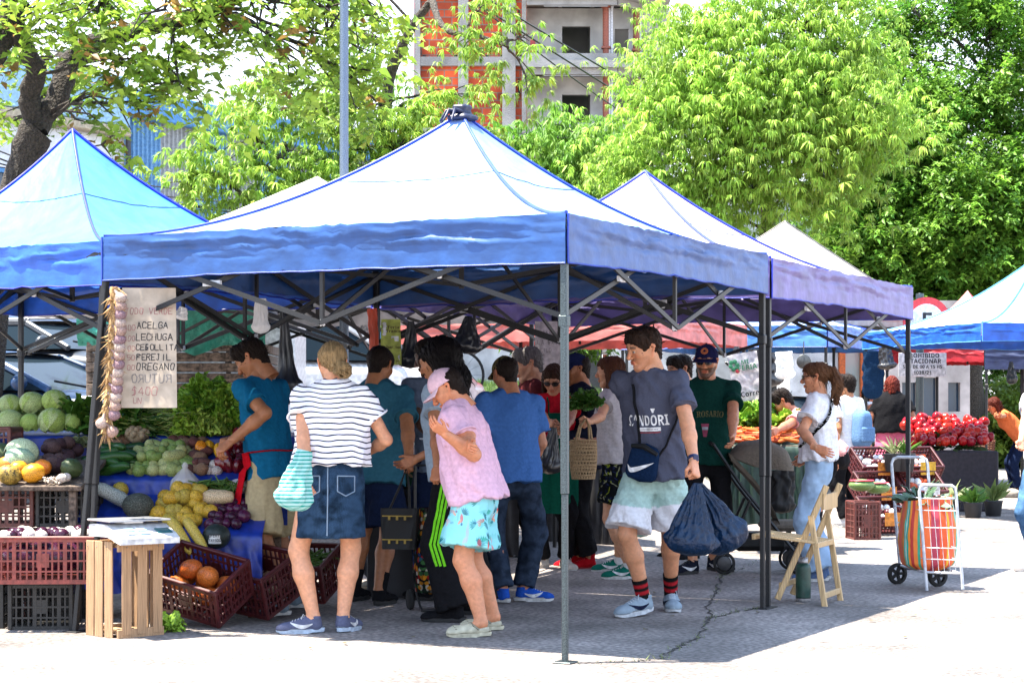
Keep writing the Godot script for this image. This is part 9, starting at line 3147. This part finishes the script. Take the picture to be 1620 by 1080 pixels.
	var ga:=func(u: float,v: float,d: float) -> Vector3:
		var y:=lerpf(0.37,-0.40,v)
		var wd:=0.42 if v<0.28 else 1.25
		var a:=lerpf(-wd,wd,u)
		var q:=torso_point(p,a,maxf(y,-0.02),0.014+d)
		if y<-0.02:
			q += Vector3(0,y+0.02,0)+p.tz*0.04*v+p.tz*0.012*sin(a*6.0)
		return q
	m.slab(26,26,func(u,v): return ga.call(u,v,0.004),func(u,v): return ga.call(u,v,0.0))
	var apr:=put("apron",m.mesh(),dress(Color(0.006,0.095,0.06),"dark green apron"),p.node)
	m=MB.new()
	lettering(m,"Jesús",0.05,func(x,y): return torso_point(p,x*5.0,0.20+y,0.022),"Droid Serif")
	put("apron_lettering",m.mesh(),plain("white print",rgb(0.8,0.8,0.8),0.7),apr)
	strap(p,"neck_strap",[[20.0,0.35],[28.0,0.44],[40.0,0.485]],0.03,dress(Color(0.006,0.095,0.06),"dark green apron"))
	strap(p,"neck_strap",[[-20.0,0.35],[-28.0,0.44],[-40.0,0.485]],0.03,dress(Color(0.006,0.095,0.06),"dark green apron"))

  # man in the navy cap, red shoes
	p=person("man in navy cap and dark jacket with bright red shoes behind the front pole",{
		"at": Vector3(0.553,0,-15.914),"yaw": -70.0,"H": 1.72,"w": 1.1,"lean": 3.0,"hp": 6.0,"hy": -10.0,"skin": tan,"hair": "under","hair_col": Color(0.01,0.008,0.007),
		"lh": Vector3(0.16,1.02,0.24),"lfyaw": 10.0,"rfyaw": -10.0,
		"top": {"mat": dress(Color(0.013,0.016,0.035),"dark navy jacket"),"hem": -0.07,"sleeve": 1.9,"ease": 1.06},"low": {"kind": "trousers","len": 1.9,"mat": black,"ease": 1.15},
		"shoe": {"kind": "high","mat": dress(Color(0.42,0.006,0.012),"red knit"),"sole": plain("red sole",rgb(0.38,0.006,0.01),0.6),"size": 1.0}})
	cap_hat(p,dress(Color(0.012,0.018,0.06),"navy cap"),dress(Color(0.012,0.018,0.06),"navy cap"))

  # woman with long brown hair
	var floral:=paint_tex("floral",128,Color(0.05,0.06,0.07),func(im: Image):
		for i in 70:
			blot(im,Vector2(rng.randi() % 128,rng.randi() % 128),rng.randf_range(8,22),rng.randf_range(3,6),rng.randf()*TAU,[Color(0.45,0.50,0.12),Color(0.12,0.16,0.32),Color(0.55,0.56,0.45)][i % 3]))
	p=person("woman with long brown hair and grey T-shirt half hidden by the walking man",{
		"at": Vector3(0.77,0,-15.023),"yaw": -106.0,"H": 1.68,"w": 1.0,"fem": true,"lean": 3.0,"skin": Color(0.50,0.27,0.18),"hair": "long","hair_col": Color(0.085,0.032,0.016),"hair_key": "chestnut",
		"lhw": Vector3(0.541,1.156,-14.4),"lhand": "grip","lpalm": Vector3(0,0.3,1),"le": Vector3(0.3,-1.0,-0.3),"rh": Vector3(-0.1,1.0,0.25),"lfw": Vector3(0.846,0,-14.967),"rfw": Vector3(0.799,0,-15.606),"lfyaw": 18.0,"rfyaw": 14.0,
		"top": {"mat": dress(Color(0.42,0.40,0.42),"heather grey"),"hem": -0.02,"sleeve": 0.5,"loose": 1.25,"ease": 1.04},
		"low": {"kind": "shorts","len": 0.72,"mat": cloth("dark floral",Color.WHITE,{"tex": floral,"tri": 3.5}),"ease": 1.1,"hem": 0.10,"name": "floral_shorts"},
		"sock": {"len": 0.12,"mat": dress(Color(0.7,0.7,0.7),"white sock")},"shoe": {"mat": dress(Color(0.01,0.14,0.10),"green mesh"),"sole": white_sole,"stripe": plain("white stripe",Color.WHITE)}})
	who["longhair"]=p

  # the walking man
	var mint:=Color(0.42,0.60,0.55)
	p=person("tall man in slate blue printed T-shirt and mint shorts walking with plastic bags",{
		"at": Vector3(0.861,0,-12.275),"yaw": -30.0,"H": 1.79,"w": 0.98,"sw": 0.93,"lean": 9.0,"hy": -34.0,"hp": 9.0,"skin": Color(0.58,0.29,0.18),"hair": "short","hair_col": Color(0.032,0.017,0.011),"hair_key": "dark brown","cell": 0.011,"beard": 0.12,
		"lhw": Vector3(1.065,0.867,-11.75),"lhand": "grip","lpalm": Vector3(-1,0,-0.2),"le": Vector3(0.5,0,-0.7),"rh": Vector3(-0.13,1.03,-0.22),"re": Vector3(-0.3,0,-1),"arm": 1.05,
		"rfw": Vector3(0.787,0,-12.313),"lfw": Vector3(0.994,0,-12.701),"rfyaw": -22.0,"lfyaw": 30.0,"rfpitch": 4.0,"shoe_size": 1.06,
		"top": {"mat": cloth("slate heather",rgb(0.085,0.092,0.135),{"tex": noise_tex("heather",0.08,0.7,1.1),"tri": 5.0}),"hem": -0.055,"sleeve": 0.62,"loose": 1.15,"ease": 1.07,"flare": 1.04,"fold": 0.016,"name": "printed_shirt"},
		"low": {"kind": "shorts","len": 0.92,"mat": cloth("mint and white",Color.WHITE,{"vc": true}),"ease": 1.15,"hem": 0.118,"fold": 0.012,"name": "sports_shorts",
			"tint": func(v: Vector3): return Color(0.78,0.77,0.80) if v.y<0.66+0.25*v.x*signf(v.x-0.03)*0.6 else mint},
		"sock": {"len": 0.30,"mat": cloth("striped sock",Color.WHITE,{"vc": true}),"tint": [Color(0.012,0.012,0.014),Color(0.012,0.012,0.014),Color(0.012,0.012,0.014),Color(0.012,0.012,0.014),Color(0.012,0.012,0.014),Color(0.012,0.012,0.014),Color(0.42,0.02,0.03),Color(0.42,0.02,0.03),Color(0.012,0.012,0.014),Color(0.012,0.012,0.014),Color(0.42,0.02,0.03),Color(0.42,0.02,0.03),Color(0.012,0.012,0.014),Color(0.012,0.012,0.014)]},
		"shoe": {"mat": dress(Color(0.28,0.35,0.41),"pale blue mesh"),"sole": plain("white and navy sole",rgb(0.66,0.70,0.74),0.6),"stripe": dress(Color(0.012,0.016,0.04),"navy stripe")}})
	who["walker"]=p
	var pr:=func(x: float,y: float) -> Vector3: return torso_point(p,0.22+x*4.8,0.265+y,0.0035)
	m=MB.new()
	lettering(m,"SANDORI",0.062,func(x,y): return pr.call(x*0.92,y),"Droid Sans",true)
	put("shirt_lettering",m.mesh(),plain("white print",rgb(0.8,0.8,0.8),0.7),p.node)
	m=MB.new()
	m.sheet(14,1,func(u,v): return pr.call(lerpf(-0.085,0.115,u),-0.040-0.022*v))
	m.sheet(6,4,func(u,v): return pr.call(0.062+(u-0.5)*0.04*(1.0-v*0.7),0.072-v*0.026))
	put("shirt_print",m.mesh(),plain("white print",Color.WHITE),p.node)
	m=MB.new()
	for i in 16:
		m.sheet(1,1,func(u,v): return pr.call(lerpf(-0.075,0.10,i/15.0)+(u-0.5)*0.005,-0.047-0.008*v)+p.tz*0.0015)
	put("print_marks",m.mesh(),plain("black ink",rgb(0.02,0.02,0.025)),p.node)
	m=MB.new()
	m.sheet(12,1,func(u,v): return pr.call(lerpf(-0.07,0.11,u),-0.067-0.006*v))
	put("shirt_underline",m.mesh(),plain("red print",rgb(0.35,0.03,0.04),0.7),p.node)
  # the waist bag on his strap
	strap(p,"bag_strap",[[-30.0,0.48],[-16.0,0.40],[-8.0,0.28],[-5.0,0.15],[-4.0,0.07]],0.034,black)
	strap(p,"bag_strap",[[10.0,0.0],[30.0,0.03],[52.0,0.12],[75.0,0.26],[95.0,0.36]],0.034,black)

  # man with the cap and beard
	p=person("bearded man in navy cap, sunglasses and dark green T-shirt beside the stroller",{
		"at": Vector3(1.492,0,-15.606),"yaw": 6.0,"H": 1.78,"w": 1.04,"lean": 2.0,"hy": -22.0,"hp": 8.0,"skin": Color(0.52,0.255,0.155),"hair": "under","hair_col": Color(0.02,0.012,0.009),"beard": 0.8,
		"lhw": Vector3(1.61,0.829,-14.9),"lhand": "relax","le": Vector3(0.7,0,-0.6),"rh": Vector3(-0.3,0.95,0.1),
		"lfw": Vector3(1.572,0,-15.728),"rfw": Vector3(1.355,0,-15.426),"lfyaw": 30.0,"rfyaw": -55.0,
		"top": {"mat": dress(Color(0.006,0.042,0.033),"bottle green"),"hem": -0.06,"sleeve": 0.66,"loose": 1.2,"ease": 1.02},
		"low": {"kind": "trousers","len": 1.62,"mat": black,"ease": 1.05},"shoe": {"kind": "trainer","mat": dress(Color(0.012,0.014,0.024),"black mesh"),"sole": black_sole,"stripe": plain("white stripe",Color.WHITE)}})
	who["beard"]=p
	cap_hat(p,dress(Color(0.014,0.016,0.06),"dark navy cap"),dress(Color(0.014,0.016,0.06),"dark navy cap"),false,plain("orange thread",rgb(0.7,0.2,0.06),0.8))
	sunglasses(p)
	m=MB.new()
	lettering(m,"ROSARIO",0.045,func(x,y): return torso_point(p,x*5.0,0.285+y+0.35*x*x*-1.0,0.004),"Droid Serif",true)
	put("shirt_lettering",m.mesh(),plain("dull gold print",rgb(0.14,0.13,0.04),0.7),p.node)
	m=MB.new()
	m.sheet(8,8,func(u,v): return torso_point(p,(u-0.5)*0.42*(1.0-0.6*v)-0.28,0.21-v*0.10,0.004))
	var cr:=put("shirt_crest",m.mesh(),plain("crest print",rgb(0.32,0.04,0.10),0.7),p.node)
	m=MB.new()
	m.sheet(6,2,func(u,v): return torso_point(p,(u-0.5)*0.3-0.28,0.185-v*0.022,0.006))
	put("crest_band",m.mesh(),plain("pale print",rgb(0.4,0.45,0.5),0.7),cr)

	p=person("dark haired man in light blue shirt raising a hand to his ear",{
		"at": Vector3(1.433,0,-16.846),"yaw": -58.0,"H": 1.74,"w": 1.0,"hp": 8.0,"hy": -10.0,"skin": Color(0.52,0.27,0.17),"hair": "short","cell": 0.017,
		"lhw": Vector3(1.527,1.53,-16.4),"le": Vector3(0.8,-0.8,0.2),"lhand": "relax",
		"top": {"mat": dress(Color(0.17,0.26,0.42),"light blue chambray"),"hem": -0.06,"sleeve": 0.8},"low": {"kind": "trousers","len": 1.95,"mat": navy},"shoe": {"mat": black,"sole": black_sole}})

  # woman in the white T-shirt
	p=person("woman with brown ponytail, white T-shirt and light jeans behind the folding chair",{
		"at": Vector3(2.242,0,-14.857),"yaw": -104.0,"H": 1.63,"w": 1.04,"fem": true,"lean": 1.0,"hp": 2.0,"skin": Color(0.54,0.255,0.15),"hair": "pony","hair_col": Color(0.13,0.058,0.027),"hair_key": "light brown","arm": 1.08,
		"lhw": Vector3(2.147,0.978,-14.35),"lhand": "relax","ldir": Vector3(0.1,-0.2,-1),"lpalm": Vector3(-1,0,0),"le": Vector3(0.5,-0.8,0.8),"rh": Vector3(-0.2,0.9,0.1),
		"top": {"mat": dress(Color(0.78,0.77,0.80),"white cotton"),"hem": 0.01,"sleeve": 0.62,"loose": 1.4,"ease": 1.06,"fold": 0.02},
		"low": {"kind": "trousers","len": 1.97,"mat": cloth("light denim",rgb(0.33,0.46,0.62),{"tex": noise_tex("soft denim",0.010,0.75,1.1),"tri": 1.2}),"ease": 1.12,"hem": 0.105,"name": "jeans"},
		"shoe": {"mat": dress(Color(0.10,0.16,0.3),"blue canvas"),"sole": white_sole}})
	who["white"]=p
	sunglasses(p)
	strap(p,"cross_strap",[[40.0,0.12],[78.0,0.20],[110.0,0.30],[140.0,0.40],[165.0,0.47]],0.03,cloth("printed strap",Color.WHITE,{"tex": paint_tex("strap print",32,Color(0.03,0.03,0.03),func(im: Image):
		for i in 5:
			im.fill_rect(Rect2i(4+(i % 2)*12,i*6+1,9,3),Color(0.85,0.85,0.85))),"tri": 16.0}))

  # those behind the right-hand stalls
	var fill_in:=[
		["man in pale red shirt bending forward over the orange vegetables",{"at": Vector3(2.675,0,-18.218),"yaw": -92.0,"H": 1.68,"lean": 46.0,"hip": Vector3(0,-0.02,-0.2),"hp": -12.0,"skin": Color(0.42,0.16,0.09),"hair": "short","hair_col": Color(0.012,0.008,0.007),"lhw": Vector3(2.193,1.029,-17.4),"rhw": Vector3(2.323,1,-17.9),"le": Vector3(0.2,-1,0),"re": Vector3(-0.2,-1,0),"top": {"mat": dress(Color(0.66,0.30,0.29),"faded pink"),"sleeve": 0.6,"hem": -0.04},"low": {"kind": "trousers","len": 1.95,"mat": black},"shoe": {"mat": black,"sole": black_sole}}],
		["person in white T-shirt and black trousers wearing the blue backpack",{"at": Vector3(3.595,0,-21.647),"yaw": -140.0,"H": 1.66,"fem": true,"skin": tan,"hair": "short","hair_col": Color(0.012,0.009,0.008),"top": {"mat": dress(Color(0.76,0.75,0.77),"white tee"),"sleeve": 0.6,"hem": -0.09,"ease": 1.05},"low": {"kind": "trousers","len": 1.95,"mat": black,"ease": 1.1},"shoe": {"mat": dress(Color(0.7,0.7,0.7),"white canvas"),"sole": white_sole}}],
		["woman in white blouse and plaid skirt with raised arms at the far stall",{"at": Vector3(4.982,0,-28.555),"yaw": 70.0,"H": 1.62,"fem": true,"skin": Color(0.50,0.20,0.12),"hair": "bob","hair_col": Color(0.03,0.012,0.01),"rhw": Vector3(4.773,1.267,-26.6),"lhw": Vector3(4.827,1.308,-26.9),"re": Vector3(0,-1,0),"le": Vector3(0,-1,0),"top": {"mat": dress(Color(0.72,0.72,0.76),"white blouse"),"sleeve": 0.6,"hem": 0.0},"low": {"kind": "skirt","len": 0.25,"name": "plaid_skirt","mat": cloth("plaid",Color.WHITE,{"tri": 6.0,"tex": paint_tex("plaid",64,Color(0.10,0.10,0.08),func(im: Image):
			im.fill_rect(Rect2i(0,20,64,8),Color(0.3,0.28,0.2))
			im.fill_rect(Rect2i(24,0,8,64),Color(0.25,0.24,0.18)))})},"shoe": {"mat": black,"sole": black_sole}}],
		["woman with red hair, black top and pink skirt, back turned, at the far clothes stall",{"at": Vector3(4.918,0,-26.315),"yaw": 172.0,"H": 1.72,"fem": true,"w": 1.25,"skin": Color(0.50,0.22,0.14),"hair": "bob","hair_col": Color(0.16,0.025,0.015),"hair_key": "red","hp": 12.0,"lh": Vector3(0.25,1.05,0.25),"rh": Vector3(-0.3,0.95,0.15),"top": {"mat": black,"sleeve": 0.6,"hem": 0.02,"ease": 1.1,"loose": 1.3},"low": {"kind": "skirt","len": 0.27,"mat": dress(Color(0.75,0.16,0.26),"pink skirt"),"ease": 1.15,"name": "pink_skirt"},"shoe": {"mat": black,"sole": black_sole}}],
		["woman in orange T-shirt leaning over the red peppers at the right",{"at": Vector3(7.37,0,-29.824),"yaw": -86.0,"H": 1.66,"fem": true,"lean": 44.0,"hip": Vector3(0,-0.03,-0.12),"hp": -18.0,"skin": Color(0.52,0.20,0.10),"hair": "bob","hair_col": Color(0.10,0.02,0.012),"hair_key": "auburn","lhw": Vector3(5.893,1.145,-26),"rhw": Vector3(6.006,1.184,-26.5),"le": Vector3(0.1,-1,0),"re": Vector3(-0.1,-1,0),"top": {"mat": dress(Color(0.82,0.20,0.07),"orange jersey"),"sleeve": 0.6,"hem": -0.03,"ease": 1.05},"low": {"kind": "trousers","len": 1.95,"mat": navy},"shoe": {"mat": black,"sole": black_sole}}],
		["person in white T-shirt and blue jeans cut by the right edge, arm hanging",{"at": Vector3(4.079,0,-15.606),"yaw": -70.0,"H": 1.68,"fem": true,"skin": Color(0.60,0.34,0.24),"hair": "short","hair_col": Color(0.03,0.015,0.01),"cell": 0.014,"rhw": Vector3(3.775,0.868,-15.2),"re": Vector3(-0.4,0,-0.8),"rhand": "relax","lh": Vector3(0.25,0.85,0.1),"top": {"mat": dress(Color(0.76,0.75,0.77),"white tee"),"sleeve": 0.5,"hem": -0.01},"low": {"kind": "trousers","len": 1.95,"mat": cloth("mid denim",rgb(0.10,0.22,0.42),{"tex": noise_tex("faded denim",0.010,0.45,1.3),"tri": 1.6}),"ease": 1.1},"shoe": {"mat": dress(Color(0.7,0.7,0.7),"white canvas"),"sole": white_sole}}],
	]
	for q in fill_in:
		if not q[1].has("cell"):
			q[1]["cell"]=0.019
		var z:=person(q[0],q[1])
		if (q[0] as String).contains("backpack"):
			who["pack"]=z
		if (q[0] as String).contains("pale red"):
			who["bend"]=z
